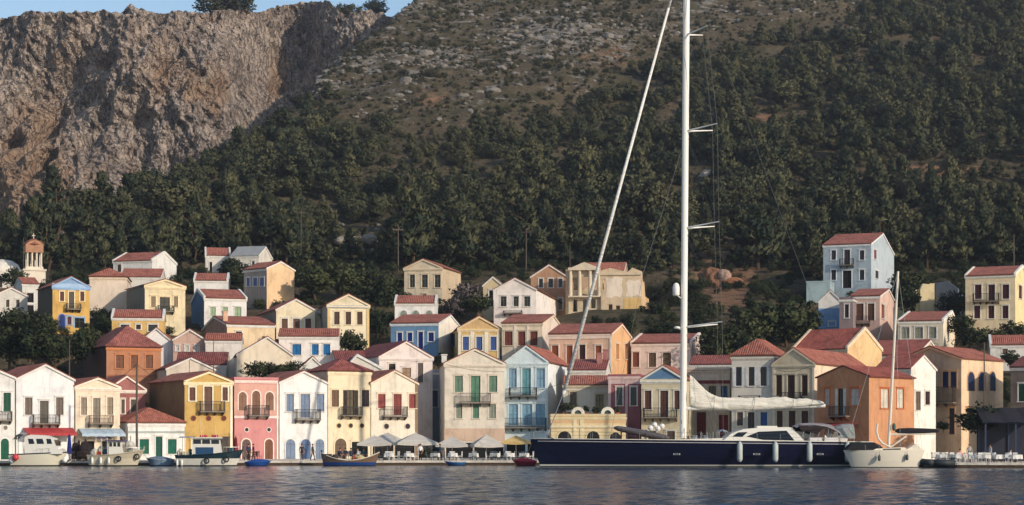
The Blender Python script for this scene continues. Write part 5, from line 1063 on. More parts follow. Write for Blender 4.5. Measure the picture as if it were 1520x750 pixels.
# ---------------- the big navy yacht
def yacht():
    b = Boat('sailing_yacht', 'huge navy blue sailing yacht with white mast and furled sails', 'yacht', 1287, 787, 185.5); r = b.root; L = b.L; x, z = b.x, b.z; ny = b.near()
    hm, dk, edge, sheer, hb = hull_mb(L, 7.4, z(651.5), z(656.5), z(653.8), [(0.06, ANTIF), (0.2, GEL), (None, NAVYP)], tr=0.82, rake=1.0, trake=-0.5, full=0.38, flare=0.35, n=44, deckmat=TEAK)
    h = hm.build('hull', r, smooth=False)
    for p in h.data.polygons: p.use_smooth = True
    dk.build('deck', r)
    m = MB(); m.mat(STRIPE)   # cove stripe + toe rail
    for e in edge:
        sg = 1 if e[len(e)//2].y > 0 else -1
        m.path([v+Vector((0, 0.02*sg, -0.22)) for v in e[1:-1]], 0.05, 4)
    m.mat(GEL)
    for e in edge: m.path([v+Vector((0, 0, 0.03)) for v in e], 0.05, 4)
    m.build('toe_rail', r)
    yn = lambda px: ny*hb(min(1, max(0, x(px)/L)))
    for px in (1000, 1116, 1209):
        m = MB(); m.mat(STEEL); m.box(x(px)-0.33, x(px)+0.33, -0.05, 0.05, 0, 0.16); m.mat(GLASS); m.box(x(px)-0.25, x(px)+0.25, -0.06, 0.06, 0.03, 0.13); m.build('porthole', r, loc=(0, yn(px)*0.985, z(675)))
    for px in (1091, 1143, 1193, 1249): fender(r, (x(px), yn(px)+ny*0.2, z(671)), 0.27, 1.9, (186, 194, 188))
    # coachroof and deckhouse
    W1 = lambda xx, zz: 2.0-0.25*(zz-2.4)
    m = MB(); m.mat(GEL); prof_prism(m, [(x(1000), z(656)), (x(1003), z(652.5)), (x(1090), z(650)), (x(1090), z(656))], W1); m.build('coachroof', r)
    m = MB(); m.mat(GEL); W2 = lambda xx, zz: 2.5-0.38*(zz-2.2)
    prof_prism(m, [(x(1066), z(657)), (x(1083), z(643)), (x(1100), z(637.5)), (x(1120), z(635.5)), (x(1166), z(634.2)), (x(1172), z(635.5)), (x(1191), z(657))], W2); dh = m.build('deckhouse', r)
    for sd_ in (1, -1):
        for pl in ([(x(1104), z(648)), (x(1122), z(641)), (x(1163), z(639.5)), (x(1174), z(654)), (x(1128), z(653))], [(x(1083), z(648)), (x(1092), z(642)), (x(1106), z(641.5)), (x(1098), z(648.5))]): m = MB(); m.mat(GLASS); side_plate(m, pl, W2, 0.03, (sd_,)); m.build('window', dh)
    m = MB(); m.mat(GEL); m.box(min(x(1122), x(1152)), max(x(1122), x(1152)), -0.9, 0.9, z(635.5), z(632.5)); m.build('hatch', dh)
    # cockpit: cushions, wheels, bimini and covers
    m = MB(); m.mat(paint((226, 224, 222)))
    for a, c, y0 in ((1196, 1214, -2.3), (1218, 1238, 1.4), (1218, 1238, -2.3), (1242, 1258, -1.0), (1196, 1214, 1.3)): m.box(min(x(a), x(c)), max(x(a), x(c)), y0, y0+1.0, z(657), z(649.5))
    m.build('cockpit_seat', r)
    for s in (-1.5, 1.5):
        m = MB(); m.mat(STEEL); cc = Vector((x(1228), s, z(646)))
        pts = [cc+Vector((0, 0.55*math.cos(t), 0.55*math.sin(t))) for t in [2*math.pi*k/16 for k in range(17)]]; m.path(pts, 0.03, 5)
        for k in (0, 5, 11): m.tube(cc, pts[k], 0.02, None, 4)
        m.tube(cc, (x(1230), s, z(657)), 0.12, 0.16, 8); m.build('steering_wheel', r)
    m = MB(); m.mat(sailcloth((172, 162, 160))); rows = []
    for px, py, dr in ((1176, 632.5, 0), (1186, 628.6, .1), (1205, 627.8, .2), (1222, 628.5, .5), (1234, 631, 1.0), (1243, 636.5, 1.2)):
        rows.append([(x(px), y, z(py)-0.10*abs(y)**1.4*(0.5+dr)) for y in np.linspace(-2.5, 2.5, 9)])
    m.grid(rows); m.build('bimini', r)
    for s in (1, -1): m = MB(); m.mat(sailcloth((52, 42, 44))); m.face([(x(1179), s*2.45, z(631.5)), (x(1217), s*2.35, z(635)), (x(1207), s*2.3, z(645.5)), (x(1196), s*2.3, z(641)), (x(1184), s*2.45, z(640))][::s]); m.build('side_curtain', r)
    m = MB(); m.mat(sailcloth((160, 162, 156))); rows = []
    for px, t, bt in ((1238, 634, 650), (1246, 630.5, 650.5), (1256, 629, 651), (1263, 629.5, 651)):
        rows.append([(x(px), y, z(bt)+(z(t)-z(bt))*max(0, 1-abs(y/2.4)**5)) for y in np.linspace(-2.4, 2.4, 11)])
    m.grid(rows); m.build('cockpit_cover', r)
    m = MB(); m.mat(STEEL)
    for px in (1184, 1196, 1208, 1222, 1240, 1262):
        for s in (1, -1): m.tube((x(px), s*2.3, z(656)), (x(px)+random.uniform(-.4, .4), s*2.2, z(633)), 0.03, None, 5)
    m.build('awning_frame', r)
    # stanchions and lifelines
    for e in edge:
        m = MB(); m.mat(STEEL)
        idx = range(3, 44, 3); t = [e[i]+Vector((0, 0, 0.72)) for i in idx]; md = [e[i]+Vector((0, 0, 0.38)) for i in idx]
        for i in idx: m.tube(e[i], e[i]+Vector((0, 0, 0.72)), 0.016, None, 4)
        m.path(t, 0.012, 3); m.path(md, 0.012, 3); m.build('lifeline', r)
    m = MB(); m.mat(STEEL); hp = [(x(1066), 0.9, z(654)), (x(1066), 0.9, z(641)), (x(1072), 0.9, z(638.5)), (x(1078), 0.9, z(641)), (x(1079), 0.9, z(653))]; m.path(hp, 0.06, 6); m.build('hoop', r); m = MB(); m.mat(STEEL); m.path([(a, -c, d) for a, c, d in hp], 0.06, 6); m.build('hoop', r)
    for px in (1040, 1049, 1058): m = MB(); m.mat(STEEL); m.tube((x(px), 0.4, z(655)), (x(px), 0.4, z(641)), 0.07, 0.05, 6); m.build('deck_vent', r)
    for px in (1030, 1046): m = MB(); m.mat(STEEL); m.lathe([(0.28, 0), (0.22, 0.2), (0.26, 0.4), (0.1, 0.44)], 10, (x(px), ny*1.2, z(652.5))); m.build('winch', r)
    # foredeck: covered tender and sail bag
    m = MB(); m.mat(sailcloth((92, 88, 92))); rows = []
    for px, zc, rr in ((911, 635.2, .12), (916, 636, .3), (930, 638.5, .38), (950, 642.5, .44), (970, 646.5, .42), (988, 649.5, .33), (994, 650.5, .15)):
        rows.append([(x(px), 0.2+1.5*rr*math.cos(t), z(zc)+rr*0.8*math.sin(t)) for t in np.linspace(0, 2*math.pi, 13)[:-1]])
    m.grid(rows, True); m.mat(IRON)
    for px, zc in ((922, 636), (958, 643)): m.tube((x(px), 0.9, z(zc)), (x(px), 0.9, z(655)), 0.04, None, 5); m.tube((x(px), -0.5, z(zc)), (x(px), -0.5, z(655)), 0.04, None, 5)
    m.build('covered_tender', r)
    m = MB(); m.mat(plain('white_buoy', (236, 234, 228), 0.4))
    for px, py in ((965, 637), (971, 632.5), (976, 638), (982, 634.5)): m.lathe([(0.02, -.28), (.2, -.2), (.28, 0), (.2, .2), (.02, .28)], 9, (x(px), 0.6, z(py)+0.1))
    m.mat(IRON); m.path([(x(962), 0.5, z(641)), (x(974), 0.5, z(640)), (x(986), 0.5, z(640))], 0.03, 4); m.tube((x(964), .5, z(655)), (x(964), .5, z(641)), 0.03, None, 4); m.tube((x(984), .5, z(655)), (x(984), .5, z(640)), 0.03, None, 4); m.build('fender_rack', r)
    # bow gear
    m = MB(); m.mat(STEEL)
    m.path([(x(822), 1.2, z(652)), (x(806), 0.8, z(640)), (x(792), 0.35, z(641)), (x(792), -0.35, z(641)), (x(806), -0.8, z(640)), (x(822), -1.2, z(652))], 0.035, 5); m.tube((x(793), 0.2, z(652)), (x(792), 0.2, z(641)), 0.03, None, 4); m.build('pulpit', r)
    # mast, spreaders, rigging
    MX = lambda py: x(1014+(645-py)*5/645.0)
    white = plain('mast_paint', (240, 236, 226), 0.4)
    m = MB(); m.mat(white); rows = []
    for py in (650, 640, 560, 300, 0, -60):
        rr = 0.32
        if py == -60: rr = 0.26
        rows.append([(MX(py)+rr*math.cos(t), 0.24*math.sin(t), z(py)) for t in np.linspace(0, 2*math.pi, 17)[:-1]])
    m.grid(rows, True); ma = m.build('mast', r, smooth=True)
    tips = []
    for py, dxp in ((52, 29), (195, 46), (339, 50), (486, 56)):
        for s in (ny, -ny):
            m = MB(); m.mat(white); q = Vector((MX(py)-dxp*b.Y/F*0.95, s*2.1, z(py)+0.42)); m.tube((MX(py), 0, z(py)), q, 0.10, 0.05, 6); m.build('spreader', r)
            tips.append((py, s, q))
    m = MB(); m.mat(plain('wire', (120, 116, 112), 0.4, 0.6))
    for s in (ny, -ny):
        T = [q for py, ss_, q in tips if ss_ == s]; ch = Vector((MX(640)-3.6, s*2.9, z(656)))
        m.path([Vector((MX(-45), 0, z(-45)))]+T+[ch], 0.02, 4)
        for i in range(len(T)):
            low = T[i+1] if i+1 < len(T) else ch; pu = (52, 195, 339, 486)[i]; m.tube((MX(pu), 0, z(pu)), low, 0.014, None, 3)
    m.tube((MX(-60), 0, z(-60)), (x(1284), 0, z(656)), 0.016, None, 4)
    m.tube((MX(205), 0, z(205)), (x(955), 0.1, z(405)), 0.03, None, 4); m.tube((x(955), .1, z(405)), (x(905), .1, z(652)), 0.02, None, 4)
    m.build('rigging_wire', r)
    m = MB(); m.mat(sailcloth((244, 240, 230)))
    a, c = Vector((x(992.5), 0, z(12))), Vector((x(838), 0, z(580))); q = Vector((x(812), 0, z(647))); top = a+(a-c)*0.11
    m.tube(top, a, 0.09, 0.12, 8); m.tube(a, c, 0.12, 0.2, 9); m.tube(c, c+(q-c)*0.12, 0.2, 0.08, 8); m.build('furled_headsail', r, smooth=True)
    m = MB(); m.mat(STEEL); m.tube(c+(q-c)*0.1, q, 0.045, None, 6); m.tube(q+(c-q)*0.12, q+(c-q)*0.02, 0.2, None, 10); m.build('forestay', r)
    m = MB(); m.mat(white); m.lathe([(0.28, -0.62), (0.33, -0.5), (0.34, 0.2), (0.27, 0.5), (0.12, 0.64), (0.0, 0.66)], 14, (x(1003.5), ny*0.1, z(430))); m.tube((x(1003.5), ny*.1, z(438)), (MX(446), 0, z(446)), 0.06, None, 6); m.build('radar_dome', r, smooth=True)
    m = MB(); m.mat(white); m.lathe([(0.3, -0.08), (0.32, 0.05), (0.2, 0.14), (0, 0.16)], 12, (x(1005), ny*0.1, z(487))); m.tube((x(1005), ny*.1, z(488)), (MX(490), 0, z(490)), 0.05, None, 6); m.build('radar_dome', r, smooth=True)
    # boom and flaked mainsail
    m = MB(); m.mat(white); m.tube((MX(605), 0, z(606.5)), (x(1225), 0, z(602.5)), 0.2, 0.17, 10); m.build('boom', r)
    prof = [(1024, 556, 606), (1030, 561, 609), (1038, 570, 610), (1046, 578, 611), (1055, 585, 611), (1066, 589.5, 611), (1080, 591, 611), (1094, 590.5, 610.5), (1108, 591, 610), (1124, 590, 609.5), (1140, 590.5, 609), (1158, 589.5, 608), (1164, 588.5, 607.5), (1170, 590.5, 607), (1182, 592, 606), (1196, 591.5, 605), (1208, 594, 604), (1216, 594.8, 603), (1223, 597.5, 602)]
    m = MB(); m.mat(sailcloth((232, 226, 210))); rows = []
    px_ = np.array([p[0] for p in prof]); xs = np.linspace(1024, 1223, 90); tp = np.interp(xs, px_, [p[1] for p in prof])+1.3*fbm(xs/9, 0.3, 1.1, 3); bt = np.interp(xs, px_, [p[2]-1.2 for p in prof])+0.8*fbm(xs/14, 2.3, 1.1, 2)
    for i, (a_, t_, b_) in enumerate(zip(xs, tp, bt)):
        row = []; hh = z(t_)-z(b_)
        for k in range(22):
            t = 2*math.pi*k/22; zz = math.cos(t); f = (1-zz)/2; wdt = (0.10+0.42*f**0.8*math.sin(min(1, f*1.05)*math.pi)**0.35) if f < 0.97 else 0.12
            nz = float(fbm(np.array([a_*0.025]), np.array([f*4.0+(a_*0.02 if a_ < 1080 else 0)]), (1 if math.sin(t) > 0 else 5), 3)[0])
            row.append((x(a_), math.copysign(wdt*(1+1.1*nz), math.sin(t)) if abs(math.sin(t)) > 0.01 else 0, z(b_)+hh*(1-f)+0.13*nz))
        rows.append(row)
    m.grid(rows, True); m.face(rows[0]); m.face(rows[-1]); sl = m.build('mainsail', r, smooth=True)
    m = MB(); m.mat(IRON)
    for a_, c_ in ((1120, 1116), (1060, 1058), (1178, 1173), (1206, 1200)):
        t_ = np.interp(a_, px_, [p[1] for p in prof]); b_ = np.interp(c_, px_, [p[2] for p in prof]); m.path([(x(a_), ny*0.2, z(t_)), (x((a_+c_)/2), ny*0.66, z((t_+b_)/2+2)), (x(c_), ny*0.25, z(b_+.6))], 0.02, 4)
    m.build('sail_tie', sl)
    m = MB(); m.mat(IRON)
    for k in range(9):
        pxx = 1008+random.uniform(0, 24); m.tube((x(pxx), random.uniform(-1, 1), z(655)), (x(pxx+random.uniform(-5, 5)), random.uniform(-.5, .5), z(random.uniform(600, 640))), 0.025, None, 4)
    m.build('halyards', r)
    return b
yacht()
# ---------------- white sailboat at the stern of the yacht
def sloop():
    b = Boat('sailboat', 'small white sailboat with bare mast moored beside the yacht stern', 'sailboat', 1370, 1252, 180); r = b.root; L = b.L; x, z = b.x, b.z; ny = b.near()
    IV = plain('ivory_gelcoat', (232, 222, 202), 0.3)
    hm, dk, edge, sheer, hb = hull_mb(L, 2.7, z(669), z(668), z(667.5), [(0.05, ANTIF), (None, IV)], tr=0.7, rake=0.75, trake=0.6, deckmat=IV, n=24); h = hm.build('hull', r, smooth=True); dk.build('deck', r)
    m = MB(); m.mat(IV); prof_prism(m, [(x(1292), z(669)), (x(1298), z(666)), (x(1340), z(664)), (x(1346), z(669))], lambda a, c: 0.9); m.mat(GLASS); side_plate(m, [(x(1308), z(668)), (x(1308), z(666.4)), (x(1334), z(665.6)), (x(1334), z(667.6))], lambda a, c: 0.9, 0.02); m.build('cabin', r)
    m = MB(); m.mat(IV); prof_prism(m, [(x(1343), z(668)), (x(1350), z(663)), (x(1356), z(659)), (x(1362), z(663)), (x(1368), z(668))], lambda a, c: 0.8); m.build('sprayhood', r)
    m = MB(); m.mat(sailcloth((36, 36, 38))); rows = []
    for px, t in ((1255, 664), (1262, 657.5), (1280, 656.5), (1298, 657), (1306, 661), (1311, 666)): rows.append([(x(px), 0.85*math.cos(a), z(668)+(z(t)-z(668))*math.sin(a)) for a in np.linspace(0, math.pi, 9)])
    m.grid(rows); m.build('foredeck_cover', r)
    mp = lambda py: x(1319+(662-py)*14/259.0)
    m = MB(); m.mat(plain('mast_ivory', (228, 216, 196), 0.4)); m.tube((mp(665), 0, z(665)), (mp(403), 0, z(403)), 0.15, 0.11, 8); m.build('mast', r)
    m = MB(); m.mat(plain('mast_ivory', (228, 216, 196), 0.4)); m.tube((mp(645), 0, z(645)), (x(1388), 0, z(643.5)), 0.10, None, 6); m.build('boom', r)
    m = MB(); m.mat(sailcloth((40, 38, 42))); rows = []
    for px, rr in ((1329, .1), (1334, .26), (1350, .3), (1372, .26), (1390, .2), (1394, .05)): rows.append([(x(px), rr*0.8*math.cos(t), z(639.8)+rr*math.sin(t)) for t in np.linspace(0, 2*math.pi, 11)[:-1]])
    m.grid(rows, True); m.build('sail_cover', r)
    m = MB(); m.mat(plain('mast_ivory', (228, 216, 196), 0.4)); m.path([(x(1301), ny*.5, z(629)), (x(1299.5), ny*.5, z(640)), (x(1302), ny*.5, z(651)), (x(1309), ny*.5, z(659)), (x(1321), ny*.5, z(664))], 0.1, 6); m.tube((x(1322), ny*.4, z(663)), (x(1344), ny*.4, z(647.5)), 0.08, None, 6); m.build('spinnaker_pole', r)
    m = MB(); m.mat(STEEL)
    for s in (1, -1): m.path([Vector((mp(410), 0, z(410))), Vector((mp(530)-.2, s*0.7, z(530))), Vector((x(1333), s*1.25, z(667)))], 0.014, 4); m.tube((mp(530), 0, z(530)), (mp(530)-.2, s*.7, z(530)), 0.03, None, 4)
    m.tube((mp(404), 0, z(404)), (x(1254), 0, z(667)), 0.016, None, 4); m.tube((mp(404), 0, z(404)), (x(1369), 0, z(667)), 0.014, None, 4)
    for e in edge:
        idx = range(2, 24, 4); m.path([e[i]+Vector((0, 0, .5)) for i in idx], 0.01, 3)
        for i in idx: m.tube(e[i], e[i]+Vector((0, 0, .5)), 0.014, None, 4)
    m.build('rigging_wire', r)
    m = MB(); m.mat(paint((60, 92, 84))); m.lathe([(.1, -.35), (.17, -.2), (.17, .2), (.06, .36)], 8, (mp(628)-.35, ny*.2, z(634))); m.build('wind_generator', r)
    for px, py in ((1301, 683), (1342, 682)): fender(r, (x(px), ny*(hb(x(px)/L)+0.12), z(py-3)), 0.13, 0.55, (70, 76, 74))
sloop()
# ---------------- small cruisers and fishing boats
def cruiser_left():
    b = Boat('motor_boat', 'cream cabin cruiser with three side windows moored below the red awning', 'motor boat', 16, 101, 188.5); r = b.root; L = b.L; x, z = b.x, b.z; ny = b.near()
    CR = plain('cream_gelcoat', (220, 214, 192), 0.3); BL = plain('blue_stripe', (40, 48, 70), 0.4)
    hm, dk, edge, sheer, hb = hull_mb(L, 2.6, z(671.5), z(675), z(673), [(0.1, ANTIF), (None, CR)], tr=0.8, rake=0.9, deckmat=CR, open_=0.05); hm.build('hull', r, smooth=True); dk.build('deck', r)
    m = MB(); m.mat(BL); [m.path(e, 0.06, 5) for e in edge]; m.build('rub_rail', r)
    Wc = lambda a, c: 1.05-0.12*(c-1.3)
    m = MB(); m.mat(GEL); prof_prism(m, [(x(38), z(674)), (x(41), z(648)), (x(48), z(645.5)), (x(70), z(646.5)), (x(82), z(651)), (x(87), z(664)), (x(95), z(668.5)), (x(95), z(674))], Wc); cb = m.build('cabin', r)
    for a, c in ((45, 54), (57, 68), (72, 80)):
        m = MB(); m.mat(GLASS); side_plate(m, [(x(a), z(651.5)), (x(c-1.5), z(651.5)), (x(c+1), z(659)), (x(a+1.5), z(659))], Wc, 0.02); m.build('window', cb)
    m = MB(); m.mat(GLASS); m.face([(x(83.6), -0.8, z(653)), (x(83.6), 0.8, z(653)), (x(86.9), 0.85, z(661.5)), (x(86.9), -0.85, z(661.5))]); m.build('windscreen', cb)
    m = MB(); m.mat(sailcloth((168, 168, 160))); rows = []
    for px, t in ((22, 652), (27, 645), (34, 642), (42, 643.5)): rows.append([(x(px), y, z(t)-.12*abs(y)**2) for y in np.linspace(-1.15, 1.15, 7)])
    m.grid(rows); m.build('awning', r)
    m = MB(); m.mat(STEEL)
    for px in (23, 30, 41):
        for s in (1, -1): m.tube((x(px), s*1.1, z(675)), (x(px), s*1.1, z(648)), 0.025, None, 5)
    for e in edge: m.path([e[i]+Vector((0, 0, .45)) for i in range(14, 28, 3)], 0.015, 4); [m.tube(e[i], e[i]+Vector((0, 0, .45)), .015, None, 4) for i in range(14, 28, 3)]
    m.build('railing', r)
    m = MB(); m.mat(plain('red_buoy', (200, 60, 70), 0.5)); m.lathe([(.02, -.36), (.26, -.22), (.34, 0), (.26, .22), (.04, .36)], 12, (x(29), ny*(1.2+.3), z(679))); m.build('buoy', r, smooth=True)
    for px in (22, 98): m = MB(); m.mat(plain('white_buoy', (236, 234, 228), 0.4)); m.lathe([(.02, -.26), (.18, -.18), (.26, 0), (.18, .18), (.02, .26)], 10, (x(px), ny*1.25 if px < 50 else ny*.5, z(683.5))); m.build('buoy', r, smooth=True)
cruiser_left()
def fisher(label, s_, b_, Y, hullc, strake, cabin, roofc, canopy=None, clutter=(), name='fishing_boat'):
    b = Boat(name, label, 'fishing boat', s_, b_, Y); r = b.root; L = b.L; x, z = b.x, b.z; ny = b.near()
    hm, dk, edge, sheer, hb = hull_mb(L, 2.7, z(668), z(676), z(677), [(0.1, ANTIF), (0.75, hullc), (None, strake)], tr=0.72, rake=0.7, deckmat=paint((150, 140, 124)), open_=0.12); hm.build('hull', r, smooth=True); dk.build('deck', r)
    m = MB(); m.mat(strake); [m.path(e, 0.06, 5) for e in edge]; m.tube((L*0.985, 0, z(670)), (L*1.0, 0, z(663)), .07, None, 6); m.build('rub_rail', r)
    (c0, c1, ct, cb_) = cabin; Wc = lambda a, c: 0.95-0.05*(c-1.3)
    m = MB(); m.mat(GEL); prof_prism(m, [(x(c0), z(cb_)), (x(c0), z(ct)), (x(c1-4), z(ct)), (x(c1), z(cb_))], Wc); cb2 = m.build('cabin', r)
    m = MB(); m.mat(roofc); prof_prism(m, [(x(c0-4), z(ct)), (x(c0-4), z(ct-1.6)), (x(c1), z(ct-1.8)), (x(c1), z(ct))], lambda a, c: 1.15); m.build('roof', cb2)
    n_ = 3; w_ = (c1-4-c0)/n_
    for k in range(n_):
        m = MB(); m.mat(GLASS); side_plate(m, [(x(c0+w_*k+1.2), z(ct+1.8)), (x(c0+w_*(k+1)-1), z(ct+1.8)), (x(c0+w_*(k+1)-.5), z(ct+8)), (x(c0+w_*k+1.2), z(ct+8))], Wc, .02); m.build('window', cb2)
    if canopy:
        a, c, t = canopy; m = MB(); m.mat(sailcloth((96, 84, 120) if 'violet' in label else (150, 160, 170))); m.grid([[(x(p), y, z(t)-.1*abs(y)**2) for y in np.linspace(-1.2, 1.2, 7)] for p in np.linspace(a, c, 6)]); m.build('canopy', r)
        m = MB(); m.mat(STEEL)
        for p in (a, (a+c)/2, c):
            for s in (1, -1): m.tube((x(p), s*1.1, z(676)), (x(p), s*1.1, z(t)-.1), .025, None, 5)
        m.build('canopy_frame', r)
    for (px, py, rr) in clutter: m = MB(); m.mat(sailcloth((206, 200, 186))); m.lathe([(rr, -.3), (rr*1.1, 0), (rr*.7, .3), (.02, .42)], 9, (x(px), random.uniform(-.5, .5), z(py))); m.build('net_pile', r)
    m = MB(); m.mat(paint((120, 92, 66))); mx = x(c1+8); m.tube((mx, 0, z(676)), (mx, 0, z(ct-8)), .06, .04, 6); m.tube((mx, 0, z(ct-6)), (x(c0), 0, z(ct-1.5)), .012, None, 3); m.build('mast', r)
    return b, hb
b2, hb2 = fisher('beige fishing boat with a violet canopy moored below the pale blue awning', 132, 214, 188.5, plain('beige_hull', (206, 196, 172), 0.45), plain('sand_hull', (186, 176, 152), 0.5), (164, 186, 655, 676), plain('violet_roof', (86, 74, 110), 0.6), (146, 163, 649), ((150, 668, .4), (194, 660, .5), (197, 668, .55), (140, 672, .4)))
for px in (141, 154, 166): fender(b2.root, (b2.x(px), b2.near()*(hb2(max(0.02, b2.x(px)/b2.L))+.12), b2.z(684)), .13, .62, (236, 234, 226))
b4, hb4 = fisher('white fishing boat with a dark green strake moored before the mustard house', 262, 361, 188.5, plain('white_hull', (216, 212, 198), 0.45), plain('dark_green_strake', (22, 46, 54), 0.4), (288, 332, 651, 674), GEL, (268, 288, 648), ((268, 672, .3),))
for px in (266, 273): fender(b4.root, (b4.x(px), b4.near()*(hb4(max(0.02, b4.x(px)/b4.L))+.12), b4.z(687)), .12, .6, (236, 234, 226))
m = MB(); m.mat(paint((90, 82, 74))); x, z = b4.x, b4.z; m.box(x(330), x(340), -.6, .6, z(674), z(648)); m.build('wheelhouse', b4.root)
for px in (299, 305, 316, 321): m = MB(); m.mat(plain('red_buoy', (200, 60, 70), 0.5)); m.lathe([(.02, -.16), (.16, -.1), (.2, 0), (.16, .1), (.02, .16)], 9, (x(px), .2, z(647.5))); m.build('buoy', b4.root)
m = MB(); m.mat(plain('lower_blue', (40, 74, 110), 0.4)); side_plate(m, [(x(293), z(664)), (x(319), z(664)), (x(319), z(675)), (x(293), z(675))], lambda a, c: .97, .02); m.build('panel', b4.root)
def open_boat(label, s_, b_, Y, hullc, inner, top=(683, 685), cover=None, B=1.7, name='rowing_boat', cat='small boat', ends=None, strake=None, upper=None):
    b = Boat(name, label, cat, s_, b_, Y); r = b.root; x, z = b.x, b.z
    hm, dk, edge, sheer, hb = hull_mb(b.L, B, z(top[0]), z(top[1]) if ends is None else z(ends), z(top[1]+1.5), [(0.06, ANTIF), (None, hullc)] if upper is None else [(0.06, ANTIF), (upper[0], hullc), (None, upper[1])], tr=0.6 if ends is None else 0.12, rake=.4, deckmat=paint(inner), open_=.16, n=20); hm.build('hull', r, smooth=True); dk.build('floor', r)
    m = MB(); m.mat(paint(strake or inner)); [m.path(e, .05, 5) for e in edge]; m.build('gunwale', r)
    m = MB(); m.mat(paint((140, 106, 74)))
    for t in (.3, .55): m.box(b.L*t-.12, b.L*t+.12, -hb(t)*.93, hb(t)*.93, z(top[1])-.06, z(top[1])-.02)
    m.build('thwart', r)
    if cover:
        m = MB(); m.mat(sailcloth(cover)); m.grid([[(b.L*t, hb(t)*.97*q, sheer(t)+.02+.3*math.sin(math.pi*t)*(1-q*q)) for q in np.linspace(-1, 1, 7)] for t in np.linspace(0.06, .9, 9)]); m.build('cover', r)
    return b
open_boat('small pale blue open boat between the beige and the white fishing boats', 258, 218, 190, plain('pale_blue_hull', (126, 150, 172), .45), (150, 160, 164), (680, 682), (120, 140, 160))
open_boat('small bright blue covered boat before the pink house', 364, 402, 190.5, plain('bright_blue_hull', (30, 74, 150), .4), (40, 80, 140), (684, 686), (36, 82, 160))
open_boat('little blue dinghy tied below the umbrellas', 692, 660, 192.5, plain('blue_dinghy_hull', (30, 82, 140), .4), (60, 110, 150), (685, 686.5))
open_boat('red covered dinghy beside the yacht bow', 797, 761, 191, plain('red_hull', (150, 26, 46), .4), (170, 60, 70), (683, 684.5), (176, 40, 60), 1.9)
cq = open_boat('wooden fishing caique with upswept ends and a blue bow', 477, 563, 191.5, plain('caique_blue', (24, 64, 124), .45), (128, 92, 70), (671.5, 693), None, 2.2, 'wooden_caique', 'fishing boat', 672, (216, 204, 186), (0.34, paint((116, 92, 74))))
m = MB(); m.mat(paint((60, 54, 52))); x, z = cq.x, cq.z
m.box(x(480), x(492), -.5, .5, z(682), z(674)); m.tube((x(479), 0, z(680)), (x(477), 0, z(668)), .12, .08, 6); m.lathe([(.3, 0), (.35, .3), (.2, .5)], 9, (x(497), .2, z(682))); m.build('engine_box', cq.root)
m = MB(); m.mat(paint((190, 90, 60))); m.lathe([(.35, 0), (.4, .25), (.1, .42)], 9, (x(527), .1, z(683.5))); m.mat(sailcloth((214, 196, 140))); m.lathe([(.45, 0), (.5, .3), (.1, .55)], 9, (x(535), -.1, z(683.5))); m.build('net_pile', cq.root)
def rib():
    b = Boat('inflatable_dinghy', 'dark grey inflatable dinghy behind the white sailboat stern', 'dinghy', 1413, 1363, 179.5); r = b.root; L = b.L
    m = MB(); m.mat(plain('hypalon', (44, 52, 54), .6)); pts = [Vector((0, .75, .42)), Vector((L*.6, .75, .46)), Vector((L*.85, .5, .52)), Vector((L*.93, 0, .58)), Vector((L*.85, -.5, .52)), Vector((L*.6, -.75, .46)), Vector((0, -.75, .42))]
    m.path(pts, .3, 10); [m.lathe([(.02, -.3), (.22, -.2), (.3, 0), (.22, .2), (.02, .3)], 8, p) for p in pts]; m.build('tube', r, smooth=True)
    m = MB(); m.mat(plain('hypalon_floor', (70, 72, 70), .7)); m.box(.1, L*.85, -.6, .6, .12, .2); m.box(0.02, .1, -.6, .6, .05, .6); m.build('floor', r)
    m = MB(); m.mat(IRON); m.box(-.25, .02, -.16, .16, .45, .95); m.tube((-.12, 0, .45), (-.12, 0, -.3), .06, None, 6); m.build('outboard_motor', r)
rib()

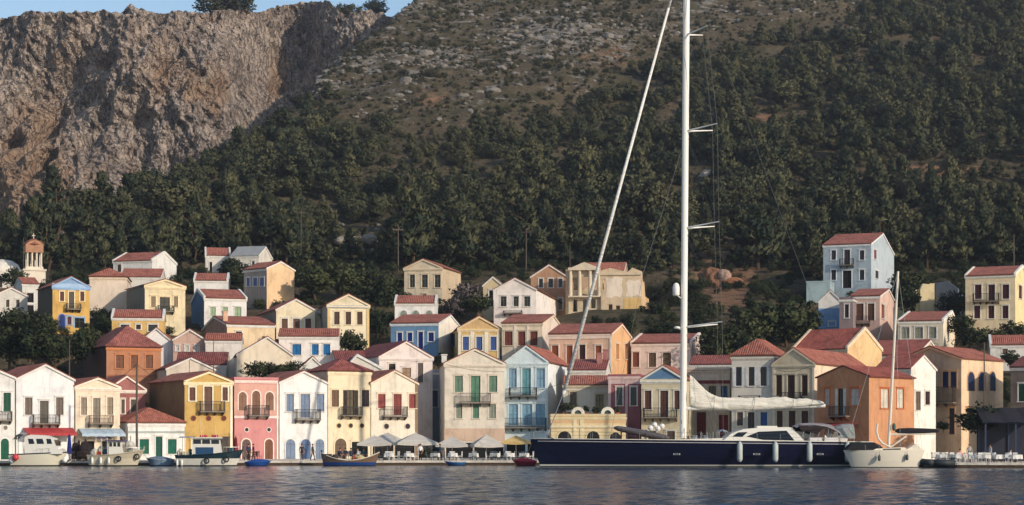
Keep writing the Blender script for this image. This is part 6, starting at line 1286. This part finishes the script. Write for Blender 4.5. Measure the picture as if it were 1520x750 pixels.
# working clutter on the three larger quay boats: antennas, bow rails, crates, tyres
def deck_bits(b, hb, items):
    x, z = b.x, b.z
    for kind, px, py, a in items:
        m = MB(); yy = random.uniform(-.5, .5)
        if kind == 'antenna': m.mat(plain('white_rod', (226, 224, 218), .4)); m.tube((x(px), yy, z(py)), (x(px)-.15, yy, z(py-a)), .022, .01, 4)
        elif kind == 'crate':
            m.mat(paint(random.choice([(60, 90, 150), (170, 70, 50), (196, 186, 160), (70, 74, 80)])))
            w_ = .34; x0, z0 = x(px), z(py)
            for q in ((-w_, w_, yy-.25, yy-.2), (-w_, w_, yy+.2, yy+.25), (-w_, -w_+.05, yy-.2, yy+.2), (w_-.05, w_, yy-.2, yy+.2)): m.box(x0+q[0], x0+q[1], q[2], q[3], z0, z0+.3)
            m.box(x0-w_, x0+w_, yy-.25, yy+.25, z0-.02, z0+.02)
        elif kind == 'tyre':
            m.mat(plain('rubber', (30, 30, 30), .8)); s_ = b.near()*(hb(min(.97, max(.03, x(px)/b.L)))+.1); c = Vector((x(px), s_, z(py))); pts = [c+Vector((.24*math.cos(t), 0, .24*math.sin(t))) for t in np.linspace(0, 2*math.pi, 15)]; m.path(pts, .075, 6)
        elif kind == 'drum': m.mat(paint((50, 90, 110))); m.lathe([(.22, 0), (.23, .3), (.22, .62), (0, .63)], 12, (x(px), yy, z(py)))
        elif kind == 'rail':
            m.mat(STEEL); t_ = [(x(px)+k*a*b.Y/F, s_*(hb(min(.98, max(.02, (x(px)+k*a*b.Y/F)/b.L)))-.05), z(py)+.55) for s_ in (1,) for k in np.linspace(0, 1, 6)]
            s_ = b.near(); t_ = [(q[0], s_*abs(q[1]), q[2]) for q in t_]; m.path(t_, .02, 4); [m.tube((q[0], q[1], q[2]-.6), q, .018, None, 4) for q in t_]
        m.build({'antenna': 'antenna', 'crate': 'crate', 'tyre': 'tyre_fender', 'drum': 'drum', 'rail': 'rail'}[kind], b.root)
deck_bits(b2, hb2, [('antenna', 172, 655, 26), ('antenna', 182, 655, 16), ('crate', 146, 675, 0), ('crate', 151, 675, 0), ('drum', 157, 676, 0), ('tyre', 180, 681, 0), ('tyre', 205, 678, 0), ('rail', 190, 673, 20), ('crate', 198, 673, 0)])
deck_bits(b4, hb4, [('antenna', 300, 650, 28), ('antenna', 322, 650, 18), ('crate', 270, 675, 0), ('crate', 277, 675, 0), ('drum', 283, 676, 0), ('drum', 344, 674, 0), ('tyre', 310, 684, 0), ('tyre', 338, 682, 0), ('rail', 334, 672, 22)])
def mooring(label, p0, p1):
    m = MB(); m.mat(paint((196, 188, 168))); a, c = Vector(p0), Vector(p1); pts = [a.lerp(c, t)-Vector((0, 0, .5*math.sin(math.pi*t)*min(1, (c-a).length*.12))) for t in np.linspace(0, 1, 8)]; m.path(pts, .022, 4); tag(m.build('mooring_line'), label, 'rope')
mooring('mooring rope from the bow of the cream cabin cruiser to the quay', (X(101, 188.5), 188.5, 1.2), (X(109, 192), 192.2, .47))
mooring('mooring rope from the bow of the beige fishing boat to the quay', (X(213, 188.5), 188.5, 1.4), (X(222, 192.3), 192.5, .47))
mooring('mooring rope from the bow of the white fishing boat to the quay', (X(360, 188.5), 188.5, 1.4), (X(371, 193), 193.3, .47))
mooring('mooring rope from the yacht bow to the quay', (X(790, 185.5), 185.5, 2.4), (X(770, 195), 195.3, .47))
# ------------------------------------------------------------------ quayside furniture
QZ = 0.442
def umbrella(label, px, Y, wpx, top, edge, col=(206, 198, 186), group='cafe umbrellas on the quay'):
    p = P(px, 0, Y); s = Y/F; r = empty('umbrella', (p.x, Y, QZ), random.uniform(-.2, .2), label, 'umbrella', None)
    ze, zt = Zp(edge, Y)-QZ, Zp(top, Y)-QZ; a = wpx*s/2
    m = MB(); m.mat(sailcloth(col)); n_ = 6
    cs = [(a, a*.9), (-a, a*.9), (-a, -a*.9), (a, -a*.9)]
    for i in range(4):
        c0, c1 = Vector((*cs[i], 0)), Vector((*cs[(i+1) % 4], 0)); rows = []
        for t in (1, .66, .33, .04):
            rows.append([(c0.lerp(c1, k/n_).x*t, c0.lerp(c1, k/n_).y*t, ze+(zt-ze)*(1-t)**0.92-.10*t*math.sin(math.pi*k/n_)) for k in range(n_+1)])
        m.grid([[(q[0], q[1], q[2]-.2) for q in rows[0]]]+rows)
    m.build('canopy', r)
    m = MB(); m.mat(plain('pole_white', (212, 206, 194), .5)); m.tube((0, 0, 0), (0, 0, zt+.1), .045, None, 8); m.build('pole', r)
    m = MB(); m.mat(paint((120, 116, 110))); m.box(-.35, .35, -.35, .35, 0, .12); m.build('base', r)
    m = MB(); m.mat(WOOD)
    for c in cs: m.tube((0, 0, zt-.15), (c[0]*.97, c[1]*.97, ze-.01), .02, None, 4)
    m.build('rib', r)
U = [('beige umbrella over the moored caique, leftmost of the row', 556, 199, 48, 646.5, 658.5), ('lilac beige umbrella half hidden behind the leftmost one', 575, 204, 52, 642, 656.5), ('widest pale umbrella in front of the red shuttered gable', 617, 199, 60, 642.5, 657.5), ('pale umbrella left of the broad cream house door', 671, 199, 47, 648, 660.5), ('pale umbrella right of the broad cream house door', 722, 199, 44, 645.5, 660.5)]
for u in U: umbrella(*u)
umbrella('yellowish umbrella beside the yacht bow', 766, 200, 42, 646.5, 656, (214, 182, 120))
def closed_umbrella(px, Y, top, bot, col, label):
    p = P(px, 0, Y); r = empty('closed_umbrella', (p.x, Y, QZ), 0, label, 'umbrella'); zt = Zp(top, Y)-QZ; zb = Zp(bot, Y)-QZ
    m = MB(); m.mat(sailcloth(col)); m.lathe([(.3, zb), (.26, zb+.3), (.2, (zb+zt)/2), (.12, zt-.2), (.02, zt)], 10); m.build('canopy', r, smooth=True)
    m = MB(); m.mat(WOOD); m.tube((0, 0, 0), (0, 0, zt+.08), .035, None, 6); m.lathe([(.3, 0), (.3, .1), (.05, .14)], 10); m.build('pole', r)
closed_umbrella(103, 194, 644, 674, (40, 50, 120), 'closed blue umbrella right of the cream cabin cruiser')
closed_umbrella(350, 194, 648, 676, (120, 40, 44), 'closed dark red umbrella between the mustard and pink houses')
# tables with white cloths, white chairs
def mk_table():
    r = empty('cafe_table', (0, 0, 0)); m = MB(); m.mat(paint((226, 222, 214), .8)); rows = []
    for z, e, w_ in ((.77, .46, 0), (.765, .49, 0), (.55, .51, .02), (.36, .52, .05)):
        rows.append([((e+w_*math.sin(k*3.1))*(1 if abs(math.cos(2*math.pi*k/24)) < .5 else 1)*max(-1, min(1, 1.3*math.cos(2*math.pi*k/24))), (e+w_*math.sin(k*2.3))*max(-1, min(1, 1.3*math.sin(2*math.pi*k/24))), z) for k in range(24)])
    m.grid(rows, True); m.face(rows[0]); m.build('tablecloth', r)
    for a in (-.36, .36):
        for b in (-.36, .36): m = MB(); m.mat(WOOD); m.box(a-.03, a+.03, b-.03, b+.03, 0, .72); m.build('leg', r)
    return r
def mk_chair(col):
    r = empty('chair', (0, 0, 0)); mt = paint(col)
    m = MB(); m.mat(mt); m.box(-.22, .22, -.22, .22, .43, .48); m.build('seat', r)
    m = MB(); m.mat(mt)
    for k in range(5): m.box(-.2+k*.09, -.16+k*.09, .19, .22, .5, .88)
    m.box(-.23, .23, .185, .225, .86, .95); m.build('backrest', r)
    for a in (-.19, .19):
        for b in (-.19, .19): m = MB(); m.mat(mt); m.tube((a*1.1, b*1.1, 0), (a, b, .44), .022, None, 5); m.build('leg', r)
    return r
T0, C1, C2 = mk_table(), mk_chair((228, 226, 220)), mk_chair((70, 84, 96))
def put(o, first, label, px, Y, rz, cat, group):
    x_ = X(px, Y); n_ = o if first else dup(o, (x_, Y, QZ), rz, label)
    n_.location = (x_, Y, QZ); n_.rotation_euler = (0, 0, rz); tag(n_, label, cat, group); return n_
used = {'t': False, 'w': False, 'b': False}
TB = [(577, 'below the lilac beige umbrella'), (607, 'left of the widest umbrella pole'), (646, 'right of the widest umbrella'), (672, 'below the umbrella left of the cream house door'), (703, 'between the two umbrellas of the cream house'), (735, 'right of the last pale umbrella'), (756, 'below the yellowish umbrella'), (778, 'nearest the yacht bow'),
      (1398, 'behind the inflatable dinghy'), (1419, 'second from the inflatable dinghy'), (1446, 'left of the big green quay bush'), (1462, 'in front of the big green quay bush'), (1483, 'below the dark pergola post'), (1508, 'at the right end of the quay')]
for i, (px, wh) in enumerate(TB):
    Y = np.interp(px, [q[0] for q in QE], [q[1] for q in QE])+1.5
    put(T0, not used['t'], 'white clothed cafe table '+wh, px, Y, random.uniform(-.2, .2), 'table', 'cafe tables on the quay'); used['t'] = True
    for a in (0.2, 1.7, 3.3, 4.8):
        if random.random() < .15: continue
        k = 'w' if (px > 1380 or random.random() < .6) else 'b'; o = C1 if k == 'w' else C2
        an = a+random.uniform(-.3, .3); cx_, cy_ = X(px, Y)+.78*math.cos(an), Y+.7*math.sin(an)
        put(o, not used[k], 'white slatted chair at a clothed cafe table' if k == 'w' else 'blue grey slatted chair at a clothed cafe table', CX+F*cx_/cy_, cy_, an-math.pi/2, 'chair', 'white cafe chairs' if k == 'w' else 'blue grey cafe chairs'); used[k] = True
for px in np.arange(1386, 1445, 5.5):
    Y = np.interp(px, [q[0] for q in QE], [q[1] for q in QE])+random.uniform(2.6, 5); put(C1, False, 'white slatted chair at a clothed cafe table', px, Y, random.uniform(0, 6), 'chair', 'white cafe chairs')
# dark pergola at the right
def pergola():
    Y = 186; p = P(1463, 0, Y); r = empty('pergola', (p.x, Y, QZ), R(-6), 'dark taverna pergola with blue posts at the right edge', 'pergola'); zt = Zp(630, Y)-QZ
    m = MB(); m.mat(sailcloth((46, 42, 46))); m.grid([[(x_, y_, zt+.3+.28*y_+.05*math.sin(x_*3)) for x_ in np.linspace(-.3, 7, 12)] for y_ in np.linspace(-.4, 5, 5)]); m.build('canopy', r)
    for x_ in (0, 2.9, 5.8):
        for y_ in (0, 4.6): m = MB(); m.mat(paint((52, 66, 92))); m.box(x_-.07, x_+.07, y_-.07, y_+.07, 0, zt+.25+.28*y_); m.build('post', r)
    m = MB(); m.mat(paint((44, 46, 60))); m.box(-.2, 7, 4.7, 4.78, 0.02, zt+1.2); m.build('shade_panel', r)  # added dark panel standing in for the shade under the canopy
    m = MB(); m.mat(paint((52, 66, 92))); m.box(-.3, 7, -.05, .05, zt+.1, zt+.24); m.build('beam', r)
pergola()
# potted plants on the arcade terrace and the quay
def pot(px, base, Y, h, label):
    p = P(px, base, Y); r = empty('potted_plant', p, 0, label, 'plant'); m = MB(); m.mat(stone((168, 96, 70))); m.lathe([(.2, 0), (.28, .4), (.32, .44)], 10); m.build('pot', r)
    V, T, NV = crown(np.random.default_rng(int(px)), h, h*.6, 'broad', 14, 22, .1); o = raw_mesh(bpy.data.meshes.new('foliage'), 'foliage', V+np.array([0, 0, .35]), np.arange(len(V)).reshape(-1, 3), MBROAD, dict(tint=T, nrm=NV)); o.parent = r
for px, h, lb in ((838, 1.0, 'leftmost potted plant on the arcade roof'), (846, 1.2, 'tallest potted plant on the arcade roof'), (870, .8, 'potted plant on the arcade roof right of the left ornament'), (884, .7, 'small potted plant in the middle of the arcade roof'), (916, .7, 'potted plant on the arcade roof right of the right ornament')): pot(px, 618.2, 204.2, h, lb)
# utility poles
def pole(px, base, top, Y, label, r=.12, arm=True):
    p = P(px, base, Y); h = (base-top)*Y/F; o = empty('utility_pole', p, random.uniform(-.4, .4), label, 'pole'); m = MB(); m.mat(paint((92, 80, 70))); m.tube((0, 0, -1.5), (0, 0, h), r, r*.7, 7); m.build('post', o)
    if arm: m = MB(); m.mat(paint((92, 80, 70))); m.box(-.9, .9, -.05, .05, h-.75, h-.63); [m.lathe([(.05, 0), (.06, .1), (.03, .16)], 6, (a, 0, h-.63)) for a in (-.8, -.3, .3, .8)]; m.build('crossarm', o)
for q in [(203, 683, 538, 193, 'dark utility pole standing before the low white shop', .14, False), (103, 560, 505, 228, 'thin grey pole behind the tall white quay house', .09, False), (447, 400, 310, 330, 'tall utility pole above the peach gabled house', .1), (591, 420, 335, 322, 'pale utility pole left of the weathered cream house', .12), (781, 420, 339, 318, 'pale utility pole above the white gable', .12), (846, 400, 364, 318, 'short pole behind the ruined columns', .08, False), (930, 330, 272, 380, 'lone utility pole high on the pine slope', .12), (184, 390, 345, 335, 'utility pole behind the upper left white gable', .1), (402, 380, 357, 332, 'small wire pole behind the grey roofed house', .08), (232, 395, 352, 335, 'thin pole above the upper left long roof', .07, False), (1505, 400, 348, 320, 'pole above the pale yellow house at the right', .11, False), (1461, 650, 508, 196, 'dark pole before the peach corner house', .09, False), (383, 470, 415, 284, 'pale pole in front of the peach gabled house', .08, False), (35, 420, 353, 303, 'thin mast beside the bell tower', .07, False), (317, 562, 500, 226, 'thin white pole behind the mustard quay house', .06, False)]: pole(*q)
# ------------------------------------------------------------------ people
def person_mesh(pose):
    sit = pose == 'sit'; walk = .18 if pose == 'walk' else .03; hz = .50 if sit else .93
    J = [('pelvis', 0, 0, hz, .135, -1, 't'), ('spine', 0, 0, hz+.2, .125, 0, 's'), ('chest', 0, .01, hz+.40, .15, 1, 's'), ('neck', 0, 0, hz+.55, .055, 2, 'k'), ('head', 0, -.02, hz+.64, .085, 3, 'k'), ('crown', 0, -.015, hz+.75, .085, 4, 'k')]
    for s in (1, -1):
        b = len(J); J += [('sh', s*.17, .01, hz+.47, .06, 2, 's'), ('el', s*.25, .02 if not sit else -.05, hz+.20, .045, b, 's'), ('wr', s*.23, -.10-(.14 if sit else walk*s*.6), hz+(.06 if sit else -.04), .03, b+1, 'k'), ('pa', s*.22, -.13-(.18 if sit else walk*s*.6), hz+(.04 if sit else -.11), .032, b+2, 'k')]
        c = len(J)
        if sit: J += [('hip', s*.09, -.02, hz, .10, 0, 't'), ('kn', s*.10, -.42, hz+.02, .065, c, 't'), ('an', s*.10, -.40, .09, .045, c+1, 't'), ('toe', s*.10, -.55, .045, .038, c+2, 'b')]
        else: J += [('hip', s*.09, 0, hz-.06, .10, 0, 't'), ('kn', s*.10, -.03-walk*s*.6, .50, .065, c, 't'), ('an', s*.10, .03-walk*s, .09, .045, c+1, 't'), ('toe', s*.10, -.12-walk*s, .045, .038, c+2, 'b')]
    me = bpy.data.meshes.new('body'); me.from_pydata([j[1:4] for j in J], [(j[5], i) for i, j in enumerate(J) if j[5] >= 0], []); o = bpy.data.objects.new('body', me); COL.objects.link(o)
    md = o.modifiers.new('s', 'SKIN'); o.modifiers.new('u', 'SUBSURF').levels = 1
    for i, j in enumerate(J): v = me.skin_vertices[0].data[i]; v.radius = (j[4], j[4]); v.use_root = i == 0
    dg = bpy.context.evaluated_depsgraph_get(); e = bpy.data.meshes.new_from_object(o.evaluated_get(dg)); bpy.data.objects.remove(o); bpy.data.meshes.remove(me)
    V = [v.co.copy() for v in e.vertices]; Fs = [tuple(p.vertices) for p in e.polygons]; bpy.data.meshes.remove(e)
    lab = 'kstb'; js = [(Vector(j[1:4]), lab.index(j[6])) for j in J]; MI = []
    for f in Fs:
        c = sum((V[i] for i in f), Vector())/len(f); MI.append(min(js, key=lambda q: (q[0]-c).length)[1])
    mb = MB()
    for j in J:   # fingers, thumb, nose, ears
        if j[0] == 'pa':
            p = Vector(j[1:4]); s = 1 if j[1] > 0 else -1; dn = Vector((0, -.6 if sit else -.15, -.3 if sit else -1)).normalized()
            for k in range(4): q = p+Vector((0, (k-1.5)*.018, 0))+dn*.02; L_ = (.075, .085, .08, .06)[k]; mid = q+dn*L_*.55; mb.tube(q, mid, .0095, .009, 5); mb.tube(mid, mid+(dn+Vector((-s*.5, 0, 0))).normalized()*L_*.5, .009, .007, 5)
            q = p+Vector((-s*.01, -.03, .01)); mb.tube(q, q+(dn*.6+Vector((-s*.3, -.6, 0))).normalized()*.06, .011, .009, 5)
        if j[0] == 'head':
            p = Vector(j[1:4])+Vector((0, -.085, .05)); mb.tube(p+Vector((0, .02, .02)), p+Vector((0, -.02, -.01)), .012, .016, 5)
            for s in (1, -1): mb.tube(p+Vector((s*.082, .09, -.02)), p+Vector((s*.088, .095, .03)), .016, .014, 5)
    off = len(V); V += [Vector(v) for v in mb.v]; Fs += [tuple(i+off for i in f) for f in mb.f]; MI += [0]*len(mb.f)
    return V, Fs, MI, Vector((0, -.015, hz+.71))
POSES = {k: person_mesh(k) for k in ('stand', 'walk', 'sit')}
def person(px, Y, pose, rz, shirt, legs, label, hair=(50, 38, 30), seat=None):
    V, Fs, MI, hd = POSES[pose]; r = empty('person', (X(px, Y), Y, QZ), rz, label, 'person')
    me = bpy.data.meshes.new('body'); me.from_pydata(V, [], Fs)
    for c in ((196, 142, 110), shirt, legs, (40, 36, 34)): me.materials.append(paint(c, .8))
    me.polygons.foreach_set('material_index', MI); me.polygons.foreach_set('use_smooth', [True]*len(Fs)); o = bpy.data.objects.new('body', me); COL.objects.link(o); o.parent = r
    m = MB(); m.mat(paint(hair, .8)); m.lathe([(.098, -.02), (.104, .03), (.085, .08), (.045, .105), (.0, .112)], 10, (hd.x, hd.y+.018, hd.z)); m.build('hair', r, smooth=True)
def seated(px, Y, rz, shirt, legs, label, white=True):
    V, Fs, MI, hd = POSES['sit']; put(C1 if white else C2, False, 'white slatted chair at a clothed cafe table' if white else 'blue grey slatted chair at a clothed cafe table', px, Y+.05, rz, 'chair', 'white cafe chairs' if white else 'blue grey cafe chairs')
    r = empty('person', (X(px, Y), Y, QZ), rz, label, 'person'); me = bpy.data.meshes.new('body'); me.from_pydata(V, [], Fs)
    for c in ((196, 142, 110), shirt, legs, (40, 36, 34)): me.materials.append(paint(c, .8))
    me.polygons.foreach_set('material_index', MI); me.polygons.foreach_set('use_smooth', [True]*len(Fs)); o = bpy.data.objects.new('body', me); COL.objects.link(o); o.parent = r
    m = MB(); m.mat(paint((46, 36, 30), .8)); m.lathe([(.098, -.02), (.104, .03), (.085, .08), (.045, .105), (.0, .112)], 10, (hd.x, hd.y+.018, hd.z)); m.build('hair', r, smooth=True)
seated(505, 197.2, 1.2, (40, 44, 66), (50, 48, 52), 'person in dark clothes seated left of the group behind the caique', False)
seated(513, 198.4, -0.4, (54, 58, 84), (40, 40, 44), 'person in a slate blue shirt seated in the group behind the caique', False)
seated(521, 197.4, 2.6, (70, 66, 96), (60, 54, 50), 'person in a violet grey shirt seated in the middle behind the caique', False)
seated(531, 198.0, -1.3, (214, 212, 208), (52, 54, 70), 'person in a white shirt seated behind the caique bow', True)
seated(540, 199.0, 0.5, (60, 96, 120), (44, 42, 42), 'person in a teal shirt seated under the leftmost umbrella', False)
person(624, 197.0, 'stand', 0.2, (238, 236, 232), (40, 40, 46), 'person in a white shirt standing beside the widest umbrella')
person(653, 196.8, 'walk', 1.5, (40, 84, 130), (50, 46, 44), 'person in a blue shirt walking past the umbrella left of the cream house')
seated(1425, 181.6, 0.3, (212, 110, 140), (70, 66, 72), 'person in a pink shirt seated behind the right quay tables')
person(1439, 183.0, 'stand', -0.2, (176, 172, 166), (50, 50, 56), 'person in a grey shirt standing behind the right quay tables')
person(1470, 181.8, 'walk', -1.4, (190, 186, 180), (60, 58, 60), 'person in a pale shirt walking beside the dark pergola')
seated(1500, 179.6, 1.0, (206, 204, 200), (60, 60, 70), 'person in a white top seated at the right end of the quay')

# more quay clutter: dark wicker chairs, low tables and bystanders on the left quay
DC = mk_chair((58, 44, 38)); first = True
for px in (108, 111, 115, 119, 123, 127, 131, 112, 121, 366, 372, 378, 384):
    Y = np.interp(px, [q[0] for q in QE], [q[1] for q in QE])+random.uniform(1.2, 4.5); put(DC, first, 'dark brown wicker chair on the left quay between the moored boats', px, Y, random.uniform(0, 6), 'chair', 'dark wicker chairs on the left quay'); first = False
closed_umbrella(127, 195, 651, 677, (62, 48, 46), 'closed brown umbrella between the cream cruiser and the beige fishing boat')
closed_umbrella(117, 196, 653, 677, (52, 44, 48), 'closed blackish umbrella next to the blue closed umbrella')
person(369, 195.0, 'stand', .4, (50, 54, 84), (44, 44, 48), 'person in a dark blue shirt standing before the pink house')
person(376, 195.8, 'walk', -1.2, (120, 60, 62), (52, 48, 46), 'person in a dark red shirt walking before the pink house')
person(448, 195.6, 'stand', .1, (60, 58, 60), (40, 40, 44), 'person in black standing before the blue arched doorway')
person(464, 196.0, 'walk', 1.3, (54, 62, 70), (44, 44, 44), 'person in grey walking before the white house with blue arches')
person(160, 196.0, 'stand', .2, (90, 86, 110), (48, 48, 54), 'person in a violet shirt standing behind the beige fishing boat')
# thin summer haze over the bay
n = NT('haze'); n.t.nodes.remove(n.b); pv = n.n('ShaderNodeVolumePrincipled'); pv.inputs['Color'].default_value = (0.80, 0.87, 1.0, 1); pv.inputs['Density'].default_value = 0.00012; pv.inputs['Anisotropy'].default_value = 0.2
n.l(pv.outputs[0], n.t.nodes['Material Output'].inputs['Volume'])
m = MB(); m.mat(n.m); m.box(-5100, 5100, -900, 9100, -7, 290); tag(m.build('haze'), 'thin bluish haze over the bay', 'haze', kind='stuff')

def cable(label, p0, p1, sag=.6):
    m = MB(); m.mat(plain('cable_black', (40, 38, 36), .7)); a, c = Vector(p0), Vector(p1); m.path([a.lerp(c, t)-Vector((0, 0, sag*math.sin(math.pi*t))) for t in np.linspace(0, 1, 9)], .022, 3); tag(m.build('overhead_cable'), label, 'cable')
cable('thin overhead cable crossing the front of the broad cream house', P(662, 541, 220.5), P(748, 552, 219.5), .25)
cable('thin overhead cable crossing the front of the pale blue house', P(750, 592, 220), P(844, 565, 216), .2)
cable('overhead cable sagging in front of the beige pedimented house', P(1148, 548, 203.5), P(1208, 541, 199), .5)
cable('overhead cable between the utility pole and the mustard house', P(203, 541, 193), P(276, 566, 205), .8)
cable('overhead cable between the utility pole and the narrow cream house', P(203, 541, 193), P(150, 566, 201), .5)
cable('overhead cable between the two poles above the peach gabled house', P(447, 313, 330), P(402, 360, 332), 1.0)

def covered_stack(px, Y, wpx, top, col, label):
    s = Y/F; hh = Zp(top, Y)-QZ; a = wpx*s/2; r = empty('covered_chair_stack', (X(px, Y), Y, QZ), random.uniform(-.3, .3), label, 'covered stack'); m = MB(); m.mat(sailcloth(col)); rows = []
    for t, f in ((0.08, 1.0), (.4, .97), (.75, .92), (.93, .8), (1.0, .45)): rows.append([(a*f*(1+.06*math.sin(k*2.7+t*5))*max(-1, min(1, 1.35*math.cos(2*math.pi*k/20))), a*f*.8*(1+.06*math.sin(k*1.9))*max(-1, min(1, 1.35*math.sin(2*math.pi*k/20))), hh*t) for k in range(20)])
    m.grid(rows, True); m.face(rows[-1]); m.build('cover', r, smooth=True)
    for sx in (-1, 1):
        for sy in (-1, 1): m = MB(); m.mat(WOOD); m.tube((sx*a*.8, sy*a*.6, 0), (sx*a*.8, sy*a*.6, hh*.2), .025, None, 5); m.build('leg', r)
covered_stack(113, 195.5, 12, 657, (58, 44, 42), 'dark brown covered stack right of the closed blue umbrella')
covered_stack(126, 194.5, 14, 655.5, (50, 40, 40), 'larger blackish covered stack left of the beige fishing boat')
